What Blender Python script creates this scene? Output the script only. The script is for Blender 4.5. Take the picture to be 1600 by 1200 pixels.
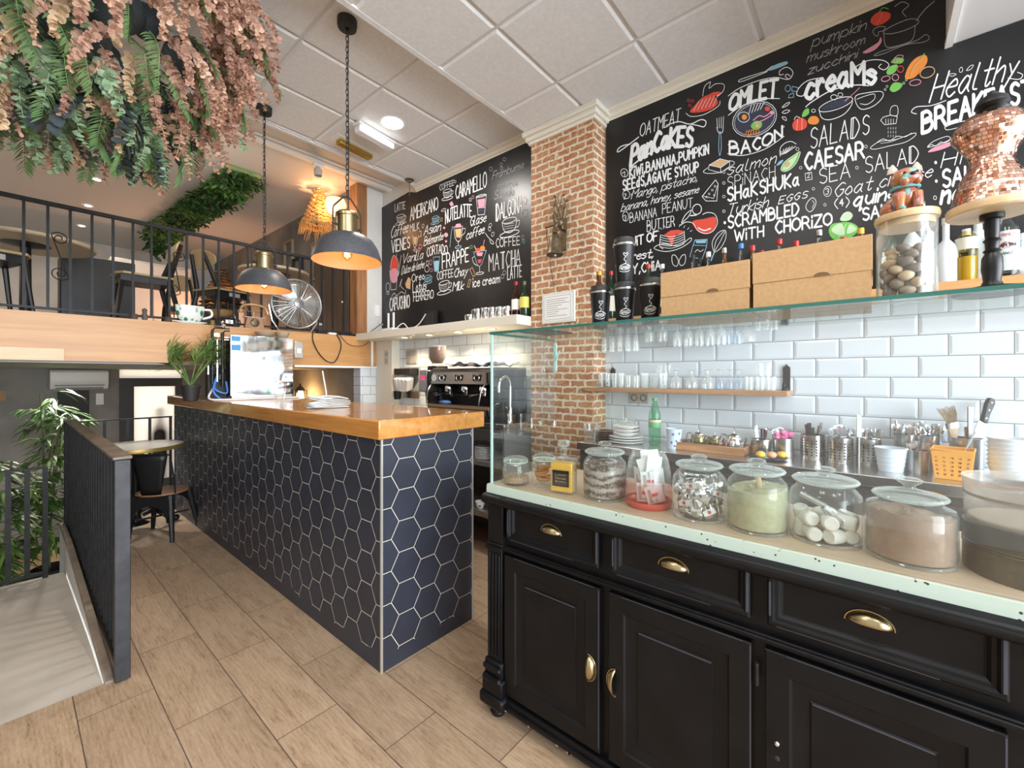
import bpy, math, random
from mathutils import Vector, Matrix
for _o in list(bpy.data.objects): bpy.data.objects.remove(_o)
SC = bpy.context.scene
COL = SC.collection
PI = math.pi
# ---------------------------------------------------------------- camera
FOC, VH, PHI, EYE = 667.0, 588.5, math.atan(565 / 667), 1.4
CP, SP = math.cos(PHI), math.sin(PHI)
cd = bpy.data.cameras.new('camera')
cd.sensor_fit = 'HORIZONTAL'; cd.sensor_width = 36.0
cd.lens = FOC / 1600 * 36.0
cd.shift_y = -(600 - VH) / 1600
cd.clip_start = 0.02
cam = bpy.data.objects.new('camera', cd); COL.objects.link(cam)
cam.location = (0, 0, EYE)
cam.rotation_euler = (PI / 2, 0, math.atan2(SP, CP) - PI / 2)
SC.camera = cam
# ---------------------------------------------------------------- world, light, exposure
w = bpy.data.worlds.new('world'); SC.world = w; w.use_nodes = True
w.node_tree.nodes['Background'].inputs[0].default_value = (0.86, 0.93, 1.0, 1)
w.node_tree.nodes['Background'].inputs[1].default_value = 1.3
SC.view_settings.view_transform = 'Standard'
SC.view_settings.look = 'None'
SC.view_settings.exposure = 1.05
SC.cycles.transparent_max_bounces = 64
SC.cycles.max_bounces = 12
SC.view_settings.gamma = 1.0

def lamp(name, kind, loc, power, color=(1, 1, 1), size=0.1, size_y=None, rot=(0, 0, 0), spot=None):
    d = bpy.data.lights.new(name, kind); d.energy = power; d.color = color
    if kind == 'AREA':
        d.size = size
        if size_y: d.shape = 'RECTANGLE'; d.size_y = size_y
    else:
        d.shadow_soft_size = size
    if spot: d.spot_size = spot; d.spot_blend = 0.6
    o = bpy.data.objects.new(name, d); COL.objects.link(o)
    o.location = loc; o.rotation_euler = rot
    return o

# daylight through the shop front behind the camera (glazed wall at y = -2.6)
lamp('daylight_window', 'AREA', (0.2, -6.0, 2.2), 660, (0.87, 0.935, 1.0), 7.0, 4.0, (PI / 2, 0, 0))
# unseen fill lights added under the front ceiling; cafe downlights follow
for _x, _y in ((0.25, 0.3), (0.25, -1.2), (-1.3, 1.0), (1.0, -1.6)):
    lamp('fill_front', 'AREA', (_x, _y, 3.34), 9, (1, 0.95, 0.88), 0.6)
for _u, _v in ((110, 571), (137, 570), (200, 572)):
    lamp('downlight_lower', 'SPOT', (0.75 if _u > 150 else -0.3 + _u * 0.006, 5.0 if _u > 150 else 6.3, 1.49), 8 if _u > 150 else 46, (1, 0.93, 0.84), 0.05, spot=1.0 if _u > 150 else 2.4)  # third one, over the table, is added to brighten the tabletop
lamp('downlight_bar', 'AREA', (2.03, 3.0, 3.455), 12, (1, 0.95, 0.88), 0.3)
# ---------------------------------------------------------------- pixel helper: where a line of sight meets a real plane
def P(u, v, x=None, y=None, z=None):
    a = (u - 800) / FOC; b = (VH - v) / FOC
    d = (CP + a * SP, SP - a * CP, b)
    if x is not None: t = x / d[0]
    elif y is not None: t = y / d[1]
    else: t = (z - EYE) / d[2]
    return (d[0] * t, d[1] * t, EYE + d[2] * t)
# ---------------------------------------------------------------- mesh builder
class B:
    def __init__(s): s.v = []; s.f = []; s.m = []; s.T = Matrix(); s.mi = 0
    def add(s, vs, fs):
        n = len(s.v)
        s.v += [s.T @ Vector(p) for p in vs]
        s.f += [tuple(i + n for i in f) for f in fs]
        s.m += [s.mi] * len(fs)
        return s
    def box(s, x0, x1, y0, y1, z0, z1):
        vs = [(x, y, z) for z in (z0, z1) for y in (y0, y1) for x in (x0, x1)]
        return s.add(vs, [(0, 2, 3, 1), (4, 5, 7, 6), (0, 1, 5, 4), (2, 6, 7, 3), (0, 4, 6, 2), (1, 3, 7, 5)])
    def cb(s, cx, cy, cz, dx, dy, dz):
        return s.box(cx - dx / 2, cx + dx / 2, cy - dy / 2, cy + dy / 2, cz - dz / 2, cz + dz / 2)
    def tube(s, pts, r, n=8, closed=False):
        pts = [Vector(p) for p in pts]; k = len(pts)
        rs = r if isinstance(r, (list, tuple)) else [r] * k
        vs = []; prev = None
        for i, p in enumerate(pts):
            if closed: t = pts[(i + 1) % k] - pts[i - 1]
            else: t = pts[min(i + 1, k - 1)] - pts[max(i - 1, 0)]
            if t.length < 1e-9: t = Vector((0, 0, 1))
            t.normalize()
            if prev is None:
                a = Vector((0, 0, 1)) if abs(t.z) < 0.9 else Vector((1, 0, 0))
                nx = t.cross(a).normalized()
            else:
                nx = prev - t * prev.dot(t)
                nx = nx.normalized() if nx.length > 1e-6 else t.orthogonal().normalized()
            prev = nx; ny = t.cross(nx)
            for j in range(n):
                q = 2 * PI * j / n
                vs.append(p + (nx * math.cos(q) + ny * math.sin(q)) * rs[i])
        fs = []
        for i in range(k if closed else k - 1):
            a, b = i * n, ((i + 1) % k) * n
            for j in range(n):
                fs.append((a + j, a + (j + 1) % n, b + (j + 1) % n, b + j))
        if not closed:
            fs.append(tuple(range(n - 1, -1, -1))); fs.append(tuple((k - 1) * n + j for j in range(n)))
        return s.add(vs, fs)
    def lathe(s, prof, n=28, c=(0, 0, 0), sx=1, sy=1):
        vs = []; k = len(prof)
        for r, z in prof:
            for j in range(n):
                q = 2 * PI * j / n
                vs.append((c[0] + max(r, 1e-5) * math.cos(q) * sx, c[1] + max(r, 1e-5) * math.sin(q) * sy, c[2] + z))
        fs = []
        for i in range(k - 1):
            for j in range(n):
                fs.append((i * n + j, i * n + (j + 1) % n, (i + 1) * n + (j + 1) % n, (i + 1) * n + j))
        return s.add(vs, fs)
    def prism(s, poly, h0, h1, ax='z'):
        k = len(poly)
        def pt(a, b, h):
            return (a, b, h) if ax == 'z' else ((h, a, b) if ax == 'x' else (a, h, b))
        vs = [pt(a, b, h0) for a, b in poly] + [pt(a, b, h1) for a, b in poly]
        fs = [tuple(range(k - 1, -1, -1)), tuple(range(k, 2 * k))]
        fs += [(i, (i + 1) % k, k + (i + 1) % k, k + i) for i in range(k)]
        return s.add(vs, fs)
    def ball(s, c, r, n=12, m=8, sx=1, sy=1, sz=1):
        prof = [(r * math.sin(PI * i / m), -r * math.cos(PI * i / m) * sz) for i in range(m + 1)]
        return s.lathe(prof, n, c, sx, sy)
    def frame(s, c, u, v):          # local frame from two directions
        u = Vector(u).normalized(); v = Vector(v); v = (v - u * v.dot(u)).normalized(); ww = u.cross(v)
        s.T = Matrix(((u.x, v.x, ww.x, c[0]), (u.y, v.y, ww.y, c[1]), (u.z, v.z, ww.z, c[2]), (0, 0, 0, 1)))
        return s
    def at(s, x=0, y=0, z=0, rz=0, rx=0, ry=0, sc=1):
        s.T = Matrix.Translation((x, y, z)) @ Matrix.Rotation(rz, 4, 'Z') @ Matrix.Rotation(ry, 4, 'Y') @ Matrix.Rotation(rx, 4, 'X') @ Matrix.Scale(sc, 4)
        return s

def obj(name, b, m, parent=None, loc=None, bev=0, ang=38, label=None, rz=0):
    me = bpy.data.meshes.new(name)
    me.from_pydata([tuple(p) for p in b.v], [], b.f)
    ms = m if isinstance(m, (list, tuple)) else [m]
    for q in ms: me.materials.append(q)
    if len(ms) > 1: me.polygons.foreach_set('material_index', b.m)
    me.polygons.foreach_set('use_smooth', [True] * len(me.polygons))
    me.update()
    me.set_sharp_from_angle(angle=math.radians(ang))
    o = bpy.data.objects.new(name, me); COL.objects.link(o)
    if parent: o.parent = parent
    if loc: o.location = loc
    if rz: o.rotation_euler.z = rz
    if bev:
        md = o.modifiers.new('bevel', 'BEVEL'); md.width = bev; md.segments = 2; md.limit_method = 'ANGLE'
        md.angle_limit = math.radians(40)
    if label: o['label'] = label
    return o

def tag(o, label, cat, group=None):
    o['label'] = label; o['category'] = cat
    if group: o['group'] = group
    return o

def thing(name, label, cat, loc=(0, 0, 0), rz=0, group=None):
    o = bpy.data.objects.new(name, None); COL.objects.link(o)
    o.empty_display_size = 0.05
    o.location = loc; o.rotation_euler = (0, 0, rz)
    return tag(o, label, cat, group)

def struct(name, b, m, parent=None, **k):
    o = obj(name, b, m, parent, **k)
    if not parent: o['kind'] = 'structure'
    return o

def dup(o, loc=None, rz=None, label=None, sc=None, parent=None):
    c = o.copy(); COL.objects.link(c)
    if parent: c.parent = parent
    for ch in list(o.children): dup(ch, parent=c)
    if loc is not None: c.location = loc
    if rz is not None: c.rotation_euler = (0, 0, rz)
    if sc is not None: c.scale = (sc, sc, sc) if not isinstance(sc, tuple) else sc
    if label: c['label'] = label
    return c

def catmull(pts, k=5, closed=False):
    n = len(pts); out = []
    if n < 3: return list(pts)
    for i in range(n if closed else n - 1):
        p1, p2 = pts[i], pts[(i + 1) % n]
        p0 = pts[i - 1] if (i > 0 or closed) else p1
        p3 = pts[(i + 2) % n] if (i + 2 < n or closed) else p2
        for j in range(k):
            t = j / k
            out.append(tuple(0.5 * (2 * b + (c - a) * t + (2 * a - 5 * b + 4 * c - d) * t * t + (3 * b - a - 3 * c + d) * t ** 3)
                             for a, b, c, d in zip(p0, p1, p2, p3)))
    if not closed: out.append(tuple(pts[-1]))
    return out
# ---------------------------------------------------------------- materials
MATS = {}
def mat(name, col=(0.8, 0.8, 0.8), rough=0.5, metal=0.0, em=None, es=0, coat=0, spec=None):
    if name in MATS: return MATS[name]
    m = bpy.data.materials.new(name); m.use_nodes = True
    p = m.node_tree.nodes['Principled BSDF']
    p.inputs['Base Color'].default_value = (*col, 1)
    p.inputs['Roughness'].default_value = rough
    p.inputs['Metallic'].default_value = metal
    if coat: p.inputs['Coat Weight'].default_value = coat
    if spec is not None: p.inputs['Specular IOR Level'].default_value = spec
    if em:
        p.inputs['Emission Color'].default_value = (*em, 1); p.inputs['Emission Strength'].default_value = es
    MATS[name] = m
    return m

class N:
    """small node-tree helper"""
    def __init__(s, m):
        s.t = m.node_tree; s.p = s.t.nodes['Principled BSDF']
        s.tc = s.new('ShaderNodeTexCoord')
    def new(s, ty, **k):
        n = s.t.nodes.new(ty)
        for a, b in k.items(): setattr(n, a, b)
        return n
    def link(s, a, b): s.t.links.new(a, b)
    def val(s, sock, v):
        if hasattr(v, 'links'): s.link(v, sock)
        else: sock.default_value = v
    def m(s, op, a, b=None, c=None):
        n = s.new('ShaderNodeMath', operation=op)
        s.val(n.inputs[0], a)
        if b is not None: s.val(n.inputs[1], b)
        if c is not None: s.val(n.inputs[2], c)
        return n.outputs[0]
    def coords(s, order='xyz', scale=(1, 1, 1), off=(0, 0, 0), src='Object'):
        sp = s.new('ShaderNodeSeparateXYZ'); s.link(s.tc.outputs[src], sp.inputs[0])
        cx = s.new('ShaderNodeCombineXYZ')
        for i, ch in enumerate(order):
            if ch != '0': s.link(sp.outputs['xyz'.index(ch)], cx.inputs[i])
        mp = s.new('ShaderNodeMapping'); s.link(cx.outputs[0], mp.inputs[0])
        mp.inputs['Scale'].default_value = scale; mp.inputs['Location'].default_value = off
        return mp.outputs[0]
    def noise(s, vec, scale=5, detail=4, rough=0.55, dist=0):
        n = s.new('ShaderNodeTexNoise'); s.link(vec, n.inputs['Vector'])
        n.inputs['Scale'].default_value = scale; n.inputs['Detail'].default_value = detail
        n.inputs['Roughness'].default_value = rough; n.inputs['Distortion'].default_value = dist
        return n.outputs['Fac']
    def ramp(s, fac, stops):
        n = s.new('ShaderNodeValToRGB'); s.link(fac, n.inputs[0])
        e = n.color_ramp.elements
        while len(e) < len(stops): e.new(0.5)
        for q, (pos, c) in zip(e, stops): q.position = pos; q.color = (*c, 1)
        return n.outputs[0]
    def mix(s, fac, a, b, mode='MIX'):
        n = s.new('ShaderNodeMix', data_type='RGBA', blend_type=mode)
        s.val(n.inputs[0], fac)
        for i, v in ((6, a), (7, b)):
            if hasattr(v, 'links'): s.link(v, n.inputs[i])
            else: n.inputs[i].default_value = (*v, 1)
        return n.outputs[2]
    def col(s, c): s.link(c, s.p.inputs['Base Color'])
    def bump(s, h, strength=0.3, dist=0.01):
        n = s.new('ShaderNodeBump'); s.link(h, n.inputs['Height'])
        n.inputs['Strength'].default_value = strength; n.inputs['Distance'].default_value = dist
        s.link(n.outputs[0], s.p.inputs['Normal'])
    def brick(s, vec, c1, c2, mortar, bw, bh, ms, off=0.5, smooth=0.1, bias=0):
        n = s.new('ShaderNodeTexBrick'); s.link(vec, n.inputs['Vector'])
        n.offset = off; n.offset_frequency = 2
        for i, v in ((1, c1), (2, c2), (3, mortar)):
            if hasattr(v, 'links'): s.link(v, n.inputs[i])
            else: n.inputs[i].default_value = (*v, 1)
        n.inputs['Scale'].default_value = 1; n.inputs['Mortar Size'].default_value = ms
        n.inputs['Mortar Smooth'].default_value = smooth; n.inputs['Bias'].default_value = bias
        n.inputs['Brick Width'].default_value = bw; n.inputs['Row Height'].default_value = bh
        return n

def noisy(name, c1, c2, scale=6, rough=0.6, stretch=(1, 1, 1), metal=0, bump=0, detail=5, lo=0.35, hi=0.65, coat=0):
    if name in MATS: return MATS[name]
    m = mat(name, c1, rough, metal, coat=coat); n = N(m)
    f = n.noise(n.coords('xyz', stretch), scale, detail)
    n.col(n.ramp(f, [(lo, c1), (hi, c2)]))
    if bump: n.bump(f, bump, 0.004)
    return m

def glass(name, tint=(0.97, 0.99, 0.985), gloss=1.0, edge=(0.75, 0.85, 0.83), ior=1.45, rough=0.0, milk=0.0, refl=0.75):
    if name in MATS: return MATS[name]
    m = bpy.data.materials.new(name); m.use_nodes = True; t = m.node_tree
    t.nodes.remove(t.nodes['Principled BSDF']); out = t.nodes['Material Output']
    tr = t.nodes.new('ShaderNodeBsdfTransparent'); gl = t.nodes.new('ShaderNodeBsdfGlossy')
    gl.inputs['Roughness'].default_value = rough; gl.inputs[0].default_value = (gloss, gloss, gloss, 1)
    lw = t.nodes.new('ShaderNodeLayerWeight'); lw.inputs[0].default_value = 0.5
    pw = t.nodes.new('ShaderNodeMath'); pw.operation = 'POWER'; t.links.new(lw.outputs['Facing'], pw.inputs[0]); pw.inputs[1].default_value = 3.6
    fr = t.nodes.new('ShaderNodeMath'); fr.operation = 'MULTIPLY_ADD'; t.links.new(pw.outputs[0], fr.inputs[0])
    r0 = ((ior - 1) / (ior + 1)) ** 2; fr.inputs[1].default_value = refl; fr.inputs[2].default_value = r0
    mc = t.nodes.new('ShaderNodeMix'); mc.data_type = 'RGBA'
    t.links.new(pw.outputs[0], mc.inputs[0])
    mc.inputs[6].default_value = (*tint, 1); mc.inputs[7].default_value = (*edge, 1)
    t.links.new(mc.outputs[2], tr.inputs[0])
    mx = t.nodes.new('ShaderNodeMixShader')
    t.links.new(fr.outputs[0], mx.inputs[0]); t.links.new(tr.outputs[0], mx.inputs[1]); t.links.new(gl.outputs[0], mx.inputs[2])
    last = mx
    if milk:      # diffuse white mixed in, strongest at edges, imitating light scattered by the glass
        df = t.nodes.new('ShaderNodeBsdfDiffuse'); df.inputs[0].default_value = (0.86, 0.91, 0.90, 1)
        mf = t.nodes.new('ShaderNodeMath'); mf.operation = 'MULTIPLY_ADD'; t.links.new(lw.outputs['Facing'], mf.inputs[0]); mf.inputs[1].default_value = milk; mf.inputs[2].default_value = milk * 0.15
        last = t.nodes.new('ShaderNodeMixShader'); t.links.new(mf.outputs[0], last.inputs[0]); t.links.new(mx.outputs[0], last.inputs[1]); t.links.new(df.outputs[0], last.inputs[2])
    t.links.new(last.outputs[0], out.inputs[0])
    MATS[name] = m
    return m

def wood(name, c1, c2, axis='x', scale=1.0, rough=0.4, coat=0.0, board=None):
    """grain runs along the given axis"""
    if name in MATS: return MATS[name]
    m = mat(name, c1, rough, coat=coat); n = N(m)
    st = {'x': (1.2, 16, 16), 'y': (16, 1.2, 16), 'z': (16, 16, 1.2)}[axis]
    v = n.coords('xyz', tuple(q * scale for q in st))
    f = n.noise(v, 2.2, 6, 0.6, 0.6)
    g = n.noise(n.coords('xyz', tuple(q * scale * 0.25 for q in st)), 2.0, 3)
    f2 = n.m('ADD', n.m('MULTIPLY', f, 0.65), n.m('MULTIPLY', g, 0.35))
    n.col(n.ramp(f2, [(0.36, c1), (0.64, c2)]))
    n.bump(f, 0.08, 0.003)
    return m
# shared materials
WHITE = mat('white_paint', (0.80, 0.78, 0.74), 0.6)
CREAM = mat('cream_paint', (0.76, 0.72, 0.62), 0.55)
CEILM = noisy('ceiling_tile', (0.70, 0.70, 0.70), (0.76, 0.76, 0.76), 40, 0.75, bump=0.15)
CEILB = mat('ceiling_grid', (0.62, 0.60, 0.57), 0.7)
BLACK = mat('black_satin', (0.009, 0.009, 0.010), 0.38, spec=0.35)
BLKMAT = mat('black_matte', (0.018, 0.017, 0.016), 0.6)
IRON = noisy('black_iron', (0.008, 0.008, 0.009), (0.018, 0.017, 0.016), 30, 0.5)
IRON.node_tree.nodes['Principled BSDF'].inputs['Specular IOR Level'].default_value = 0.3
STEEL = mat('brushed_steel', (0.62, 0.62, 0.62), 0.25, 1.0)
MIRROR = mat('polished_steel', (0.88, 0.89, 0.9), 0.05, 1.0)
CHROME = mat('chrome', (0.8, 0.8, 0.8), 0.12, 1.0)
BRASS = mat('antique_brass', (0.46, 0.375, 0.215), 0.28, 1.0)
BRONZE = noisy('aged_bronze', (0.10, 0.075, 0.045), (0.20, 0.155, 0.09), 60, 0.45, metal=0.7)
GLASS = glass('clear_glass', (0.985, 0.995, 0.99), 1.0, (0.66, 0.73, 0.72), milk=0.10)
GLASS2 = glass('thin_glass', (0.995, 1.0, 1.0), 1.0, (0.60, 0.66, 0.68), 1.45, milk=0.22)
PANEG = glass('glass_pane', (0.965, 0.985, 0.98), 1.0, (0.9, 0.96, 0.95), 1.7)
TGLASS = glass('thick_glass', (0.93, 0.96, 0.95), 1, (0.5, 0.58, 0.56), 1.6, milk=0.35)
LIDG = glass('lid_glass', (0.95, 0.975, 0.965), 1, (0.62, 0.70, 0.67), 1.5, milk=0.17)
GEDGE = mat('green_glass_edge', (0.02, 0.13, 0.105), 0.2, coat=0.5)
GEDGEV = mat('pale_glass_edge', (0.40, 0.62, 0.58), 0.2)
PORC = mat('white_porcelain', (0.82, 0.82, 0.80), 0.2)
PAPER = mat('white_paper', (0.82, 0.82, 0.80), 0.8)
CARD = noisy('brown_cardboard', (0.44, 0.27, 0.13), (0.50, 0.31, 0.15), 90, 0.85)
PLASTW = mat('white_plastic', (0.78, 0.78, 0.77), 0.4)
RUBBER = mat('black_rubber', (0.015, 0.015, 0.015), 0.7)
RED = mat('red_plastic', (0.5, 0.02, 0.02), 0.35)
YEL = mat('yellow_plastic', (0.75, 0.45, 0.03), 0.4)
BLUEP = mat('blue_plastic', (0.05, 0.2, 0.6), 0.4)
LTWOOD = wood('light_wood', (0.55, 0.38, 0.20), (0.66, 0.48, 0.28), 'x', 2)
SHELFW = wood('shelf_wood', (0.32, 0.16, 0.07), (0.48, 0.27, 0.13), 'y', 1)
BARTOP = wood('bar_wood', (0.42, 0.17, 0.035), (0.60, 0.28, 0.07), 'y', 0.8, 0.22, coat=0.5)
BEAMW = wood('beam_wood', (0.44, 0.21, 0.07), (0.56, 0.30, 0.115), 'x', 0.7, 0.4)
DKWOOD = wood('dark_wood', (0.045, 0.035, 0.028), (0.11, 0.085, 0.065), 'z', 1, 0.6)
POSTW = wood('post_wood', (0.20, 0.085, 0.03), (0.42, 0.20, 0.08), 'z', 0.7, 0.5)
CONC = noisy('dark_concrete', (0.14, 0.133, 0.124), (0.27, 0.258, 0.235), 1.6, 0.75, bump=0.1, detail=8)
LCONC = noisy('stair_concrete', (0.50, 0.44, 0.37), (0.60, 0.54, 0.46), 3.0, 0.7, detail=5)
PLASTER = noisy('rough_plaster', (0.62, 0.58, 0.52), (0.72, 0.69, 0.64), 9, 0.8, bump=0.2)
PLWHITE = noisy('white_plaster', (0.60, 0.585, 0.55), (0.66, 0.645, 0.61), 2.0, 0.7)

def plank_floor():
    m = mat('wood_look_floor_tiles', (0.4, 0.3, 0.2), 0.42); n = N(m)
    v = n.coords('yx0', (1, 1, 1), (-0.68, -0.182, 0))
    b = n.brick(v, (0.0, 0.0, 0.0), (1, 1, 1), (0.5, 0.5, 0.5), 0.715, 0.243, 0.0019, 0.5, 0.0)
    # per-plank offset so that the grain breaks at the joints
    ad = n.new('ShaderNodeVectorMath', operation='MULTIPLY_ADD')
    n.link(b.outputs['Color'], ad.inputs[0]); ad.inputs[1].default_value = (7, 13, 3)
    n.link(n.coords('xyz', (9, 1.5, 1)), ad.inputs[2])
    g = n.noise(ad.outputs[0], 2.0, 8, 0.62, 1.6)
    ad2 = n.new('ShaderNodeVectorMath', operation='MULTIPLY_ADD')
    n.link(b.outputs['Color'], ad2.inputs[0]); ad2.inputs[1].default_value = (3, 5, 3)
    n.link(n.coords('xyz', (64, 7, 1)), ad2.inputs[2])
    g2 = n.noise(ad2.outputs[0], 3.0, 6, 0.72, 1.4)
    wv = n.new('ShaderNodeTexWave'); n.link(ad.outputs[0], wv.inputs['Vector']); wv.inputs['Scale'].default_value = 2.2
    wv.inputs['Distortion'].default_value = 9; wv.inputs['Detail'].default_value = 3; wv.inputs['Detail Scale'].default_value = 1.2
    f = n.m('ADD', n.m('ADD', n.m('MULTIPLY', g, 0.42), n.m('MULTIPLY', g2, 0.53)), n.m('MULTIPLY', wv.outputs['Fac'], 0.05))
    c = n.ramp(f, [(0.36, (0.25, 0.158, 0.092)), (0.45, (0.42, 0.29, 0.185)), (0.54, (0.50, 0.355, 0.235)), (0.64, (0.57, 0.42, 0.29))])
    hs = n.new('ShaderNodeHueSaturation'); n.link(c, hs.inputs['Color'])
    n.link(n.m('ADD', n.m('MULTIPLY', b.outputs['Color'], 0.22), 0.86), hs.inputs['Value'])
    n.col(n.mix(b.outputs['Fac'], hs.outputs[0], (0.10, 0.075, 0.058)))
    n.bump(n.m('SUBTRACT', n.m('MULTIPLY', f, 0.25), b.outputs['Fac']), 0.25, 0.004)
    return m
FLOORM = plank_floor()

def hex_tiles():
    m = mat('hexagon_tiles', (0.03, 0.032, 0.04), 0.42); n = N(m)
    H = 0.1525
    geo = n.new('ShaderNodeNewGeometry')
    sn = n.new('ShaderNodeSeparateXYZ'); n.link(geo.outputs['Normal'], sn.inputs[0])
    sp = n.new('ShaderNodeSeparateXYZ'); n.link(n.tc.outputs['Object'], sp.inputs[0])
    side = n.m('GREATER_THAN', n.m('ABSOLUTE', sn.outputs[0]), 0.7)
    along = n.m('ADD', n.m('MULTIPLY', side, n.m('ADD', sp.outputs[1], 0.132)),
                n.m('MULTIPLY', n.m('SUBTRACT', 1.0, side), n.m('ADD', sp.outputs[0], 0.422)))
    px = n.m('DIVIDE', n.m('SUBTRACT', sp.outputs[2], 0.007), H); py = n.m('DIVIDE', n.m('ADD', along, 0.0), H)
    S3 = math.sqrt(3)
    def cell(ox, oy):
        ax = n.m('SUBTRACT', n.m('FLOORED_MODULO', n.m('ADD', px, ox), 1.0), 0.5)
        ay = n.m('SUBTRACT', n.m('FLOORED_MODULO', n.m('ADD', py, oy), S3), S3 / 2)
        ax = n.m('ABSOLUTE', ax); ay = n.m('ABSOLUTE', ay)
        return n.m('MAXIMUM', ax, n.m('ADD', n.m('MULTIPLY', ax, 0.5), n.m('MULTIPLY', ay, S3 / 2)))
    d = n.m('MINIMUM', cell(0, 0), cell(0.5, S3 / 2))
    line = n.m('GREATER_THAN', d, 0.5 - 0.0115)
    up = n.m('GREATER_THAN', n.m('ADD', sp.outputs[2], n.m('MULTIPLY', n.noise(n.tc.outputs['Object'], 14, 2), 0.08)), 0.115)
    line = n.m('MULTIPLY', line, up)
    nz = n.noise(n.coords('xyz'), 3, 3)
    base = n.ramp(nz, [(0.3, (0.024, 0.027, 0.040)), (0.7, (0.034, 0.039, 0.058))])
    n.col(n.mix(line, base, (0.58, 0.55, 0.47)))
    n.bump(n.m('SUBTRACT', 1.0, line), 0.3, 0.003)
    return m
HEXM = hex_tiles()

def subway(name, order, warm=(0.67, 0.735, 0.80)):
    m = mat(name, warm, 0.14); n = N(m)
    v = n.coords(order, (1, 1, 1), (0.065, 0.052, 0))
    b = n.brick(v, warm, tuple(q * 0.97 for q in warm), (0.18, 0.19, 0.20), 0.207, 0.1035, 0.0019, 0.5, 0.0)
    bb = n.brick(v, (1, 1, 1), (1, 1, 1), (0, 0, 0), 0.207, 0.1035, 0.016, 0.5, 1.0)
    n.col(b.outputs['Color'])
    n.bump(n.m('SUBTRACT', 1.0, bb.outputs['Fac']), 0.65, 0.005)
    return m
SUBW = subway('white_metro_tiles', 'yz0')
SUBX = subway('white_metro_tiles_end', 'xz0')

def bricks():
    m = mat('red_brick', (0.4, 0.2, 0.1), 0.85); n = N(m)
    geo = n.new('ShaderNodeNewGeometry')
    sn = n.new('ShaderNodeSeparateXYZ'); n.link(geo.outputs['Normal'], sn.inputs[0])
    sp = n.new('ShaderNodeSeparateXYZ'); n.link(n.tc.outputs['Object'], sp.inputs[0])
    side = n.m('GREATER_THAN', n.m('ABSOLUTE', sn.outputs[0]), 0.7)
    al = n.m('ADD', n.m('MULTIPLY', side, sp.outputs[1]), n.m('MULTIPLY', n.m('SUBTRACT', 1.0, side), sp.outputs[0]))
    cx = n.new('ShaderNodeCombineXYZ'); n.link(al, cx.inputs[0]); n.link(sp.outputs[2], cx.inputs[1])
    wob = n.new('ShaderNodeTexNoise'); n.link(n.tc.outputs['Object'], wob.inputs['Vector']); wob.inputs['Scale'].default_value = 30
    wob.inputs['Detail'].default_value = 3
    ad = n.new('ShaderNodeVectorMath', operation='MULTIPLY_ADD')
    n.link(wob.outputs['Color'], ad.inputs[0]); ad.inputs[1].default_value = (0.036, 0.030, 0); n.link(cx.outputs[0], ad.inputs[2])
    nz = n.noise(n.coords('xyz'), 30, 6)
    nz2 = n.noise(n.coords('xyz'), 7, 3)
    c1 = n.ramp(nz, [(0.3, (0.27, 0.10, 0.04)), (0.52, (0.45, 0.21, 0.095)), (0.72, (0.62, 0.42, 0.26))])
    c2 = n.ramp(nz2, [(0.35, (0.34, 0.13, 0.06)), (0.65, (0.50, 0.27, 0.13))])
    mo = n.ramp(nz, [(0.3, (0.60, 0.50, 0.36)), (0.7, (0.74, 0.65, 0.51))])
    b = n.brick(ad.outputs[0], c1, c2, mo, 0.130, 0.0515, 0.0092, 0.5, 0.3)
    n.col(b.outputs['Color'])
    n.bump(n.m('SUBTRACT', n.m('MULTIPLY', nz, 0.35), b.outputs['Fac']), 0.7, 0.012)
    return m
BRICKM = bricks()

def board_paint():
    m = mat('chalkboard_paint', (0.012, 0.012, 0.013), 0.33); n = N(m)
    f = n.noise(n.coords('xyz'), 2.0, 5)
    n.col(n.ramp(f, [(0.4, (0.007, 0.007, 0.008)), (0.75, (0.02, 0.02, 0.021))]))
    return m
BOARDM = board_paint()
def chalk(name, c): return mat('chalk_' + name, c, 0.85, spec=0.1)
CH = [chalk('white', (0.80, 0.82, 0.82)), chalk('dim', (0.42, 0.42, 0.44)), chalk('red', (0.70, 0.09, 0.06)), chalk('orange', (0.75, 0.27, 0.06)),
      chalk('green', (0.20, 0.52, 0.12)), chalk('pink', (0.72, 0.33, 0.42)), chalk('blue', (0.28, 0.50, 0.62)), chalk('tan', (0.62, 0.42, 0.22)),
      chalk('mint', (0.55, 0.72, 0.45)), chalk('slate', (0.05, 0.055, 0.08))]
W_, DIM, CRED, ORG, GRN, PNK, BLU, TAN, MNT, SLT = range(10)
# ---------------------------------------------------------------- structure
XW = 2.9                       # right wall
ZC, ZF, ZM = 3.37, 3.49, 3.60  # front, bar and mezzanine ceilings
struct('floor', B().box(0.312, XW, 2.68, 5.72, -0.14, 0).box(-2.6, XW, -2.7, 2.68, -0.14, 0), FLOORM)
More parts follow.
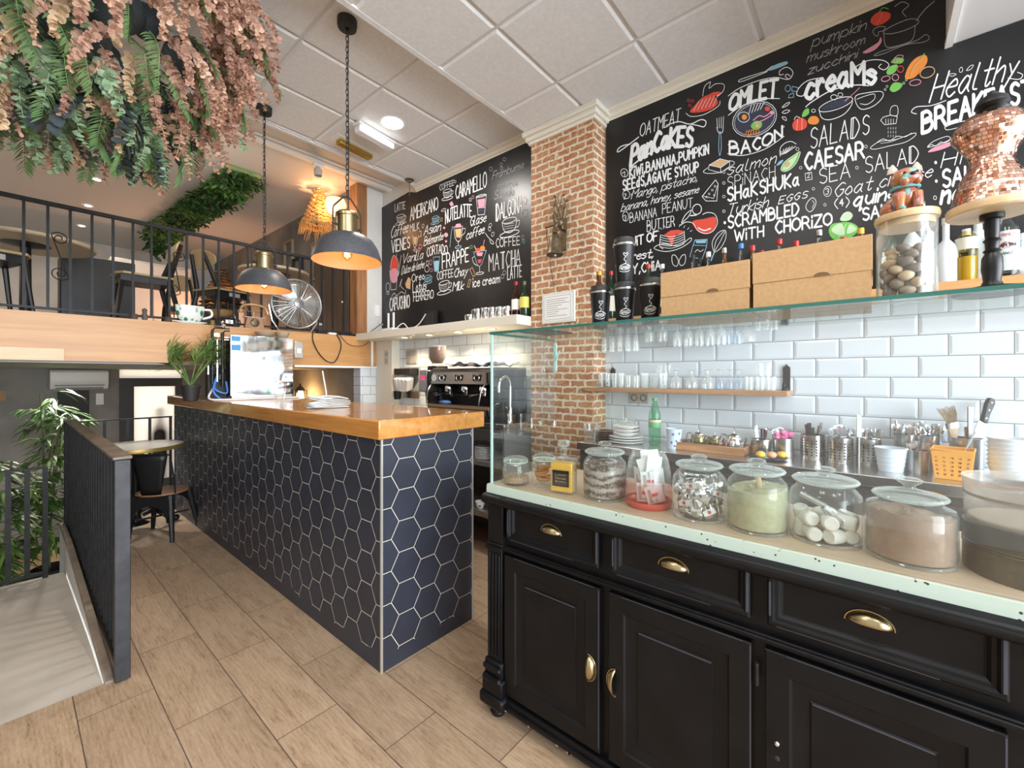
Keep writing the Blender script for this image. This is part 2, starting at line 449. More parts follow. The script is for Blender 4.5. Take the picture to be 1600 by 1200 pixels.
# concrete landing that dips away to the left of the railing
b = B(); g = []
NX, NY = 10, 14
for j in range(NY + 1):
    for i in range(NX + 1):
        x = -2.6 + (0.278 + 2.6) * i / NX
        t = j / NY
        y = 2.676 + 2.044 * t
        z = -0.015 * t - 0.10 * max(0, t - 0.25)
        if j == 0: z = 0.0005
        g.append((x, y, z))
fs = [(j * (NX + 1) + i, j * (NX + 1) + i + 1, (j + 1) * (NX + 1) + i + 1, (j + 1) * (NX + 1) + i) for j in range(NY) for i in range(NX)]
b.add(g, fs); b.box(-2.6, 0.278, 4.66, 4.72, -0.40, -0.092)
struct('floor_landing', b, LCONC)
b = B(); b.prism([(2.66, -0.004), (4.6, 0.118), (5.30, 0.118), (5.30, 0.152), (4.6, 0.152), (3.3, 0.075), (2.66, 0.012)], 0.283, 0.316, 'x')
struct('trim_1', b, noisy('worn_curb_edge', (0.20, 0.15, 0.11), (0.32, 0.26, 0.20), 8, 0.7), bev=0.004)
b = B(); b.prism([(2.70, -0.2), (5.30, -0.5), (5.30, 0.117), (4.6, 0.117), (2.70, -0.003)], 0.284, 0.312, 'x')
struct('wall_curb', b, PLASTER)
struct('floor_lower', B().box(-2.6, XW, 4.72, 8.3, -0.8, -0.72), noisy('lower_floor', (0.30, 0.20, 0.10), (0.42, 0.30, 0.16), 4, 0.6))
# right wall: tiles below, paint above
b = B(); b.box(XW, XW + 0.1, -2.7, 4.15, 0, 1.84)
struct('wall_right', b, SUBW)
b = B(); b.box(XW, XW + 0.1, -2.7, 4.49, 1.84, ZM); b.box(XW, XW + 0.1, 4.15, 4.49, 0, 1.84)
struct('wall_right_upper', b, PLWHITE)
struct('wall_pillar', B().box(2.727, XW, 1.537, 2.107, 0, ZC), BRICKM)
# return wall between cafe and mezzanine, tiled below
struct('wall_return', B().box(2.683, XW, 4.49, 4.62, 1.50, ZM), PLWHITE)
struct('wall_return_tiles', B().box(2.60, XW, 4.47, 4.62, -0.7, 1.515), SUBX)
struct('trim_2', B().box(2.555, 2.683, 4.47, 4.62, 1.87, ZM), POSTW)
# mezzanine
struct('trim_3', B().box(-3.4, XW - 0.002, 4.47, 4.53, 1.515, 1.856), BEAMW)
struct('trim_4', B().box(-3.4, P(100, 560, y=4.45)[0], 4.445, 4.468, 1.515, 1.60), LTWOOD)
struct('floor_mezzanine', B().box(-3.4, XW, 4.53, 9.9, 1.50, 1.855), noisy('mezzanine_slab', (0.36, 0.35, 0.33), (0.44, 0.43, 0.41), 3, 0.7))
struct('trim_5', B().box(P(460, 570, y=4.46)[0], XW - 0.01, 4.455, 4.468, 1.497, 1.518), WHITE)
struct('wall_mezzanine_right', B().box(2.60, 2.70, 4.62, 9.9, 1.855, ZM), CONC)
struct('wall_mezzanine_far', B().box(-3.4, 2.7, 9.8, 9.9, 1.855, ZM), noisy('mezzanine_wall', (0.55, 0.50, 0.45), (0.66, 0.62, 0.57), 3, 0.7))
struct('wall_mezzanine_left', B().box(-3.5, -3.4, 2.5, 9.9, 1.5, ZM), WHITE)
struct('ceiling_mezzanine', B().box(-3.5, XW, 3.82, 9.9, ZM, ZM + 0.06), mat('mezzanine_ceiling', (0.60, 0.585, 0.56), 0.7))
# lower level
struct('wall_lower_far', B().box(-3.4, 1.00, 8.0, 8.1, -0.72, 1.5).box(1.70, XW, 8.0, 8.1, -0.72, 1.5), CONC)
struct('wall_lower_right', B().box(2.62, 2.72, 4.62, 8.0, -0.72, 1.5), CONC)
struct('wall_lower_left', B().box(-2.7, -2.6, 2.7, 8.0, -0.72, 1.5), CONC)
# front part of the room
b = B(); b.box(-2.7, -2.6, -2.7, 2.7, 0, ZC + .2); struct('wall_left', b, PLWHITE)
b = B(); b.box(-2.6, -1.6, -2.7, -2.6, 0, ZC); b.box(2.8, XW, -2.7, -2.6, 0, ZC); b.box(-1.6, 2.8, -2.7, -2.6, 3.1, ZC); b.box(-1.6, 2.8, -2.7, -2.6, 0, 0.35)
struct('wall_front', b, PLWHITE)
b = B()
for x in (-1.57, -0.5, 0.6, 1.7, 2.77): b.box(x - 0.03, x + 0.03, -2.69, -2.61, 0.35, 3.1)
b.box(-1.6, 2.8, -2.69, -2.61, 2.35, 2.41)
struct('window_1', b, mat('grey_window_frame', (0.25, 0.25, 0.26), 0.5))

def tiled_ceiling(name, x0, x1, y0, y1, z, ox, px, oy, py):
    """suspended ceiling: chamfered square panels in a grid"""
    b = B(); b.mi = 1; b.box(x0, x1, y0, y1, z, z + 0.10)
    def cuts(a, bb, o, p):
        k0 = math.floor((a - o) / p); r = [a]
        k = k0
        while o + k * p < bb:
            if o + k * p > a + 0.02: r.append(o + k * p)
            k += 1
        r.append(bb); return r
    b.mi = 0
    xs, ys = cuts(x0, x1, ox, px), cuts(y0, y1, oy, py)
    g, c, d = 0.008, 0.014, 0.010
    for i in range(len(xs) - 1):
        for j in range(len(ys) - 1):
            a0, a1, b0, b1 = xs[i] + g, xs[i + 1] - g, ys[j] + g, ys[j + 1] - g
            if a1 - a0 < 0.04 or b1 - b0 < 0.04: continue
            vs = [(a0, b0, z), (a1, b0, z), (a1, b1, z), (a0, b1, z),
                  (a0 + c, b0 + c, z - d), (a1 - c, b0 + c, z - d), (a1 - c, b1 - c, z - d), (a0 + c, b1 - c, z - d)]
            b.add(vs, [(0, 4, 5, 1), (1, 5, 6, 2), (2, 6, 7, 3), (3, 7, 4, 0), (4, 7, 6, 5)])
    return struct(name, b, [CEILM, CEILB], ang=20)
tiled_ceiling('ceiling', -2.7, XW, -2.7, 2.12, ZC, 1.78, 0.593, 2.19 - 0.56 * 5 - 0.01, 0.56)
tiled_ceiling('ceiling_bar', -3.5, XW, 2.135, 3.82, ZF, 1.17, 0.572, 2.70, 0.53)
struct('trim_6', B().box(-3.5, XW, 2.10, 2.135, ZC - 0.012, ZF + 0.06), CEILM)
struct('trim_7', B().box(-3.5, XW, 3.80, 3.83, ZF - 0.015, ZM + 0.05), CEILM)
struct('trim_8', B().box(-3.4, XW, 4.30, 4.36, ZM - 0.03, ZM).box(-3.4, XW, 4.22, 4.25, ZM - 0.012, ZM), WHITE)
# cornices
def cornice(name, y0, y1, z, x=XW):
    pr = [(x, z), (x - 0.062, z), (x - 0.062, z - 0.014), (x - 0.035, z - 0.026), (x - 0.030, z - 0.044), (x - 0.014, z - 0.050), (x - 0.012, z - 0.062), (x, z - 0.062)]
    b = B(); vs = [(a, y, c) for y in (y0, y1) for a, c in pr]; k = len(pr)
    b.add(vs, [tuple(range(k)), tuple(range(2 * k - 1, k - 1, -1))] + [(i, k + i, k + (i + 1) % k, (i + 1) % k) for i in range(k)])
    return struct(name, b, CREAM)
cornice('trim_9', -2.6, 1.53, ZC - 0.01)
cornice('trim_10', 2.14, 3.82, ZF - 0.01)
b = B()
for o_, z0, z1 in ((0.055, ZC - 0.05, ZC - 0.01), (0.035, ZC - 0.085, ZC - 0.05), (0.018, ZC - 0.11, ZC - 0.085)):
    b.box(2.727 - o_, XW, 1.537 - o_, 2.107 + o_, z0, z1)
struct('trim_11', b, CREAM, bev=0.006)
# boxed-in duct at the right end of the ceiling
struct('trim_12', B().box(1.2, XW, -2.6, -0.263, 2.975, ZC), mat('duct_box', (0.70, 0.69, 0.68), 0.6), bev=0.004)
struct('trim_13', B().box(1.2, XW, -0.285, -0.258, 2.962, 2.985), WHITE)
# ledge with downlights under the drinks menu
struct('trim_14', B().box(2.55, XW, 2.11, 4.488, 1.81, 1.885), CREAM, bev=0.003)
struct('trim_15', B().box(2.80, XW, 4.15, 4.468, 0, 1.81), CREAM)
# ---------------------------------------------------------------- stroke lettering
GL = {
 'A': '00 38 60;13 53', 'B': '00 08;~08 38 56 44 04;~04 45 62 40 00', 'C': '~57 38 16 04 12 30 51', 'D': '00 08;~08 38 64 30 00',
 'E': '58 08 00 50;04 44', 'F': '58 08 00;04 44', 'G': '~57 38 16 04 12 30 52;52 54 34', 'H': '00 08;50 58;04 54', 'I': '00 08',
 'J': '~58 52 30 11', 'K': '00 08;58 04 50', 'L': '08 00 50', 'M': '00 08 34 68 60', 'N': '00 08 50 58', 'O': '~30 02 06 38 66 62 30',
 'P': '00 08;~08 38 56 44 04', 'Q': '~30 02 06 38 66 62 30;42 60', 'R': '00 08;~08 38 56 44 04;34 60', 'S': '~57 38 17 15 34 53 51 30 11',
 'T': '08 68;38 30', 'U': '~08 03 30 63 68', 'V': '08 30 68', 'W': '08 20 46 60 88', 'X': '08 60;00 68', 'Y': '08 34 68;34 30', 'Z': '08 68 00 60',
 '1': '06 28 20', '2': '~07 38 56 34 00;00 60', '3': '~07 38 56 34;~34 53 30 01', '4': '40 48 03 63',
 'a': '~44 25 02 20 43;45 41 50', 'b': '08 00;~04 35 52 30 01', 'c': '~44 25 02 20 41', 'd': '~44 25 02 20 43;48 40',
 'e': '~03 43 35 14 02 20 41', 'f': '~48 28 16 10;04 34', 'g': '~44 25 02 20 43;~45 4a 2c 0b', 'h': '08 00;~03 35 43 40', 'i': '05 00;07 08',
 'j': '~25 2a 0c;27 28', 'k': '08 00;45 02 40', 'l': '~08 01 20', 'm': '05 00;~03 25 33 30;~33 55 63 60', 'n': '05 00;~03 35 43 40',
 'o': '~20 02 25 42 20', 'p': '05 0c;~04 35 52 30 01', 'q': '~44 25 02 20 43;45 4c 5b', 'r': '05 00;~03 25 34', 's': '~44 25 04 23 42 20 01',
 't': '~28 21 30 41;05 45', 'u': '~05 02 20 42;45 40', 'v': '05 20 45', 'w': '05 10 24 40 55', 'x': '05 40;00 45', 'y': '05 22;45 0c', 'z': '05 45 00 40',
 ',': '11 0a', '.': '00 01', '-': '03 33', '&': '~50 06 28 36 01 20 53', "'": '08 06'}
HT = {'a': -1, 'b': -2, 'c': -3}
def glyph(ch):
    out = []; wd = 0
    for st in GL.get(ch, '').split(';'):
        if not st: continue
        sm = st[0] == '~'
        pts = [(int(t[0]), HT[t[1]] if t[1] in HT else int(t[1])) for t in st.lstrip('~').split()]
        wd = max(wd, max(p[0] for p in pts))
        out.append(catmull(pts, 4) if sm else pts)
    return out, wd
def layout(text, gap=1.9, space=3.2):
    x = 0; out = []
    for ch in text:
        if ch == ' ': x += space; continue
        st, wd = glyph(ch)
        out += [[(x + px, py) for px, py in s] for s in st]
        x += wd + gap
    return out, max(x - gap, 1)
RIB = [0]
def ribbon(b, pts, wd, fn, fx=1.0, disc=True):
    """flat painted stroke: overlapping round-ended dabs, each a hair above the last; fn(u, v, lift) gives the surface point"""
    h = wd / 2; k = 5
    for (x0, y0), (x1, y1) in zip(pts, pts[1:]):
        a = math.atan2(y1 - y0, x1 - x0); RIB[0] = (RIB[0] + 1) % 37; e = RIB[0] * 0.00004
        ring = [(x1 + h * fx * math.cos(a - PI / 2 + PI * j / k), y1 + h * math.sin(a - PI / 2 + PI * j / k)) for j in range(k + 1)]
        ring += [(x0 + h * fx * math.cos(a + PI / 2 + PI * j / k), y0 + h * math.sin(a + PI / 2 + PI * j / k)) for j in range(k + 1)]
        b.add([fn(x, y, e) for x, y in ring], [tuple(range(2 * k + 2))])
class Board:
    """a chalk drawing surface on the right wall; figures are laid down on the wall plane"""
    def __init__(s, name, label, fx):
        s.root = thing(name, label, 'chalkboard'); s.fx = fx; s.lay = 0
    def fn(s, lay):
        x = XW - 0.0125 - 0.0016 * lay
        def f(u, v, e=0):
            return P(u, v, x=x - e)
        return f
    def text(s, t, u0, v0, u1, v1, h0, h1=None, wd=0.1, c=W_, sh=0.0, arc=0.0, dbl=False, gap=1.9, name='lettering'):
        h1 = h1 or h0
        st, W = layout(t, gap)
        fn = s.fn(1); b = B()
        def mp(px, py):
            q = px / W; hh = (h0 + (h1 - h0) * q) / 8
            return (u0 + (u1 - u0) * q + sh * py * hh * s.fx, v0 + (v1 - v0) * q - py * hh - arc * 4 * q * (1 - q))
        for q in st:
            pts = [mp(*p) for p in q]
            ribbon(b, pts, wd * (h0 + h1) / 2, fn, s.fx)
            if dbl and len(q) == 2 and abs(q[0][0] - q[1][0]) < 3.1 and abs(q[0][1] - q[1][1]) > 5:
                ribbon(b, [(x + 0.11 * h0 * s.fx, y) for x, y in pts], wd * h0 * 0.8, fn, s.fx)
        o = obj(name, b, CH[c], s.root)
        return o
    def draw(s, ops, name='chalk_drawing'):
        """ops: ('l', colour, width, points) line; ('s', ...) smooth line; ('o', ...) smooth closed; ('f', colour, points) fill; ('e', colour, w, cx, cy, rx, ry, rot) ellipse"""
        b = B(); used = []; lay = 1
        for o in ops:
            c = o[1]
            if c not in used: used.append(c)
            b.mi = used.index(c)
            k = o[0]
            if k == 'f' or k == 'F':
                lay += 0.25; fn = s.fn(lay)
                pts = catmull(o[2], 4, True) if k == 'F' else o[2]
                b.add([fn(*p) for p in pts], [tuple(range(len(pts)))])
            elif k == 'e' or k == 'E':
                cx, cy, rx, ry, rot = o[3:8]; cr, sr = math.cos(rot), math.sin(rot)
                pts = [(cx + rx * math.cos(a) * cr - ry * math.sin(a) * sr, cy + rx * math.cos(a) * sr + ry * math.sin(a) * cr)
                       for a in [2 * PI * i / 20 for i in range(21)]]
                lay += 0.25; fn = s.fn(lay)
                if k == 'E': b.add([fn(*p) for p in pts[:-1]], [tuple(range(20))])
                else: ribbon(b, pts, o[2], fn, s.fx, False)
            else:
                lay += 0.12; fn = s.fn(lay)
                pts = o[3]
                if k == 's': pts = catmull(pts, 4)
                if k == 'o': pts = catmull(pts, 4, True); pts.append(pts[0])
                ribbon(b, pts, o[2], fn, s.fx)
        return obj(name, b, [CH[c] for c in used], s.root)
def spot_dots(pts, c=W_, w=0.7, r=2.0): return [('e', c, w, x, y, r, r, 0) for x, y in pts]
# ---------------- food menu
R_ = Board('menu_chalkboard', 'large black food menu chalkboard with chalk food drawings, right of the brick pillar', 0.85)
bb = B().box(XW - 0.012, XW - 0.0005, -2.4, 1.526, 1.822, 2.972).box(XW - 0.012, XW - 0.0005, -0.263, 1.526, 2.972, ZC - 0.062)
obj('board', bb, BOARDM, R_.root)
T = R_.text
T('OATMEAT', 1000, 214, 1062, 190, 20, 21, 0.07, sh=0.1)
T('PanCaKES', 985, 260, 1080, 229, 31, 30, 0.19, sh=0.12, arc=10, gap=1.6)
R_.draw([('s', W_, 2.2, [(984, 262), (1003, 247), (1030, 232), (1055, 227), (1078, 230)]), ('s', W_, 1.6, [(998, 214), (985, 224), (967, 237), (965, 234), (972, 228), (985, 225)]),
         ('s', W_, 1.6, [(1041, 196), (1060, 190), (1078, 194), (1095, 187), (1103, 190), (1100, 198), (1090, 196), (1080, 194)])])
T('KiWi,BANANA,PUMPKiN', 984, 277, 1107, 240, 15, 15, 0.17, gap=2.4)
T('SEEdS,AGAVE SYRUP', 973, 298, 1091, 268, 16, 15, 0.17, gap=2.4)
T('Mango, pistachio,', 986, 311, 1089, 283, 14, 13, 0.075, sh=0.35, gap=0.9)
T('banana, honey, sesame', 970, 331, 1091, 301, 13, 12, 0.085, sh=0.35, gap=0.9)
T('BANANA', 984, 348, 1026, 338, 15, 14, 0.07)
T('PEANUT', 1035, 334, 1082, 324, 15, 15, 0.07)
T('BUTTER', 1011, 362, 1054, 353, 17, 16, 0.07)
T('FRUiT OF', 968, 390, 1027, 375, 14, 14, 0.17)
T('forest,', 971, 409, 1020, 402, 14, 13, 0.13, sh=0.3, gap=1)
T('Y,CHiA', 988, 428, 1032, 421, 15, 14, 0.16)
for t, x, y in (('1', 974, 273), ('2', 977, 307), ('3', 976, 341)):
    T(t, x - 2.2, y + 4, x + 2.2, y + 3, 8, 8, 0.12, name='numeral')
R_.draw([('e', W_, 0.9, 975.5, 270, 5.5, 6.5, -0.3), ('e', W_, 0.9, 978.5, 304, 5.5, 6.5, 0), ('e', W_, 0.9, 977.5, 338, 4.6, 7.5, 0)] + spot_dots([(987, 304), (1018, 296)], r=1.2))
# fork, butter, cheese
R_.draw([('l', W_, 0.9, [(1120, 185), (1121, 200)]), ('l', W_, 0.9, [(1123.5, 184), (1124, 200)]), ('l', W_, 0.9, [(1127, 183), (1127, 200)]), ('l', W_, 0.9, [(1130.5, 182), (1130, 199)]),
         ('s', W_, 1.1, [(1120, 199), (1122, 206), (1125, 208), (1129, 206), (1130, 198)]), ('o', BLU, 1.1, [(1124, 208), (1123, 230), (1124.5, 243), (1127, 230), (1126, 208)])], 'fork_drawing')
R_.draw([('f', TAN, [(1108, 258), (1125, 248), (1140, 252), (1126, 262)]), ('l', W_, 0.9, [(1108, 258), (1125, 248), (1140, 252), (1126, 262), (1108, 258), (1107, 265), (1126, 270), (1126, 262)]), ('l', W_, 0.9, [(1126, 270), (1140, 260), (1140, 252)]),
         ('s', W_, 0.9, [(1106, 262), (1099, 268), (1106, 271), (1126, 269), (1145, 258), (1147, 253), (1140, 251)])], 'butter_drawing')
R_.draw([('l', W_, 1.0, [(1097, 307), (1118, 281), (1122, 287), (1120, 314), (1103, 314), (1097, 307)]), ('l', W_, 0.8, [(1097, 306), (1115, 310), (1121, 290)])] + spot_dots([(1108, 303), (1113, 297), (1116, 305), (1117, 291), (1104, 308)], w=0.6, r=1.4), 'cheese_drawing')
# syrup jug and pancake stack
R_.draw([('F', CRED, [(1082, 346), (1100, 342), (1117, 339), (1119, 350), (1113, 361), (1100, 364), (1088, 358)]), ('s', W_, 1.1, [(1063, 352), (1072, 347), (1083, 349), (1090, 360), (1102, 365), (1114, 361), (1121, 348), (1117, 335), (1106, 332), (1098, 335)]),
         ('o', W_, 1.1, [(1065, 348), (1070, 337), (1080, 328), (1076, 338), (1068, 346)]), ('e', W_, 1.3, 1089, 327, 7, 8, 0.3), ('l', W_, 1.8, [(1079, 337), (1088, 336)]), ('s', W_, 1.8, [(1091, 356), (1100, 360), (1110, 357)])], 'syrup_jug_drawing')
ops = [('f', CRED, [(1037, 367), (1048, 360), (1060, 359), (1068, 361), (1066, 366), (1056, 366), (1053, 374), (1050, 384), (1046, 376), (1042, 369)])]
for i in range(6): ops.append(('s', W_, 0.8, [(1032 - i * 0.3, 367 + i * 3.6), (1045, 370 + i * 3.6), (1058, 368 + i * 3.5), (1069, 363 + i * 3.5)]))
ops += [('s', W_, 1.0, [(1032, 368), (1031, 384), (1036, 389)]), ('l', W_, 1, [(1069, 361), (1070, 378)]), ('o', W_, 1.0, [(1022, 388), (1035, 381), (1060, 384), (1078, 372), (1079, 377), (1062, 388), (1040, 393)])]
for i in range(9):
    a = PI * (0.15 + 0.7 * i / 8); ops.append(('l', W_, 0.7, [(1054 - 27 * math.cos(a), 368 - 14 * math.sin(a)), (1054 - 31 * math.cos(a), 368 - 18 * math.sin(a))]))
R_.draw(ops, 'pancake_stack_drawing')
R_.draw([('l', BLU, 1.1, [(1086, 375), (1105, 374), (1104, 385), (1097, 405), (1078, 401), (1083, 383), (1086, 375)]), ('f', BLU, [(1087, 376), (1104, 375), (1102, 380), (1088, 380)]), ('l', BLU, 0.9, [(1083, 383), (1104, 384)]), ('s', W_, 0.8, [(1086, 394), (1090, 390), (1094, 393), (1099, 390)])], 'milk_carton_drawing')
R_.draw([('o', W_, 1, [(1050, 400), (1051, 412), (1057, 416), (1060, 408), (1055, 399)]), ('o', W_, 1, [(1061, 408), (1066, 399), (1071, 399), (1070, 411), (1064, 415)])], 'egg_drawing')
R_.draw([('o', W_, 0.9, [(1115, 392), (1113, 378), (1122, 364), (1133, 360), (1134, 372), (1127, 386), (1119, 393)]), ('s', W_, 0.8, [(1116, 392), (1119, 376), (1131, 361)]), ('s', W_, 0.8, [(1117, 392), (1125, 378), (1133, 362)]), ('l', BLU, 2.2, [(1116, 394), (1111, 407)])], 'whisk_drawing')
# plated meat, cup
R_.draw([('F', CRED, [(1078, 175), (1088, 162), (1098, 152), (1112, 148), (1122, 160), (1112, 170), (1096, 175)]), ('s', W_, 1, [(1072, 177), (1080, 182), (1100, 179), (1122, 166), (1125, 158)])] +
        [('l', W_, 0.7, [(1084 + 6 * i, 173 - 1.5 * i), (1092 + 6 * i, 158 - 2 * i)]) for i in range(6)] +
        [('s', W_, 1, [(1098, 150), (1101, 135), (1110, 128), (1108, 138), (1118, 131), (1131, 132), (1130, 142), (1122, 150)]), ('F', CRED, [(1106, 150), (1115, 144), (1126, 144), (1122, 150)])] + spot_dots([(1076, 157), (1082, 158), (1078, 165)], CRED), 'ham_drawing')
R_.draw([('o', W_, 1, [(1154, 127), (1160, 123), (1195, 112), (1194, 114), (1160, 127)]), ('F', BLU, [(1198, 109), (1212, 101), (1228, 96), (1231, 99), (1224, 103), (1205, 110)]), ('l', W_, 0.9, [(1194, 113), (1207, 103)])], 'spatula_drawing')
T('OMLET', 1140, 175, 1213, 152, 24, 28, 0.2, sh=0.1, arc=5)
R_.draw([('s', W_, 1.2, [(1138, 150), (1155, 138), (1185, 126), (1212, 121), (1232, 124), (1239, 113), (1230, 105), (1219, 110), (1218, 117), (1224, 116)]), ('s', W_, 1.2, [(1232, 124), (1227, 119), (1230, 116), (1235, 119)]), ('s', W_, 1.2, [(1138, 180), (1160, 165), (1190, 155), (1218, 154)])])
ops = [('E', SLT, 0, 1179, 186, 36, 26, -0.42), ('e', W_, 1.0, 1179, 186, 36, 26, -0.42), ('e', W_, 0.6, 1179, 186, 33, 23, -0.42), ('e', W_, 0.9, 1162, 183, 9, 8, 0), ('E', ORG, 0, 1163, 183, 4, 4.2, 0),
       ('F', GRN, [(1173, 197), (1180, 189), (1190, 191), (1189, 199), (1180, 203)]), ('E', TAN, 0, 1183, 196, 3, 3, 0), ('s', PNK, 1.6, [(1177, 188), (1186, 181), (1195, 182), (1206, 174)]), ('s', PNK, 1.6, [(1180, 192), (1192, 188), (1206, 180)]), ('E', CRED, 0, 1199, 170, 4, 3.6, 0),
       ('E', PNK, 0, 1206, 176, 3.4, 3, 0)]
for i in range(5): ops.append(('o', ORG, 1.0, [(1165 + 4 * i, 213 - 1.2 * i), (1167 + 4 * i, 204 - 1.0 * i), (1170 + 4 * i, 211 - 1.2 * i)]))
for i in range(5): ops.append(('l', W_, 1.1, [(1170 + 4.5 * i, 178 - 1.8 * i), (1174 + 5 * i, 164 - 1 * i)]))
R_.draw(ops, 'breakfast_plate_drawing')
T('BACON', 1140, 241, 1222, 214, 20, 17, 0.19, arc=-7)
R_.draw([('s', W_, 1.2, [(1137, 240), (1160, 243), (1195, 233), (1225, 213)])] + spot_dots([(1139, 226), (1224, 198)], r=1.3) + [('o', W_, 0.9, [(1222, 168), (1228, 162), (1234, 160), (1230, 165)]), ('o', W_, 0.9, [(1222, 176), (1228, 172), (1234, 173), (1228, 177)]), ('o', W_, 0.9, [(1222, 183), (1227, 183), (1229, 188), (1225, 187)])])
T('salmon', 1136, 274, 1211, 255, 19, 19, 0.07, sh=0.35, gap=1.4)
T('SPiNACH', 1136, 295, 1211, 276, 18, 17, 0.06)
T('SHaKSHUKa', 1136, 315, 1248, 289, 21, 20, 0.16)
T('Turkish', 1135, 338, 1199, 323, 19, 17, 0.08, sh=0.35, gap=1.2)
T('EGGS', 1216, 319, 1260, 309, 12, 11, 0.12, sh=0.35)
T('SCRAMBLED', 1137, 357, 1248, 335, 19, 18, 0.17)
T('WiTH', 1148, 377, 1193, 369, 17, 16, 0.17)
T('CHORiZO', 1212, 365, 1299, 351, 19, 18, 0.18)
R_.draw(spot_dots([(1131, 269), (1131, 286), (1131, 307), (1131, 330)]) + [('E', W_, 0, 1132.5, 348, 2, 2.4, 0)], 'bullet_mark')
R_.draw([('F', GRN, [(1220, 264), (1226, 253), (1240, 243), (1249, 237), (1250, 241), (1244, 255), (1234, 265), (1225, 268)]), ('F', MNT, [(1222, 264), (1228, 254), (1241, 245), (1247, 240), (1241, 254), (1232, 264), (1226, 266)]), ('E', TAN, 0, 1230, 257, 5, 3.6, -0.6), ('o', W_, 0.9, [(1220, 264), (1226, 253), (1240, 243), (1249, 237), (1250, 241), (1244, 255), (1234, 265), (1225, 268)]),
         ('F', BLU, [(1213, 259), (1218, 252), (1224, 250), (1220, 256)])] + [('l', W_, 1.1, [(1220 + 1.5 * i, 242 - 0.5 * i), (1220 + 4.6 * i, 236 - 3.2 * i + 0.35 * i * i)]) for i in range(6)] + [('s', W_, 1.1, [(1219, 244), (1219, 232), (1226, 224), (1236, 221), (1244, 225)])] + spot_dots([(1246, 233)], r=2.4), 'avocado_and_shell_drawing')
R_.draw([('o', W_, 1.1, [(1259, 324), (1263, 314), (1270, 309), (1275, 315), (1272, 325), (1265, 331)]), ('s', W_, 0.8, [(1269, 313), (1272, 318), (1269, 325)])] + spot_dots([(1271, 295), (1289, 320), (1251, 262)]), 'egg_drawing')
T('SALADS', 1265, 233, 1357, 209, 32, 30, 0.06, dbl=True, sh=0.05)
T('CAESAR', 1258, 266, 1350, 246, 26, 25, 0.17)
T('2', 1261.5, 278, 1266, 277, 7, 7, 0.13, name='numeral')
R_.draw([('l', W_, 0.9, [(1258, 271), (1268, 269), (1269, 280), (1259, 282), (1258, 271)])] + spot_dots([(1353, 229), (1339, 262)], r=2.2))
T('SEA', 1279, 288, 1328, 277, 24, 23, 0.07, dbl=True)
T('SALAD', 1351, 271, 1435, 252, 25, 25, 0.07, dbl=True)
T('Goat cheese', 1302, 309, 1455, 276, 22, 20, 0.075, sh=0.35, gap=1.3)
T('3', 1290, 304, 1295, 303, 9, 9, 0.12, name='numeral')
T('4', 1312, 322, 1318, 321, 11, 10, 0.16, name='numeral')
R_.draw([('e', W_, 0.9, 1293, 299, 6, 8, 0.2), ('s', W_, 1.6, [(1309, 310), (1304, 318), (1309, 326)]), ('s', W_, 1.6, [(1322, 308), (1327, 315), (1322, 324)])])
T('quinoa', 1333, 323, 1417, 306, 22, 21, 0.17, sh=0.25, gap=1.4)
T('SALAD', 1347, 345, 1420, 330, 19, 18, 0.18)
R_.draw([('F', GRN, [(1295, 362), (1299, 351), (1310, 348), (1326, 347), (1338, 352), (1341, 360), (1331, 370), (1314, 376), (1301, 373)]), ('F', MNT, [(1299, 360), (1305, 352), (1316, 350), (1320, 366), (1309, 367)]), ('F', MNT, [(1323, 365), (1327, 351), (1336, 354), (1338, 360)]), ('F', MNT, [(1313, 343), (1318, 334), (1326, 331), (1332, 336), (1328, 343), (1319, 345)]), ('o', W_, 0.8, [(1313, 343), (1318, 334), (1326, 331), (1332, 336), (1328, 343), (1319, 345)]), ('s', W_, 0.8, [(1309, 370), (1318, 360), (1322, 350)])], 'lettuce_drawing')
T('pumpkin', 1268, 74, 1352, 46, 19, 17, 0.07, c=DIM, sh=0.35, gap=1.2)
T('mushroom', 1260, 98, 1350, 68, 17, 15, 0.07, c=DIM, sh=0.35, gap=1.2)
T('zucchini', 1262, 117, 1338, 90, 15, 14, 0.08, c=DIM, sh=0.35, gap=1.2)
T('creaMs', 1259, 157, 1368, 131, 36, 34, 0.19, arc=7, gap=1.6)
R_.draw([('s', W_, 1.6, [(1259, 167), (1270, 158), (1300, 141), (1335, 133), (1357, 134)]), ('s', W_, 1.3, [(1286, 121), (1262, 126), (1248, 138), (1245, 148), (1254, 150), (1258, 143)]), ('s', W_, 1.3, [(1331, 108), (1355, 95), (1378, 94), (1389, 101), (1382, 109), (1373, 105), (1377, 100)])])
R_.draw([('s', W_, 1.2, [(1280, 172), (1284, 184), (1297, 187), (1318, 179), (1330, 165), (1332, 155)]), ('e', W_, 1.1, 1306, 163, 28, 8, -0.33), ('E', SLT, 0, 1306, 163, 24, 6, -0.33), ('s', PNK, 0.9, [(1320, 158), (1335, 145), (1343, 137)]), ('e', W_, 1.0, 1303, 152, 5, 4, 0), ('e', W_, 0.8, 1313, 148, 4, 3, 0),
         ('o', W_, 1.1, [(1337, 150), (1355, 145), (1377, 143), (1379, 152), (1366, 165), (1348, 171), (1339, 164)]), ('s', W_, 0.9, [(1339, 155), (1352, 150), (1366, 147), (1366, 155), (1355, 163), (1344, 162)])], 'soup_bowl_drawing')
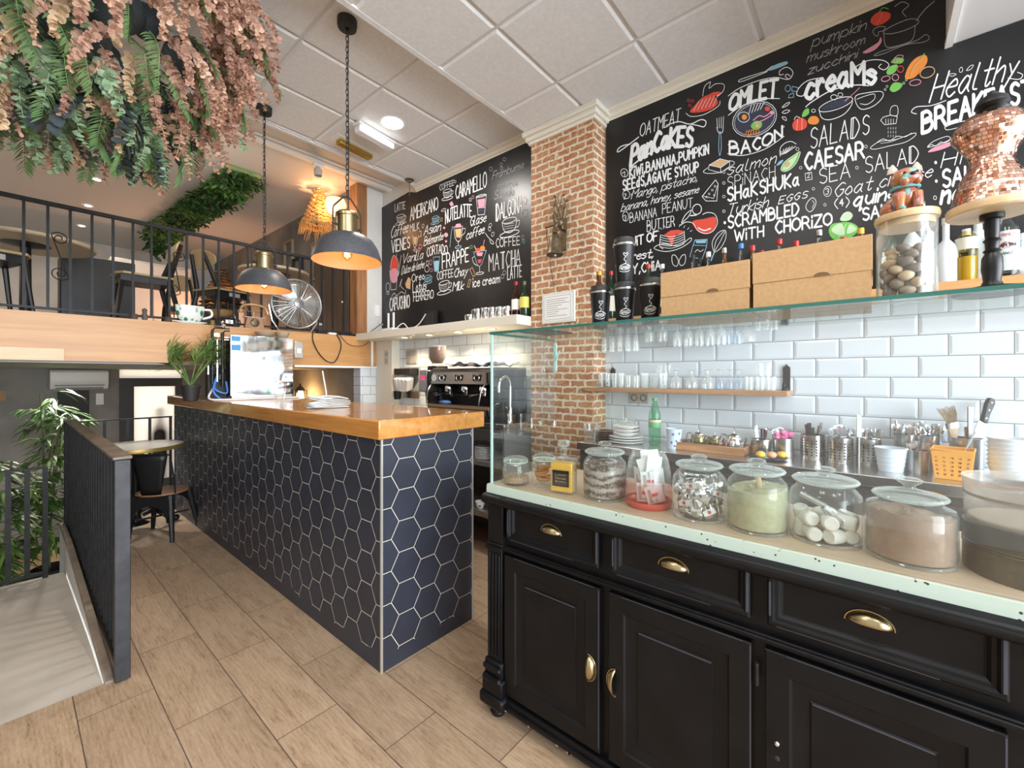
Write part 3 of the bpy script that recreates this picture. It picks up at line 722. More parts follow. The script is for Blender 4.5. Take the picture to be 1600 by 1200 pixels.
R_.draw([('F', CRED, [(1238, 195), (1243, 187), (1252, 184), (1260, 189), (1260, 199), (1250, 204), (1241, 203)]), ('l', W_, 0.6, [(1246, 187), (1245, 203)]), ('l', W_, 0.6, [(1253, 185), (1253, 203)]), ('F', ORG, [(1262, 189), (1267, 182), (1276, 182), (1280, 188), (1276, 194), (1266, 194)]), ('F', GRN, [(1253, 182), (1256, 173), (1263, 169), (1264, 177), (1258, 182)]), ('s', W_, 0.9, [(1250, 184), (1244, 182), (1241, 187)]), ('e', W_, 0.9, 1271, 173, 3, 2.5, 0)], 'pumpkin_drawing')
R_.draw([('e', BLU, 0.9, 1231, 138, 4, 5, 0.2), ('l', BLU, 0.9, [(1238, 135), (1247, 137), (1246, 143), (1237, 142), (1238, 135)]), ('l', BLU, 0.9, [(1233, 148), (1240, 145), (1240, 152), (1232, 153), (1233, 148)])], 'spice_drawing')
# pot and vegetables, top right
R_.draw([('o', DIM, 1.1, [(1380, 50), (1395, 40), (1420, 30), (1434, 31), (1433, 38), (1412, 48), (1390, 53)]), ('s', DIM, 1.1, [(1381, 53), (1383, 70), (1392, 74), (1420, 66), (1428, 56), (1430, 40)]), ('s', DIM, 1.4, [(1432, 32), (1445, 15), (1460, 2)]), ('F', CRED, [(1360, 33), (1366, 23), (1376, 18), (1390, 20), (1391, 28), (1380, 37), (1367, 40)]), ('s', DIM, 0.8, [(1370, 38), (1376, 28), (1378, 19)]),
         ('s', GRN, 1.4, [(1374, 18), (1380, 12), (1388, 14)]), ('F', PNK, [(1348, 82), (1358, 75), (1372, 66), (1376, 58), (1377, 66), (1368, 77), (1355, 83)]), ('o', DIM, 1.0, [(1364, 48), (1372, 42), (1383, 42), (1380, 48), (1373, 50), (1372, 56), (1367, 55)]), ('o', DIM, 1.0, [(1366, 87), (1378, 80), (1430, 64), (1446, 54), (1452, 60), (1442, 66), (1415, 70), (1380, 84)]), ('s', DIM, 1.2, [(1398, 10), (1410, 3), (1420, 8), (1410, 18), (1416, 26)])], 'cooking_pot_drawing')
R_.draw([('F', ORG, [(1414, 122), (1420, 103), (1432, 90), (1446, 86), (1449, 96), (1440, 110), (1427, 122)]), ('s', TAN, 1.6, [(1422, 118), (1429, 104), (1441, 92)]), ('F', GRN, [(1385, 114), (1390, 104), (1402, 101), (1400, 111), (1391, 117)]), ('F', GRN, [(1392, 98), (1400, 90), (1412, 92), (1408, 99)]), ('F', GRN, [(1390, 139), (1397, 129), (1410, 131), (1406, 139), (1396, 144)]), ('s', GRN, 2, [(1441, 90), (1444, 84)]),
         ('o', PNK, 1.1, [(1395, 95), (1402, 87), (1411, 87), (1408, 93), (1402, 94), (1400, 98)]), ('e', CRED, 1.2, 1407, 108, 5, 5, 0), ('e', PNK, 1.2, 1399, 121, 5, 5, 0), ('e', PNK, 1.2, 1384, 123, 7, 4, -0.3), ('e', TAN, 1.4, 1449, 113, 12, 8, -0.4), ('e', PNK, 1.2, 1430, 129, 9, 4.5, -0.2)] + spot_dots([(1386, 135), (1412, 130), (1416, 125), (1383, 140)], MNT, r=1.6), 'vegetables_drawing')
R_.draw([('l', W_, 0.9, [(1380, 183), (1391, 180), (1402, 182), (1400, 193), (1382, 195), (1376, 188), (1380, 183)]), ('o', W_, 0.9, [(1391, 179), (1393, 167), (1402, 166), (1402, 180)])] + [('l', W_, 0.8, [(1384 + 4 * i, 186), (1384 + 4 * i, 193)]) for i in range(4)] + [('l', W_, 0.7, [(1388 + (i % 4) * 4, 199 + (i // 4) * 6), (1387.5 + (i % 4) * 4, 202 + (i // 4) * 6)]) for i in range(12)] +
        [('o', W_, 0.9, [(1360, 231), (1375, 221), (1400, 218), (1428, 208), (1430, 212), (1415, 222), (1390, 228), (1368, 233)]), ('s', W_, 0.9, [(1371, 222), (1380, 217), (1390, 220), (1402, 213), (1414, 214), (1424, 208)]), ('s', W_, 0.7, [(1376, 224), (1390, 222), (1404, 217)])], 'grated_cheese_drawing')
T('Healthy', 1452, 160, 1585, 122, 44, 42, 0.065, sh=0.35, gap=1.4)
T('BREAKFAST', 1441, 208, 1612, 158, 31, 34, 0.19, arc=4)
R_.draw([('s', W_, 1.3, [(1478, 157), (1455, 165), (1432, 167), (1424, 175), (1432, 178)]), ('s', W_, 1.3, [(1575, 122), (1592, 124), (1598, 117), (1590, 113)]), ('o', W_, 1, [(1481, 117), (1488, 115), (1494, 116), (1488, 119)]), ('o', W_, 1, [(1499, 108), (1503, 105), (1504, 111), (1500, 113)]), ('o', W_, 1, [(1510, 110), (1516, 103), (1521, 102), (1517, 108)])])
R_.draw([('F', PNK, [(1451, 236), (1460, 230), (1484, 222), (1486, 227), (1470, 234), (1452, 238)]), ('o', W_, 0.9, [(1450, 228), (1460, 220), (1480, 213), (1484, 218), (1466, 226), (1452, 230)]), ('s', W_, 0.9, [(1449, 230), (1456, 226), (1462, 228), (1470, 222), (1476, 223), (1486, 218)]), ('s', W_, 1, [(1476, 199), (1490, 193), (1515, 188), (1500, 198), (1480, 203), (1476, 199)])], 'sandwich_drawing')
T('Hi', 1470, 262, 1500, 256, 24, 24, 0.08, sh=0.3)
T('SAL', 1472, 293, 1520, 285, 27, 26, 0.17)
T('no', 1470, 318, 1500, 314, 30, 28, 0.2, sh=0.2)
R_.draw([('E', W_, 0, 1462, 254, 2.2, 2.6, 0), ('E', W_, 0, 1463, 283, 2.2, 2.6, 0), ('e', W_, 0.9, 1461, 309, 2.4, 3, 0)], 'bullet_mark')
# ---------------- drinks menu
L_ = Board('menu_chalkboard', 'black drinks menu chalkboard with coffee names above the cream ledge, left of the brick pillar', 0.55)
bb = B().prism([(2.112, 1.886), (4.485, 1.886), (4.485, 3.42), (3.96, 3.46), (3.82, ZF - 0.073), (2.135, ZF - 0.073), (2.112, ZC - 0.12)], XW - 0.012, XW - 0.0005, 'x')
obj('board', bb, BOARDM, L_.root)
T = L_.text
def cup(u, v, k, c=W_):
    ops = [('e', c, 0.8 * k ** .5, u, v - 5 * k, 6.5 * k, 2.2 * k, -0.3), ('s', c, 1.0 * k ** .5, [(u - 6.5 * k, v - 3 * k), (u - 5 * k, v + 4 * k), (u, v + 6 * k), (u + 5 * k, v + 2 * k), (u + 6.5 * k, v - 6 * k)]),
           ('s', c, 0.9 * k ** .5, [(u + 6 * k, v - 4 * k), (u + 9 * k, v - 5 * k), (u + 8 * k, v), (u + 5 * k, v + 1.5 * k)]), ('e', c, 0.9 * k ** .5, u, v + 7 * k, 9 * k, 2.4 * k, -0.28)]
    for i in range(3): ops.append(('l', c, 0.5, [(u - 5 * k, v - 1 * k + 2 * i * k), (u + 4 * k, v - 2.6 * k + 2 * i * k)]))
    return ops
T('LATTE', 617, 331, 633, 326, 12, 11, 0.11)
L_.draw(cup(626, 342, 0.95), 'coffee_cup_drawing')
T('AMERiCANO', 641, 345, 684, 327, 20, 19, 0.10, dbl=True, gap=1.4)
T('COFFEE', 687, 298, 709, 289, 9, 8, 0.12)
L_.draw(cup(699, 303, 1.0) + spot_dots([(711, 284)], r=1.8), 'coffee_cup_drawing')
T('Coffee', 610, 373, 637, 362, 19, 17, 0.09, sh=0.3, gap=1)
T('MiLK', 641, 363, 655, 358, 12, 11, 0.10)
T('ViENES', 612, 395, 640, 387, 19, 17, 0.12)
T('Asian', 662, 368, 688, 360, 15, 14, 0.09, sh=0.3, gap=1.1)
T('Belmonte', 662, 384, 692, 374, 14, 12, 0.09, sh=0.3, gap=0.8)
T('NUTELATTE', 696, 350, 737, 339, 20, 19, 0.10, arc=4, gap=1.3)
T('CARAMELLO', 712, 311, 760, 292, 20, 24, 0.09, dbl=True, gap=1.3)
T('Frambuesa', 769, 281, 818, 262, 13, 12, 0.08, c=DIM, sh=0.35, gap=1)
T('mora', 777, 296, 808, 290, 11, 10, 0.08, c=DIM, sh=0.35, gap=1)
T('Sandia', 771, 312, 803, 305, 14, 13, 0.09, c=DIM, sh=0.35, gap=1)
T('DALGONA', 775, 345, 816, 330, 25, 24, 0.09, dbl=True, gap=1.3)
T('Glase', 734, 354, 759, 346, 16, 14, 0.09, sh=0.3, gap=1)
T('coffee', 728, 375, 756, 364, 15, 14, 0.09, sh=0.3, gap=0.9)
T('CORTADO', 667, 402, 699, 397, 14, 13, 0.11, arc=3, gap=1.4)
T('COFFEE', 775, 387, 812, 382, 14, 13, 0.10)
T('MATCHA', 764, 424, 813, 414, 26, 25, 0.06, dbl=True)
T('LATTE', 793, 437, 815, 432, 19, 18, 0.09)
T('FRAPPE', 691, 420, 732, 408, 22, 21, 0.10)
T('COFFEE', 683, 438, 708, 432, 13, 12, 0.10)
T('Chay', 709, 434, 730, 429, 14, 13, 0.11, sh=0.3, gap=1)
T('Vanilla', 628, 412, 661, 404, 15, 14, 0.08, sh=0.35, gap=0.9)
T('Dulce de leche', 627, 429, 662, 418, 13, 12, 0.08, sh=0.35, gap=0.7)
T('Oreo', 644, 441, 663, 436, 12, 11, 0.11)
T('Lotus', 645, 457, 666, 452, 15, 13, 0.11)
T('FERRERO', 646, 471, 677, 466, 14, 13, 0.11, gap=1.3)
T('CAPUCHiNO', 609, 486, 640, 480, 20, 19, 0.10, gap=1.2)
T('Milk', 707, 455, 724, 452, 14, 13, 0.12, sh=0.3, gap=1)
T('ice cream', 739, 449, 781, 441, 14, 13, 0.13, gap=1.3)
L_.draw(cup(680, 343, 0.75, BLU), 'coffee_cup_drawing')
L_.draw(cup(668, 436, 0.8, BLU), 'coffee_cup_drawing')
L_.draw(cup(694, 448, 1.25), 'coffee_cup_drawing')
L_.draw(cup(796, 353, 1.75), 'coffee_cup_drawing')
L_.draw([('F', CRED, [(610, 420), (612, 405), (616, 400), (621, 407), (621, 420)]), ('F', PNK, [(610, 422), (621, 421), (619.5, 440), (611.5, 440)]), ('l', W_, 0.7, [(609, 422), (611, 453), (619, 452), (622, 420)]), ('s', W_, 0.7, [(610, 420), (612, 405), (616, 399), (622, 408), (622, 420)]), ('s', W_, 0.8, [(624, 424), (622, 430), (627, 399)]), ('l', W_, 0.6, [(619, 402), (620, 396)])], 'milkshake_drawing')
L_.draw([('s', W_, 0.8, [(612, 463), (616, 458), (620, 462), (627, 456), (633, 459), (634, 453)]), ('e', W_, 0.7, 606, 449, 3, 7, 0), ('e', W_, 0.6, 606, 458, 2, 2, 0), ('s', W_, 0.8, [(624, 448), (628, 436), (626, 446), (631, 452)]), ('f', TAN, [(633, 444), (638, 433), (642, 436), (641, 452), (635, 450)])], 'coffee_bean_drawing')
L_.draw([('l', BLU, 0.9, [(677, 402), (679, 424), (685, 424), (687, 401), (677, 402)]), ('f', BLU, [(678, 408), (686, 407), (685, 423), (679, 423)]), ('e', PNK, 0.8, 673, 410, 2, 4, 0), ('e', W_, 0.7, 668, 411, 2, 3.5, 0), ('e', W_, 0.7, 667, 420, 3.5, 5, 0), ('e', PNK, 0.7, 674, 422, 2, 2.5, 0)], 'glass_drawing')
L_.draw([('f', TAN, [(646, 370), (652, 370), (650, 382), (647, 382)]), ('l', W_, 0.8, [(645, 368), (646, 382), (648, 388), (651, 382), (654, 368)]), ('e', W_, 0.7, 649, 391, 3, 1.6, 0), ('e', PNK, 0.9, 657, 385, 2.5, 3, 0), ('e', PNK, 0.9, 655, 390, 2, 2, 0), ('l', W_, 0.7, [(655, 362), (658, 361), (658, 369), (655, 370)])], 'frappe_glass_drawing')
L_.draw([('f', TAN, [(711, 358), (721, 357), (720, 371), (713, 371)]), ('f', PNK, [(710, 356), (713, 350), (719, 349), (722, 355)]), ('l', W_, 0.9, [(709, 354), (711, 371), (714, 377), (718, 377), (721, 371), (723, 353)]), ('l', W_, 0.8, [(716, 377), (716, 384)]), ('e', BLU, 0.9, 716, 386, 5, 1.8, -0.2), ('s', W_, 0.8, [(722, 358), (727, 357), (726, 364), (722, 368)]), ('s', BLU, 1.2, [(707, 354), (705, 365), (703, 386)])], 'latte_glass_drawing')
L_.draw([('f', PNK, [(746, 312), (758, 310), (757, 323), (748, 324)]), ('l', W_, 0.9, [(744, 308), (747, 336), (757, 335), (760, 304), (744, 308)]), ('e', W_, 0.6, 752, 306, 8, 2, -0.25), ('l', W_, 0.7, [(746, 325), (758, 324)]), ('f', SLT, [(747, 326), (757, 325), (757, 332), (748, 333)])], 'layered_drink_drawing')
L_.draw([('l', BLU, 1.0, [(740, 394), (745, 412), (749, 417), (753, 412), (760, 391), (740, 394)]), ('E', CRED, 0, 747, 391, 4, 3.6, 0), ('E', ORG, 0, 754, 388, 4, 4, 0), ('f', PNK, [(744, 395), (755, 394), (753, 400), (746, 400)]), ('f', CRED, [(746, 406), (753, 405), (751, 411), (748, 411)]), ('l', W_, 0.9, [(749.5, 417), (749.5, 425)]), ('e', W_, 0.9, 750, 427, 6, 1.8, -0.15), ('s', W_, 0.9, [(741, 401), (738, 404), (741, 412), (746, 415)]), ('l', PNK, 1.4, [(755, 384), (757, 375)]), ('l', W_, 1, [(741, 384), (744, 390)])], 'ice_cream_sundae_drawing')
for op in ([('l', TAN, 1.0, [(734, 421), (738, 418), (743, 430), (739, 432), (734, 421)]), ('l', TAN, 1.0, [(730, 448), (733, 437), (736, 437), (733, 449), (730, 448)]), ('e', DIM, 0.9, 785, 432, 2.5, 3, 0), ('e', DIM, 0.9, 788, 426, 2.5, 3, 0), ('l', DIM, 0.9, [(816, 328), (824, 327), (823, 337), (815, 338), (816, 328)]), ('l', PNK, 0.9, [(818, 307), (824, 312), (821, 320), (816, 314)]), ('s', W_, 0.9, [(758, 364), (764, 372), (770, 377), (771, 381), (767, 380), (765, 374)]), ('e', W_, 0.7, 770, 366, 2, 3.5, 0.3), ('e', W_, 0.7, 766, 352, 2, 3, 0.3), ('e', W_, 0.7, 765, 358, 2, 3, -0.3), ('e', DIM, 0.8, 817, 371, 2, 3.5, 0), ('e', BLU, 0.8, 818, 377, 2, 2.5, 0)] +
        [('f', PNK, [(702, 318), (706, 314), (709, 320), (705, 323)]), ('e', W_, 0.7, 693, 328, 4, 1.6, -0.5), ('E', PNK, 0, 694, 356, 1.6, 2, 0), ('E', PNK, 0, 697, 367, 3, 3.4, 0), ('E', PNK, 0, 697, 377, 1.6, 2, 0), ('e', TAN, 0.8, 690, 343, 1.6, 2.6, 0.3), ('e', W_, 0.6, 661, 353, 1.6, 3, 0.2), ('e', DIM, 0.8, 767, 264, 2.4, 3, 0), ('e', DIM, 0.8, 783, 257, 2, 2.6, 0), ('e', DIM, 0.8, 788, 249, 2.4, 2.6, 0), ('e', DIM, 0.8, 784, 263, 2, 2.4, 0), ('e', PNK, 0.8, 739, 308, 1.6, 2.4, 0), ('e', W_, 0.7, 735, 312, 1.6, 2.4, 0), ('e', GRN, 0.7, 736, 386, 2.5, 2, -0.5)]): L_.draw([op], 'small_doodle')
# ---------------------------------------------------------------- bar
rnd = random.Random(7)
CR_ = Vector((SP, -CP, 0)); CF_ = Vector((CP, SP, 0))
bar = thing('bar_counter', 'long bar body clad in dark hexagon tiles with pale grout', 'counter', (1.437, 1.77, 0))
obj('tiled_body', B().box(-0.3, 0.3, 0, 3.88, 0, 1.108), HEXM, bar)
obj('edge_trim', B().box(-0.303, -0.293, -0.003, 0.007, 0, 1.108), mat('metal_trim', (0.62, 0.60, 0.56), 0.35, 0.6), bar)
obj('edge_trim', B().box(0.293, 0.303, -0.003, 0.007, 0, 1.108), MATS['metal_trim'], bar)
wt = obj('bar_worktop', B().box(1.095, 1.79, 1.725, 5.74, 1.1085, 1.1975), BARTOP, bev=0.006)
tag(wt, 'thick orange-brown polished wooden worktop lying on the hexagon-tiled bar', 'worktop')
BT = 1.198
# machine with a mirror-polished back panel
ym = 4.22
x0, x1 = P(360, 600, y=ym)[0], P(458, 600, y=ym)[0]
zt0, zt1 = P(360, 524, y=ym)[2], P(458, 529, y=ym)[2]
m_ = thing('coffee_machine', 'boxy machine with mirror-polished steel back standing on the wooden bar worktop', 'coffee machine', ((x0 + x1) / 2, ym, BT))
hw = (x1 - x0) / 2; hh = zt1 - BT
obj('back_panel', B().box(-hw, hw, 0, 0.012, 0.035, hh), MIRROR, m_, bev=0.002)
obj('body', B().box(-hw + 0.02, hw - 0.01, 0.0125, 0.20, 0.04, hh - 0.02), BLKMAT, m_)
obj('base_tray', B().box(-hw + 0.01, hw - 0.005, 0.0, 0.2, 0.012, 0.038), STEEL, m_, bev=0.002)
obj('side_frame', B().box(-hw - 0.13, -hw - 0.005, 0.13, 0.20, 0.02, hh - 0.05), BLKMAT, m_)
for sx in (-1, 1): obj('foot', B().lathe([(0.015, 0), (0.012, 0.014)], 12, (sx * (hw - 0.05), 0.05, 0)), RUBBER, m_)
st = mat('blue_sticker', (0.05, 0.25, 0.55), 0.5)
b = B().box(-hw + 0.008, -hw + 0.075, -0.0015, -0.0002, hh - 0.055, hh - 0.012); obj('sticker', b, st, m_)
b = B().box(-hw + 0.008, -hw + 0.075, -0.0015, -0.0002, hh - 0.135, hh - 0.085); obj('sticker', b, st, m_)
for i, (dx, z0, z1, r) in enumerate(((-0.035, 0.12, 0.58, 0.012), (-0.075, 0.16, 0.52, 0.01), (-0.11, 0.14, 0.60, 0.011), (-0.14, 0.22, 0.5, 0.009))):
    b = B().tube([(-hw + dx, 0.08, z0), (-hw + dx, 0.08, z1)], r, 10)
    b.tube([(-hw + dx, 0.08, z1), (-hw + dx + 0.02, 0.08, z1 + 0.02), (-hw + 0.02, 0.09, z1 + 0.02)], 0.006, 8)
    b.lathe([(r * 1.7, 0), (r * 1.7, 0.03)], 10, (-hw + dx, 0.08, z0 + 0.12))
    obj('pipe', b, CHROME if i % 2 else BLACK, m_)
for k, (z, s_) in enumerate(((0.2, 0.05), (0.33, 0.06), (0.46, 0.05), (0.56, 0.04))):
    obj('valve', B().cb(-hw - 0.05 - 0.012 * k, 0.11, z, 0.07, 0.05, s_), (BLACK, BRONZE, DKWOOD, BRASS)[k], m_, bev=0.004)
obj('tap', B().lathe([(0.012, 0), (0.018, 0.02), (0.01, 0.03), (0.022, 0.045), (0.006, 0.06)], 12, (-hw - 0.03, 0.08, 0.625)).tube([(-hw - 0.03, 0.08, 0.63), (-hw - 0.11, 0.06, 0.635)], 0.006), CHROME, m_)
for c, pts in ((PLASTW, [(-hw - 0.10, 0.1, 0.10), (-hw - 0.15, 0.02, 0.02), (-hw - 0.06, -0.06, 0.008), (-0.05, -0.06, 0.008), (hw - 0.03, -0.07, 0.008), (hw + 0.06, -0.03, 0.008)]),
               (BLUEP, [(-hw - 0.08, 0.08, 0.20), (-hw - 0.11, 0.05, 0.08), (-hw - 0.06, 0.03, 0.01), (-hw + 0.0, 0.04, 0.008)]), (BLUEP, [(-hw - 0.06, 0.1, 0.22), (-hw - 0.09, 0.09, 0.1), (-hw - 0.01, 0.06, 0.06), (-hw - 0.01, 0.08, 0.16)])):
    obj('hose', B().tube(catmull(pts, 6), 0.008, 8), c, m_)
# stacked bowls on the machine
def bowl(r, h): return [(r * 0.45, 0), (r * 0.5, 0.003), (r * 0.85, h * 0.5), (r, h), (r * 0.95, h), (r * 0.8, h * 0.5), (r * 0.4, 0.008)]
bo = mat('beige_stoneware', (0.42, 0.33, 0.23), 0.5)
for (u, r, h, lb) in ((414, 0.085, 0.05, 'left beige stoneware bowl on top of the mirror-backed machine'), (441, 0.065, 0.06, 'right narrower beige stoneware cup on top of the mirror-backed machine')):
    o = obj('bowl', B().lathe(bowl(r, h), 24), bo, loc=(P(u, 520, y=ym + 0.11)[0], ym + 0.11, BT + hh + 0.0005)); tag(o, lb, 'bowl')
# small palm in a black pot
xp, yp = P(298, 610, y=4.33)[0], 4.33
pl = thing('potted_palm', 'small fluffy palm in a dark pot at the far end of the bar', 'plant', (xp, yp, BT))
obj('pot', B().lathe([(0.045, 0), (0.05, 0.004), (0.066, 0.115), (0.071, 0.115), (0.071, 0.13), (0.06, 0.13), (0.056, 0.10), (0.0, 0.10)], 20), BLKMAT, pl)
PALM = noisy('palm_leaf', (0.10, 0.19, 0.04), (0.26, 0.36, 0.10), 8, 0.6)
PALM2 = noisy('palm_leaf_dark', (0.05, 0.12, 0.025), (0.14, 0.25, 0.06), 8, 0.6)
def blade(b, p, d, L, w, droop=0.3, up=(0, 0, 1)):
    d = Vector(d).normalized(); s_ = d.cross(Vector(up)); s_ = s_.normalized() if s_.length > 1e-3 else Vector((1, 0, 0))
    p = Vector(p); vs = []
    for i, (t, q) in enumerate(((0, 0.25), (0.35, 1), (0.7, 0.75), (1, 0.05))):
        c = p + d * L * t - Vector((0, 0, droop * L * t * t))
        vs += [c - s_ * w * q / 2, c + s_ * w * q / 2]
    b.add(vs, [(0, 1, 3, 2), (2, 3, 5, 4), (4, 5, 7, 6)])
for k in range(11):
    b = B(); a = rnd.uniform(0, 2 * PI); q = (-0.55, 0.42)[k % 2] + rnd.uniform(-.25, .25)
    dv = (CR_ * q + CF_ * rnd.uniform(-.35, .2) + Vector((0, 0, 1))).normalized(); L = rnd.uniform(.22, .36)
    stem = [Vector((0, 0, 0.12)) + dv * L * t + Vector((dv.x, dv.y, 0)) * 0.06 * t * t for t in (0, .25, .5, .75, 1)]
    b.tube(stem, [0.005, .0045, .004, .0035, .003], 5); s1 = dv.cross(Vector((0, 0, 1))).normalized(); s2 = dv.cross(s1)
    for i in range(46):
        w_ = rnd.uniform(-1.35, 1.35); e_ = rnd.uniform(-.5, .5)
        blade(b, stem[4].lerp(stem[2], rnd.uniform(0, .5)), dv * math.cos(w_) + CR_ * math.sin(w_) + s2 * e_, rnd.uniform(.15, .24), 0.011, 0.3)
    obj('frond', b, PALM if k % 3 else PALM2, pl)
# small faceted glass
o = obj('glass_tumbler', B().lathe([(0.03, 0), (0.034, 0.01), (0.047, 0.085), (0.05, 0.1), (0.047, 0.1), (0.044, 0.085), (0.03, 0.014)], 14), GLASS, loc=(*P(437, 626, z=BT)[:2], BT + 0.001))
tag(o, 'small clear glass tumbler on the bar in front of the mirror-backed machine', 'glass')
# pile of white slips with a bill spike
px_, py_ = P(512, 637, z=BT)[:2]
sp_ = thing('bill_spike', 'pile of white paper slips on a spike lying on the wooden bar worktop', 'papers', (px_, py_, BT))
for i in range(8):
    b = B(); a = rnd.uniform(-0.5, 0.5); ca, sa = math.cos(a), math.sin(a); vs = []
    for j in range(6):
        t = j / 5 - 0.5
        for s_ in (-0.06, 0.06):
            x, y = t * 0.25, s_
            vs.append((x * ca - y * sa + rnd.uniform(-.004, .004), x * sa + y * ca, 0.004 + i * 0.0075 + 0.02 * (1 - 4 * t * t) * (i / 7) + (0.025 if j == 0 and i > 4 else 0)))
    b.add(vs, [(2 * j, 2 * j + 1, 2 * j + 3, 2 * j + 2) for j in range(5)])
    o = obj('paper_slip', b, PAPER, sp_)
    md = o.modifiers.new('thick', 'SOLIDIFY'); md.thickness = 0.003
obj('spike', B().tube([(0, 0.02, 0.0), (0, 0.02, 0.1), (-0.02, 0.03, 0.24)], 0.004, 6), PLASTW, sp_)
# lantern glowing at the back behind the bar
GLOW = mat('warm_glow', (1, 0.6, 0.25), 0.5, em=(1.0, 0.55, 0.2), es=14)
lx, ly = P(469, 612, y=5.6)[0], 5.6
ln = thing('lantern', 'small glowing lantern against the dark wall behind the mirror-backed machine', 'lantern', (lx, ly, 1.03))
obj('base', B().box(-0.06, 0.06, -0.06, 0.06, 0, 0.015), BLKMAT, ln); obj('cap', B().lathe([(0.07, 0.19), (0.03, 0.24), (0.012, 0.25), (0.012, 0.28)], 4), BLKMAT, ln)
obj('flame_glass', B().lathe([(0.035, 0.016), (0.045, 0.06), (0.04, 0.15), (0.03, 0.185)], 14), GLOW, ln)
for sx in (-1, 1):
    for sy in (-1, 1): obj('corner_bar', B().box(sx * 0.055 - 0.005, sx * 0.055 + 0.005, sy * 0.055 - 0.005, sy * 0.055 + 0.005, 0.015, 0.2), BLKMAT, ln)
sd_ = obj('wall_shelf', B().box(lx - 0.3, 2.60, ly - 0.15, ly + 0.3, 0.99, 1.029), DKWOOD); tag(sd_, 'dark wooden shelf carrying the glowing lantern behind the bar', 'shelf')
lamp('lantern_light', 'POINT', (lx + 0.03, ly + 0.14, 1.12), 5, (1, 0.55, 0.22), 0.03)
# ---------------------------------------------------------------- pendant lamps
SHADE = noisy('grey_lacquer', (0.055, 0.057, 0.065), (0.075, 0.078, 0.088), 60, 0.42)
SHIN = mat('copper_inside', (0.52, 0.29, 0.18), 0.45)
BULB = mat('bulb_glass', (1, 0.7, 0.35), 0.3, em=(1.0, 0.55, 0.18), es=6)
FIL = mat('filament', (1, 0.8, 0.5), 0.3, em=(1.0, 0.72, 0.35), es=60)
def pendant(x, y, label):
    t = thing('pendant_lamp', label, 'lamp', (x, y, 2.072), 0, 'dome pendant lamps above the bar')
    top = ZF - 0.012 - 2.072
    obj('canopy', B().lathe([(0.012, -0.05), (0.052, -0.048), (0.055, -0.03), (0.055, 0)], 24, (0, 0, top)), BLKMAT, t)
    b = B(); z = 0.375; k = 0
    while z < top - 0.06:
        a = k % 2
        pts = []
        for i in range(10):
            q = 2 * PI * i / 10; c, s_ = 0.008 * math.cos(q), 0.02 * math.sin(q)
            pts.append((c if a else 0, 0 if a else c, z + 0.02 + s_))
        b.tube(pts, 0.0024, 5, True); z += 0.031; k += 1
    obj('chain', b, BLKMAT, t)
    obj('cable', B().tube([(0.006, 0, 0.3), (0.012, 0.004, 0.7), (0.004, 0, 1.1), (0.008, 0, top - 0.04)], 0.003, 6), BLACK, t)
    b = B()
    for s_ in (-1, 1):
        b.tube([(s_ * 0.01, 0, 0.372), (s_ * 0.025, 0, 0.366), (s_ * 0.082, 0, 0.30), (s_ * 0.086, 0, 0.285), (s_ * 0.086, 0, 0.135)], 0.005, 8)
        b.tube([(s_ * 0.09, 0, 0.20), (s_ * 0.055, 0, 0.20)], 0.007, 8)
    b.tube([(-0.02, 0, 0.37), (0.02, 0, 0.37)], 0.006, 8)
    obj('yoke', b, BLKMAT, t)
    obj('socket', B().lathe([(0.058, 0.15), (0.058, 0.255), (0.066, 0.257), (0.066, 0.272), (0.058, 0.275), (0.05, 0.286), (0.015, 0.29)], 28), BRASS, t)
    pr = [(0.062, 0.158), (0.105, 0.146), (0.145, 0.118), (0.172, 0.075), (0.187, 0.03), (0.195, 0.0)]
    obj('shade', B().lathe(pr[::-1], 48), SHADE, t)
    bi = B(); pi = [(r - 0.003, z - 0.003) for r, z in pr]
    n = 48; vs = [((r) * math.cos(2 * PI * j / n), r * math.sin(2 * PI * j / n), z) for r, z in pi for j in range(n)]
    bi.add(vs, [(i * n + j, i * n + (j + 1) % n, (i + 1) * n + (j + 1) % n, (i + 1) * n + j) for i in range(len(pi) - 1) for j in range(n)])
    obj('shade_lining', bi, SHIN, t)
    bl = obj('bulb', B().lathe([(0.012, 0.13), (0.014, 0.11), (0.026, 0.075), (0.031, 0.05), (0.026, 0.022), (0.010, 0.006), (0.0, 0.004)][::-1], 20), glass('amber_bulb', (1, 0.82, 0.55), 1, (1, 0.6, 0.25), 1.3), t)
    b = B()
    for i in range(6):
        q = 2 * PI * i / 6; b.tube([(0.006 * math.cos(q), 0.006 * math.sin(q), 0.09), (0.015 * math.cos(q), 0.015 * math.sin(q), 0.03), (0.008 * math.cos(q + .5), 0.008 * math.sin(q + .5), 0.085)], 0.0022, 5)
    obj('filament', b, FIL, t)
    lamp('pendant_glow', 'POINT', (x, y, 2.072 + 0.035), 0.15, (1, 0.60, 0.32), 0.03)
    return t
pendant(1.277, 3.588, 'grey dome pendant lamp hanging nearer the mezzanine railing and the fan')
pendant(1.277, 2.34, 'grey dome pendant lamp with brass neck hanging beside the drinks chalkboard, larger in view')
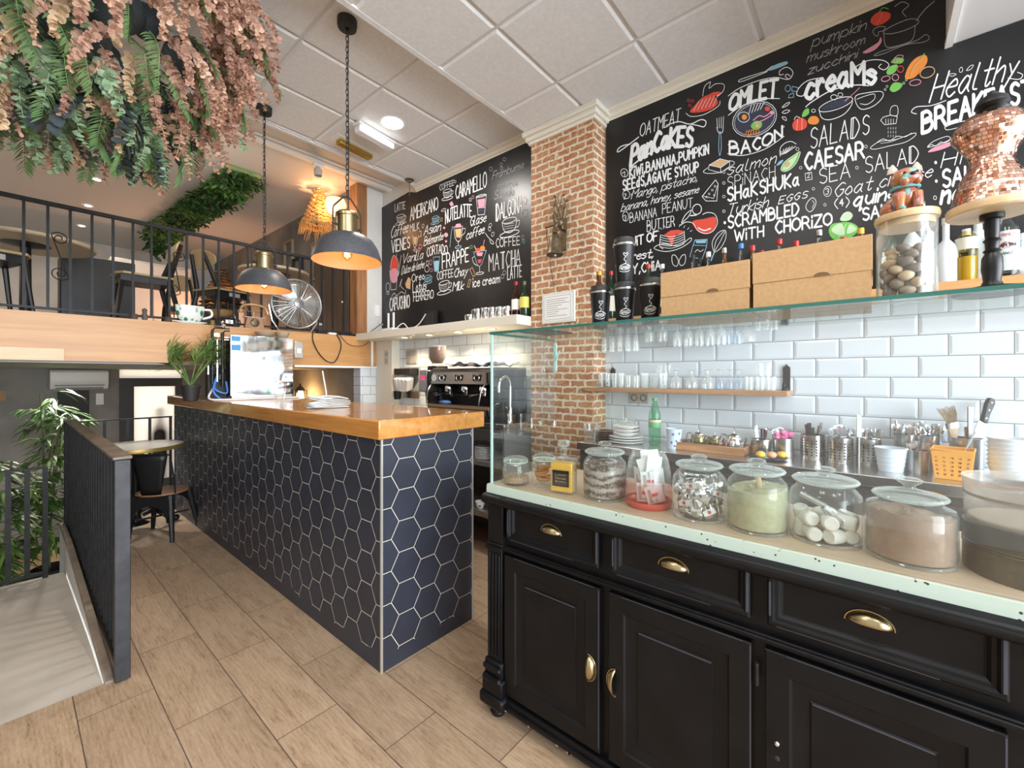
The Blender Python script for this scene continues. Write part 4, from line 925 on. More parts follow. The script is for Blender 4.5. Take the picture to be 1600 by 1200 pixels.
# ---------------------------------------------------------------- ceiling fittings
LITE = mat('lit_diffuser', (1, 1, 1), 0.5, em=(1, 0.98, 0.95), es=5)
t = thing('round_downlight', 'bright round recessed light in the tiled ceiling above the bar', 'ceiling light', (2.03, 3.0, ZF - 0.014))
obj('trim_ring', B().lathe([(0.085, -0.004), (0.112, 0), (0.085, 0.003)], 36), WHITE, t); obj('diffuser', B().lathe([(0.0, -0.004), (0.086, -0.005), (0.086, 0.002)], 36), LITE, t)
t = thing('emergency_light', 'white emergency light box on the ceiling beside the round light', 'emergency light', (2.02, 3.24, ZF - 0.012), 0.12)
obj('housing', B().box(-0.19, 0.19, -0.045, 0.045, -0.022, 0.0), PLASTW, t, bev=0.004)
obj('diffuser', B().box(-0.18, 0.18, -0.04, 0.04, -0.075, -0.022), mat('frosted_cover', (0.78, 0.79, 0.82), 0.25, coat=0.4), t, bev=0.012)
obj('indicator', B().ball((-0.05, -0.041, -0.05), 0.006), mat('green_led', (0, 0.6, 0.2), 0.4, em=(0.1, 0.9, 0.4), es=2), t)
t = thing('ceiling_spotlight_bar', 'yellow-gold rectangular fitting recessed in the ceiling by the mezzanine edge', 'ceiling light', (2.03, 3.585, ZF - 0.012), 0.12)
obj('frame', B().box(-0.22, 0.22, -0.07, 0.07, -0.004, 0), WHITE, t); obj('gold_bar', B().box(-0.17, 0.17, -0.035, 0.035, -0.045, -0.004), mat('gold_leaf', (0.45, 0.30, 0.07), 0.3, 0.9), t, bev=0.008, label='gold bar')
t = thing('ceiling_hook', 'small dark hook and wire in the ceiling corner above the drinks chalkboard', 'hook', (2.74, 3.74, ZF - 0.012))
obj('plate', B().lathe([(0.03, -0.02), (0.05, 0)], 14), BRONZE, t); obj('wire', B().tube([(0, 0, -0.02), (0.004, 0, -0.1), (0.0, 0, -0.17)], 0.004, 6), BRONZE, t)
# ---------------------------------------------------------------- hanging flower cloud
fc = P(138, 30, y=3.05); FX, FY, FZ = fc[0], 3.05, 3.04
fl = thing('hanging_flower_cloud', 'big cloud of dried pink and green eucalyptus hanging from the ceiling at left', 'flower arrangement', (FX, FY, FZ))
def leafmat(n, a, b_): return noisy(n, a, b_, 5, 0.65, lo=0.3, hi=0.7)
LPINK = leafmat('pink_dried_leaf', (0.58, 0.33, 0.22), (0.78, 0.56, 0.42)); LTAN = leafmat('tan_dried_leaf', (0.62, 0.42, 0.24), (0.80, 0.61, 0.42))
LGRN = leafmat('eucalyptus_leaf', (0.22, 0.36, 0.19), (0.44, 0.57, 0.38)); LFERN = leafmat('fern_leaf', (0.09, 0.19, 0.06), (0.24, 0.36, 0.14))
LPALE = leafmat('pale_blossom', (0.60, 0.55, 0.44), (0.74, 0.70, 0.60)); LDARK = leafmat('dark_leaf', (0.03, 0.045, 0.05), (0.09, 0.11, 0.12)); LROSE = leafmat('rose_dried_leaf', (0.46, 0.25, 0.18), (0.68, 0.44, 0.33))
def oval(b, p, d, nrm, L, w):
    d = Vector(d).normalized(); s_ = d.cross(Vector(nrm)); s_ = s_.normalized() if s_.length > 1e-4 else d.orthogonal().normalized()
    nn = s_.cross(d); p = Vector(p)
    pts = [(0, 0, 0), (0.25, 0.38, 0.06), (0.6, 0.5, 0.05), (0.9, 0.25, -0.02), (1.0, 0, -0.05), (0.9, -0.25, -0.02), (0.6, -0.5, 0.05), (0.25, -0.38, 0.06)]
    vs = [p + d * L * a + s_ * w * c + nn * L * e for a, c, e in pts] + [p + d * L * 0.5]
    b.add(vs, [(8, i, (i + 1) % 8) for i in range(8)])
def spray(kind, seed):
    r = random.Random(seed); b = B(); L = {'euc': 0.40, 'round': 0.34, 'fern': 0.36, 'blossom': 0.24, 'dark': 0.3}[kind]
    pts = [Vector((0, 0, 0))]; d = Vector((0.9, r.uniform(-.2, .2), -0.1)).normalized()
    for i in range(12):
        d = (d + Vector((r.uniform(-.08, .08), r.uniform(-.08, .08), -0.125))).normalized(); pts.append(pts[-1] + d * L / 12)
    b.tube(pts, [0.004 - 0.00025 * i for i in range(13)], 4)
    for i, p in enumerate(pts[1:], 1):
        t = (pts[i] - pts[i - 1]).normalized(); o_ = t.orthogonal().normalized(); sz = 1.0 - 0.45 * i / 12
        if kind in ('euc', 'round'):
            for k in range(7 if kind == 'euc' else 5):
                q = r.uniform(0, 2 * PI); s_ = (Matrix.Rotation(q, 3, t) @ o_)
                l = (0.044 if kind == 'euc' else 0.05) * sz * r.uniform(0.75, 1.2)
                oval(b, p + t * r.uniform(-.015, .015), s_ * 0.9 + t * 0.5, t + Vector((r.uniform(-.5, .5), r.uniform(-.5, .5), .3)), l, l * (0.75 if kind == 'euc' else 0.95))
        elif kind == 'fern':
            for sd in (-1, 1):
                for e in (0, 0.5):
                    s_ = t.cross(Vector((0, 0, 1))).normalized() * sd
                    blade(b, p - t * e * L / 12, s_ + t * 0.8 + Vector((0, 0, r.uniform(-.4, .2))), 0.10 * sz, 0.013, 0.3)
        elif kind == 'blossom':
            for k in range(9):
                q = r.uniform(0, 2 * PI); s_ = (Matrix.Rotation(q, 3, t) @ o_)
                oval(b, p + s_ * 0.006 + t * r.uniform(-.01, .01), s_ + t * r.uniform(-.3, .8), t, 0.034 * sz, 0.03 * sz)
        else:
            if i % 2:
                for sd in (-1, 1):
                    s_ = t.cross(Vector((0, 0, 1))).normalized() * sd
                    oval(b, p, s_ + t * 0.9, (0, 0, 1), 0.15 * sz, 0.08 * sz)
    return b
SPR = {}
for k, (kind, ms) in {'pink': ('euc', LPINK), 'rose': ('euc', LROSE), 'tan': ('round', LTAN), 'green': ('round', LGRN), 'fern': ('fern', LFERN), 'blossom': ('blossom', LPALE), 'dark': ('dark', LDARK)}.items():
    SPR[k] = []
    for v in range(2):
        b = spray(kind, 100 + 10 * v + len(SPR)); me = obj('tmp', b, ms); SPR[k].append(me.data); bpy.data.objects.remove(me)
names = {'pink': 'pink_eucalyptus_spray', 'rose': 'rose_eucalyptus_spray', 'tan': 'tan_eucalyptus_spray', 'green': 'green_eucalyptus_spray', 'fern': 'fern_frond', 'blossom': 'pale_blossom_spray', 'dark': 'dark_leaf_spray'}
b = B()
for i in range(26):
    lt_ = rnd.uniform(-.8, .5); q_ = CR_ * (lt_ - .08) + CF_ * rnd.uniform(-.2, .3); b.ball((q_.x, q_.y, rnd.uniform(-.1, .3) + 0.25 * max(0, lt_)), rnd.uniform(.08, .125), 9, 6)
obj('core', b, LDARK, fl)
obj('hanger', B().tube([(0, 0, 0.2), (0, 0, ZF - 0.01 - FZ)], 0.012, 8), BLKMAT, fl)
plan = []
for i in range(640):
    q = rnd.uniform(0, 2 * PI); e = rnd.uniform(-1.0, 0.55)
    c_ = math.sqrt(1 - e * e) if abs(e) < 1 else 0
    lat, dep = c_ * math.cos(q), c_ * math.sin(q)
    zz = e * 0.30 * (1 - 0.5 * max(0, lat - 0.3)) + 0.34 * max(0, (lat - 0.3) / 0.7) + 0.10 * max(0, -lat)
    p = CR_ * (lat * 0.80 - 0.09) + CF_ * (dep * 0.42) + Vector((0, 0, zz))
    yaw = math.atan2(p.y * 1.2 + rnd.uniform(-.3, .3), p.x + rnd.uniform(-.3, .3))
    r = rnd.random()
    if lat > 0.45: kind = 'rose' if r < 0.45 else ('pink' if r < 0.65 else ('tan' if r < .8 else ('fern' if r < .92 else 'green')))
    elif lat < -0.45: kind = 'tan' if r < 0.6 else ('pink' if r < 0.85 else 'fern')
    else: kind = ('tan', 'pink', 'green', 'green', 'fern', 'green', 'blossom', 'fern', 'rose', 'tan', 'dark')[int(r * 11)]
    plan.append((kind, p, yaw))
cnt = {}
for kind, p, yaw in plan:
    cnt[kind] = cnt.get(kind, 0) + 1
    if cnt[kind] > 98: continue
    o = bpy.data.objects.new(names[kind], rnd.choice(SPR[kind])); COL.objects.link(o); o.parent = fl
    o.location = p; o.rotation_euler = (rnd.uniform(-.3, .3), rnd.uniform(-0.1, 0.7) + max(0, -p.z) * 0.8, yaw); k = rnd.uniform(0.6, 1.0); o.scale = (k, k, k)
b = B()
for k in range(9): oval(b, (0, 0, 0), (math.cos(k), math.sin(k), -0.3 - 0.1 * k), (0, 0, 1), 0.12, 0.07)
fc2 = P(105, 160, x=FX - 0.1); o = obj('lime_leaf_cluster', b, mat('lime_leaf', (0.35, 0.50, 0.03), 0.5), fl, label='bright lime green leaf cluster')
o.location = (-0.42, -0.36, -0.36)
# ---------------------------------------------------------------- black picket railing beside the landing
rl = thing('picket_railing', 'black chipped picket railing panel between the landing and the tiled floor', 'railing', (0.34, 2.64, 0.0))
RPAINT = noisy('chipped_black_paint', (0.008, 0.008, 0.009), (0.02, 0.019, 0.019), 25, 0.5)
Lr = 2.64
RPAINT.node_tree.nodes['Principled BSDF'].inputs['Specular IOR Level'].default_value = 0.2
b = B().box(-0.028, 0.028, -0.012, 0.012, 0.006, 1.018); obj('end_post', b, noisy('worn_grey_post', (0.014, 0.014, 0.017), (0.034, 0.034, 0.04), 14, 0.5), rl, bev=0.003)
obj('end_post', B().box(-0.03, 0.03, Lr - 0.03, Lr + 0.03, 0.052, 1.02), RPAINT, rl, bev=0.003)
obj('handrail', B().box(-0.034, 0.034, -0.015, Lr + 0.03, 1.02, 1.034), noisy('worn_handrail', (0.05, 0.042, 0.036), (0.20, 0.15, 0.11), 18, 0.4), rl, bev=0.003)
obj('bottom_rail', B().box(-0.02, 0.02, 0.0, Lr, 0.056, 0.08), RPAINT, rl)
for i in range(24):
    y = 0.07 + i * (Lr - 0.12) / 23
    obj('picket', B().box(-0.011, 0.011, y - 0.011, y + 0.011, 0.081, 1.019), RPAINT, rl)
# thin rail closing the end of the floor, and the landing rail
def thinrail(name, label, x0, x1, y, z0, z1, n, r=0.011):
    t = thing(name, label, 'railing', ((x0 + x1) / 2, y, z0)); h = z1 - z0; L = (x1 - x0) / 2
    obj('handrail', B().box(-L, L, -0.015, 0.015, h - 0.014, h), IRON, t)
    obj('bottom_rail', B().box(-L, L, -0.01, 0.01, 0.03, 0.05), IRON, t)
    for i in range(n):
        x = -L + 0.012 + (2 * L - 0.024) * i / (n - 1)
        obj('baluster', B().box(x - r, x + r, -r, r, 0.0 if i in (0, n - 1) else 0.05, h - 0.014), IRON, t)
    return t
thinrail('iron_railing', 'thin black iron railing behind the round table and metal chair', 0.42, 1.12, 5.66, 0.001, 0.985, 5)
thinrail('iron_railing', 'low black iron railing at the far edge of the concrete landing', -0.9, 0.19, 4.68, -0.09, 0.735, 13, 0.014)
# ---------------------------------------------------------------- round table and metal chair
xt, yt = 0.75, 5.12
t = thing('round_table', 'round white-topped cafe table with gold edge behind the black picket railing', 'table', (xt, yt, 0))
obj('tabletop', B().lathe([(0.0, 0.745), (0.345, 0.745), (0.345, 0.775), (0.0, 0.775)], 48), noisy('white_marble', (0.46, 0.44, 0.42), (0.58, 0.56, 0.53), 4, 0.3), t)
obj('edge_band', B().lathe([(0.346, 0.742), (0.352, 0.742), (0.352, 0.776), (0.346, 0.776)], 48), mat('gold_edge', (0.50, 0.33, 0.10), 0.35, 0.7), t)
obj('column', B().lathe([(0.10, 0.06), (0.05, 0.09), (0.035, 0.14), (0.045, 0.2), (0.03, 0.26), (0.03, 0.62), (0.05, 0.68), (0.09, 0.744)], 20), BLACK, t)
for k in range(3):
    a = 2 * PI * k / 3 - 1.9; c_, s_ = math.cos(a), math.sin(a)
    pts = [(c_ * q, s_ * q, z) for q, z in ((0.05, 0.13), (0.13, 0.15), (0.21, 0.10), (0.27, 0.045), (0.31, 0.03))]
    obj('foot', B().tube(catmull(pts, 4), 0.022, 8).ball((c_ * 0.31, s_ * 0.31, 0.032), 0.032, 10, 6), BLACK, t)
def metal_chair(x, y, rz, label, sc=1):
    t = thing('metal_chair', label, 'chair', (x, y, 0), rz); t.scale = (sc, sc, sc)
    bk = BLACK
    # legs splay; chair looks towards +y, back at -y
    for sx in (-1, 1):
        for sy in (-1, 1):
            top = Vector((sx * 0.155, sy * 0.155, 0.43)); bot = Vector((sx * 0.215, sy * (0.235 if sy < 0 else 0.215), 0.0))
            b = B(); d = (bot - top)
            pts = [top + d * q for q in (0, .3, .6, 1)]
            b.tube(pts, [0.034, 0.03, 0.024, 0.018], 8); obj('leg', b, bk, t)
    b = B(); b.lathe([(0.0, 0.425), (0.20, 0.428), (0.215, 0.438), (0.21, 0.45), (0.18, 0.446), (0.0, 0.44)], 4 * 8, sx=1, sy=0.98); obj('seat', b, wood('chair_seat_wood', (0.22, 0.09, 0.04), (0.34, 0.15, 0.07), 'x', 1), t)
    # arched aprons
    for sy, nm in ((-1, 'apron'), (1, 'apron')):
        b = B(); ins = []; out = []
        for i in range(13):
            a = PI * i / 12; ins.append((-0.15 * math.cos(a), 0.18 + 0.17 * math.sin(a)))
        poly = [(-0.19, 0.16), (-0.165, 0.43), (0.165, 0.43), (0.19, 0.16)]
        for i in range(12):
            (a0, z0), (a1, z1) = ins[i], ins[i + 1]
            q0, q1 = i / 12, (i + 1) / 12
            def ol(q):
                u = q * 3
                k = min(int(u), 2); f_ = u - k
                return (poly[k][0] + (poly[k + 1][0] - poly[k][0]) * f_, poly[k][1] + (poly[k + 1][1] - poly[k][1]) * f_)
            o0, o1 = ol(q0), ol(q1)
            y0 = sy * (0.19 + 0.02 * 1); b.add([(a0, y0, z0), (a1, y0, z1), (o1[0], y0, o1[1]), (o0[0], y0, o0[1]), (a0, y0 + .006, z0), (a1, y0 + .006, z1), (o1[0], y0 + .006, o1[1]), (o0[0], y0 + .006, o0[1])],
                                               [(0, 1, 2, 3), (4, 7, 6, 5), (0, 4, 5, 1), (3, 2, 6, 7)])
        obj(nm, b, bk, t)
    b = B(); b.tube([(-0.15, -0.15, 0.2), (0.15, 0.15, 0.2)], 0.01, 6).tube([(0.15, -0.15, 0.2), (-0.15, 0.15, 0.2)], 0.01, 6); obj('cross_brace', b, bk, t)
    b = B(); vs = []
    for j in range(7):
        q = j / 6; z = 0.445 + 0.40 * q; hw_ = 0.085 + 0.075 * q
        for i in range(7):
            x_ = (i / 6 - 0.5) * 2 * hw_
            vs.append((x_, -0.185 - 0.06 * q + 0.035 * (x_ / 0.15) ** 2, z))
    b.add(vs, [(j * 7 + i, j * 7 + i + 1, (j + 1) * 7 + i + 1, (j + 1) * 7 + i) for j in range(6) for i in range(6)])
    o = obj('back_splat', b, bk, t); md = o.modifiers.new('thick', 'SOLIDIFY'); md.thickness = 0.004
    pts = [(-0.19, -0.14, 0.45), (-0.195, -0.18, 0.62), (-0.19, -0.215, 0.80), (-0.17, -0.235, 0.845), (0, -0.262, 0.852), (0.17, -0.235, 0.845), (0.19, -0.215, 0.80), (0.195, -0.18, 0.62), (0.19, -0.14, 0.45)]
    obj('back_frame', B().tube(catmull(pts, 4), 0.008, 8), bk, t)
    return t
metal_chair(0.885, 4.80, -0.70, 'black metal cafe chair with brown seat pulled up to the white round table', 0.88)
# ---------------------------------------------------------------- tall bamboo plants rising from the lower level
BAM = noisy('bamboo_leaf', (0.05, 0.13, 0.02), (0.20, 0.34, 0.07), 6, 0.5); BAM2 = noisy('bamboo_leaf_dark', (0.025, 0.07, 0.015), (0.09, 0.19, 0.04), 6, 0.5)
CANE = mat('bamboo_cane', (0.10, 0.11, 0.05), 0.5)
def bamboo(x, y, h, n, label, seed, z0=-0.719):
    r = random.Random(seed); t = thing('bamboo_plant', label, 'plant', (x, y, z0))
    obj('pot', B().lathe([(0.12, 0), (0.16, 0.25), (0.165, 0.25), (0.15, 0.27), (0.14, 0.22)], 20), BLKMAT, t)
    for i in range(n):
        dx, dy = r.uniform(-.08, .08), r.uniform(-.08, .08); H = h * (0.72 + 0.28 * r.random()) if i else h; lx_, ly_ = r.uniform(-.14, .14), r.uniform(-.14, .14)
        pt = lambda q: Vector((dx + lx_ * q * q, dy + ly_ * q * q, 0.22 + (H - 0.22) * q))
        obj('cane', B().tube([pt(k / 6) for k in range(7)], 0.009, 6), CANE, t)
        b = B()
        for k in range(int(17 * H)):
            q = r.uniform(0.18, 1.0); p = pt(q); a = r.uniform(0, 2 * PI)
            tw = Vector((math.cos(a), math.sin(a), r.uniform(0.0, 0.5))); e = p + tw * r.uniform(0.08, 0.2)
            b.tube([p, e], 0.002, 4)
            for m in range(6):
                a2 = a + r.uniform(-1.0, 1.0)
                blade(b, p.lerp(e, r.uniform(0.5, 1)), (math.cos(a2), math.sin(a2), r.uniform(-.35, .35)), r.uniform(0.13, 0.22), r.uniform(0.018, 0.03), 0.45)
        obj('foliage', b, BAM if i % 2 else BAM2, t)
bamboo(0.28, 6.10, 1.95, 5, 'tallest bamboo plant rising behind the black picket railing under the air conditioner', 3)
bamboo(-0.03, 5.36, 1.50, 5, 'lower leafy bamboo plant behind the landing railing at far left', 9)
# ---------------------------------------------------------------- lower level back wall: air conditioner, notices, door
x0, x1 = P(86, 590, y=7.9)[0], P(160, 590, y=7.9)[0]
ac = thing('air_conditioner', 'white wall-mounted air conditioner high on the dark wall under the mezzanine', 'air conditioner', ((x0 + x1) / 2, 7.995, 1.24), 0)
hw = (x1 - x0) / 2 + 0.05
prf = [(0, 0.0), (-0.16, 0.0), (-0.20, 0.05), (-0.215, 0.12), (-0.21, 0.22), (-0.18, 0.245), (0, 0.245)]
b = B(); b.T = Matrix(((0, 0, 1, 0), (1, 0, 0, 0), (0, 1, 0, 0), (0, 0, 0, 1))); b.prism(prf, -hw, hw); obj('casing', b, PLASTW, ac, bev=0.006)
obj('louvre', B().box(-hw + 0.05, hw - 0.05, -0.21, -0.15, 0.008, 0.016).box(-hw + 0.04, hw - 0.04, -0.213, -0.205, 0.045, 0.052), BLKMAT, ac)
p0, p1 = P(150, 615, y=7.99), P(162, 632, y=7.99)
o = obj('wall_notice', B().box(p0[0], p1[0], 7.99, 7.999, p1[2], p0[2]), PAPER); tag(o, 'small white notice on the dark wall right of the bamboo plant', 'notice')
p0, p1 = P(-6, 610, y=7.99), P(9, 626, y=7.99)
o = obj('framed_picture', B().box(p0[0], p1[0], 7.98, 7.999, p1[2], p0[2]), noisy('sepia_picture', (0.30, 0.17, 0.08), (0.45, 0.28, 0.14), 8, 0.6)); tag(o, 'small brown framed picture on the dark wall at the far left edge', 'picture')
p0, p1 = P(90, 611, y=7.99), P(139, 680, y=7.99)
o = obj('wall_screen', B().box(p0[0], p1[0], 7.96, 7.999, p1[2], p0[2]), BLKMAT, bev=0.005); tag(o, 'black flat panel on the dark wall behind the bamboo leaves', 'screen')
DFR = mat('dark_door_frame', (0.025, 0.022, 0.02), 0.5)
dr = struct('door_1', B().box(1.00, 1.15, 7.97, 8.06, -0.72, 1.38).box(1.62, 1.70, 7.97, 8.06, -0.72, 1.38).box(1.15, 1.62, 7.97, 8.06, 1.26, 1.38).box(1.15, 1.62, 7.97, 8.06, -0.72, -0.1), DFR)
def translucent(name, c):
    m = bpy.data.materials.new(name); m.use_nodes = True; t_ = m.node_tree
    p = t_.nodes['Principled BSDF']; t_.nodes.remove(p)
    a = t_.nodes.new('ShaderNodeBsdfTranslucent'); a.inputs[0].default_value = (*c, 1)
    d = t_.nodes.new('ShaderNodeBsdfDiffuse'); d.inputs[0].default_value = (*c, 1); mx = t_.nodes.new('ShaderNodeMixShader'); mx.inputs[0].default_value = 0.25
    t_.links.new(a.outputs[0], mx.inputs[1]); t_.links.new(d.outputs[0], mx.inputs[2]); t_.links.new(mx.outputs[0], t_.nodes['Material Output'].inputs[0])
    return m
obj('frosted_pane', B().box(1.15, 1.62, 8.0, 8.006, -0.1, 1.26), translucent('frosted_glass', (0.85, 0.80, 0.74)), dr)
tr_ = obj('window_2', B().box(1.00, 1.70, 8.0, 8.006, 1.40, 1.50), translucent('transom_glass', (0.85, 0.8, 0.72))); tr_['kind'] = 'structure'
struct('wall_entry_far', B().box(0.4, 2.3, 9.6, 9.7, -0.72, 1.5), mat('entry_wall', (0.7, 0.68, 0.64), 0.7))
lamp('entry_light', 'AREA', (1.35, 9.2, 1.0), 17, (1, 0.95, 0.9), 1.2, 1.2, (-PI / 2, 0, 0))
vs_ = obj('silhouette_form', B().lathe([(0.06, 0), (0.10, 0.1), (0.13, 0.45), (0.115, 0.78), (0.05, 0.92), (0.04, 1.05), (0.055, 1.13)], 20), BLKMAT, loc=(1.44, 8.10, -0.19)); tag(vs_, 'dark tall shape standing behind the frosted glass door', 'silhouette')  # stand-in form put behind the pane to cast a dark outline on it
sb = obj('form_stand', B().box(1.3, 1.58, 8.03, 8.25, -0.72, -0.191), DKWOOD); tag(sb, 'dark stand under the tall shape behind the frosted door', 'stand')
# ---------------------------------------------------------------- black sideboard
sbx, sby = 1.31, 1.233
SBL = 1.60                                    # length towards the camera side
PAINT = noisy('worn_black_paint', (0.0034, 0.0036, 0.0044), (0.0065, 0.0066, 0.0076), 9, 0.42, detail=8)
PAINT.node_tree.nodes['Principled BSDF'].inputs['Specular IOR Level'].default_value = 0.24
EDGEW = mat('worn_paint_edge', (0.05, 0.055, 0.075), 0.5)
s_b = thing('sideboard', 'large black painted sideboard with brass cup handles in the right foreground', 'sideboard', (sbx, sby, 0))
# local axes: x into the furniture, y along (negative = towards the right of the picture)
obj('carcass', B().box(0.012, 0.50, -SBL, -0.01, 0.06, 0.905), PAINT, s_b)
b = B()
pr = [(-0.012, 0.868), (-0.028, 0.878), (-0.034, 0.893), (-0.028, 0.906), (-0.01, 0.9135), (0.50, 0.9135), (0.50, 0.868)]
vs = [(x, y, z) for y in (-SBL - 0.02, 0.022) for x, z in pr]; k = len(pr)
b.add(vs, [tuple(range(k)), tuple(range(2 * k - 1, k - 1, -1))] + [(i, k + i, k + (i + 1) % k, (i + 1) % k) for i in range(k)])
obj('cornice_moulding', b, PAINT, s_b, bev=0.004)
# worktop: mint-white speckled edge round a beige top
def speck():
    m = mat('speckled_mint_edge', (0.5, 0.6, 0.53), 0.45); n = N(m)
    v = n.new('ShaderNodeTexVoronoi'); n.link(n.tc.outputs['Object'], v.inputs['Vector']); v.inputs['Scale'].default_value = 55
    nz = n.noise(n.tc.outputs['Object'], 18, 2)
    f = n.m('MULTIPLY', n.m('LESS_THAN', v.outputs['Distance'], 0.16), n.m('GREATER_THAN', nz, 0.52))
    n.col(n.mix(f, (0.50, 0.61, 0.54), (0.05, 0.04, 0.03)))
    return m
obj('worktop', B().box(0.004, 0.495, -SBL - 0.01, 0.008, 0.9138, 0.9465), noisy('beige_laminate', (0.52, 0.40, 0.28), (0.60, 0.47, 0.34), 6, 0.4, stretch=(1, .2, 1)), s_b)
obj('edge_strip', B().box(-0.006, 0.0038, -SBL - 0.01, 0.012, 0.9142, 0.948), speck(), s_b, label='speckled mint-white edge strip')
obj('edge_strip', B().box(0.0045, 0.495, 0.0085, 0.014, 0.9142, 0.948), MATS['speckled_mint_edge'], s_b)
# mid rail, plinth
b = B(); b.box(-0.008, 0.02, -SBL, -0.02, 0.690, 0.712).box(-0.014, 0.02, -SBL, -0.02, 0.697, 0.706); obj('mid_rail', b, PAINT, s_b, bev=0.003)
b = B(); b.box(-0.012, 0.48, -SBL, -0.02, 0.050, 0.098).box(-0.022, 0.02, -SBL, -0.02, 0.058, 0.078); obj('plinth', b, PAINT, s_b, bev=0.005)
b = B()
for i in range(14):
    y = -0.1 - rnd.random() * 1.2; b.box(-0.0226, -0.021, y, y + rnd.uniform(.005, .03), 0.0575, 0.062)
obj('paint_chip', b, mat('bare_wood_chip', (0.42, 0.26, 0.13), 0.7), s_b)
# fluted corner pilaster with foot
b = B(); b.box(-0.012, 0.05, -0.078, 0.0, 0.232, 0.684).box(-0.010, 0.05, -0.08, 0.0, 0.715, 0.868)
for i in range(4): b.box(-0.017, 0.0, -0.070 + i * 0.0175, -0.070 + i * 0.0175 + 0.009, 0.25, 0.67)
b.box(-0.020, 0.05, -0.084, 0.006, 0.684, 0.700).box(-0.014, 0.05, -0.082, 0.003, 0.70, 0.714)
obj('pilaster', b, PAINT, s_b, bev=0.002)
b = B(); b.box(-0.024, 0.06, -0.086, 0.008, 0.165, 0.232); b.box(-0.034, 0.07, -0.094, 0.014, 0.098, 0.165)
for z, r in ((0.205, 0.012), (0.16, 0.016)): b.tube([(-0.026, -0.086, z), (-0.026, 0.008, z)], r, 10)
obj('pilaster_base', b, PAINT, s_b, bev=0.008)
b = B(); b.box(-0.045, 0.09, -0.105, 0.022, 0.052, 0.100); obj('corner_block', b, PAINT, s_b, bev=0.012)
FT = [(0.012, 0.0), (0.028, 0.004), (0.034, 0.018), (0.028, 0.03), (0.022, 0.034), (0.036, 0.052), (0.04, 0.06)]
for fx_, fy_ in ((0.01, -0.04), (0.44, -0.04), (0.44, -SBL + 0.04), (0.01, -SBL + 0.04)):
    obj('foot', B().lathe(FT, 20, (fx_, fy_, 0)), PAINT, s_b)
def frame_panel(b, y0, y1, z0, z1, x, steps):
    """stepped rectangular moulding: list of (inset, x offset) pairs from the outer edge to the field"""
    rings = []
    for ins, dx in steps:
        rings.append([(x + dx, y0 + ins, z0 + ins), (x + dx, y1 - ins, z0 + ins), (x + dx, y1 - ins, z1 - ins), (x + dx, y0 + ins, z1 - ins)])
    vs = [p for r in rings for p in r]; fs = []
    for i in range(len(rings) - 1):
        for j in range(4):
            a, c = i * 4 + j, i * 4 + (j + 1) % 4
            fs.append((a, c, c + 4, a + 4))
    fs.append(tuple(range((len(rings) - 1) * 4, len(rings) * 4)))
    fs = [tuple(reversed(f)) for f in fs]
    b.add(vs, fs)
def cup_pull(parent, x, y, z, vert=False):
    b = B(); n, m = 14, 7; vs = []
    for i in range(n + 1):
        a = PI * i / n
        for j in range(m + 1):
            e = (PI / 2) * j / m
            yy = -0.043 * math.cos(a) * (math.cos(e) * 0.15 + 0.85); zz = 0.030 * math.sin(a) * math.cos(e * 0.92)
            xx = -0.024 * math.sin(e) * (0.25 + 0.75 * math.sin(a))
            vs.append((xx, yy, zz - 0.008))
    b.add(vs, [(i * (m + 1) + j, (i + 1) * (m + 1) + j, (i + 1) * (m + 1) + j + 1, i * (m + 1) + j + 1) for i in range(n) for j in range(m)])
    rim = [(-0.001, -0.046 * math.cos(PI * i / n), 0.033 * math.sin(PI * i / n) - 0.009) for i in range(n + 1)]
    b.tube(rim, 0.0022, 6)
    o = obj('handle', b, BRASS, parent, ang=60); o.location = (x, y, z)
    md = o.modifiers.new('thick', 'SOLIDIFY'); md.thickness = 0.0015
    if vert: o.rotation_euler = (PI / 2 * vert, 0, 0)
    return o
DY = [(-0.103, -0.517), (-0.565, -0.977), (-1.018, -1.442)]
for i, (ya, yb) in enumerate(DY):
    b = B(); frame_panel(b, yb, ya, 0.744, 0.892, 0.012, [(0, 0), (0, -0.020), (0.004, -0.024), (0.012, -0.024), (0.017, -0.017), (0.024, -0.015), (0.030, -0.008), (0.034, -0.006)])
    d = obj('drawer', b, PAINT, s_b, ang=20)
    cup_pull(d, 0.006, (-0.31, -0.765, -1.225)[i], 0.822)
    obj('edge_wear', B().box(-0.0125, -0.0121, yb + 0.003, yb + 0.009, 0.76, 0.885).box(-0.0125, -0.0121, ya - 0.009, ya - 0.004, 0.77, 0.86).box(-0.0125, -0.0121, yb + 0.1, ya - 0.02, 0.746, 0.7475), EDGEW, d)
for i, (ya, yb) in enumerate([(-0.088, -0.520), (-0.553, -0.980), (-1.012, -1.440)]):
    b = B(); frame_panel(b, yb, ya, 0.112, 0.677, 0.012, [(0, 0), (0, -0.018), (0.004, -0.021), (0.055, -0.021), (0.060, -0.015), (0.066, -0.013), (0.098, -0.008), (0.101, -0.0125), (0.105, -0.0125)])
    d = obj('door', b, PAINT, s_b, ang=16)
    obj('edge_wear', B().box(-0.0095, -0.0091, yb + 0.001, yb + 0.004, 0.13, 0.67).box(-0.0095, -0.0091, yb + 0.02, ya - 0.05, 0.6745, 0.6765).box(-0.0010, -0.0006, ya - 0.104, yb + 0.104, 0.5725, 0.5765), EDGEW, d)
    if i == 0: cup_pull(d, -0.009, yb + 0.035, 0.392, 1)
    elif i == 1: cup_pull(d, -0.009, ya - 0.02, 0.385, -1)
    else: obj('screw', B().ball((-0.010, ya - 0.028, 0.44), 0.007, 10, 6), CHROME, d); obj('screw_hole', B().ball((-0.0085, ya - 0.028, 0.40), 0.007, 10, 6, 0.4), BLKMAT, d)
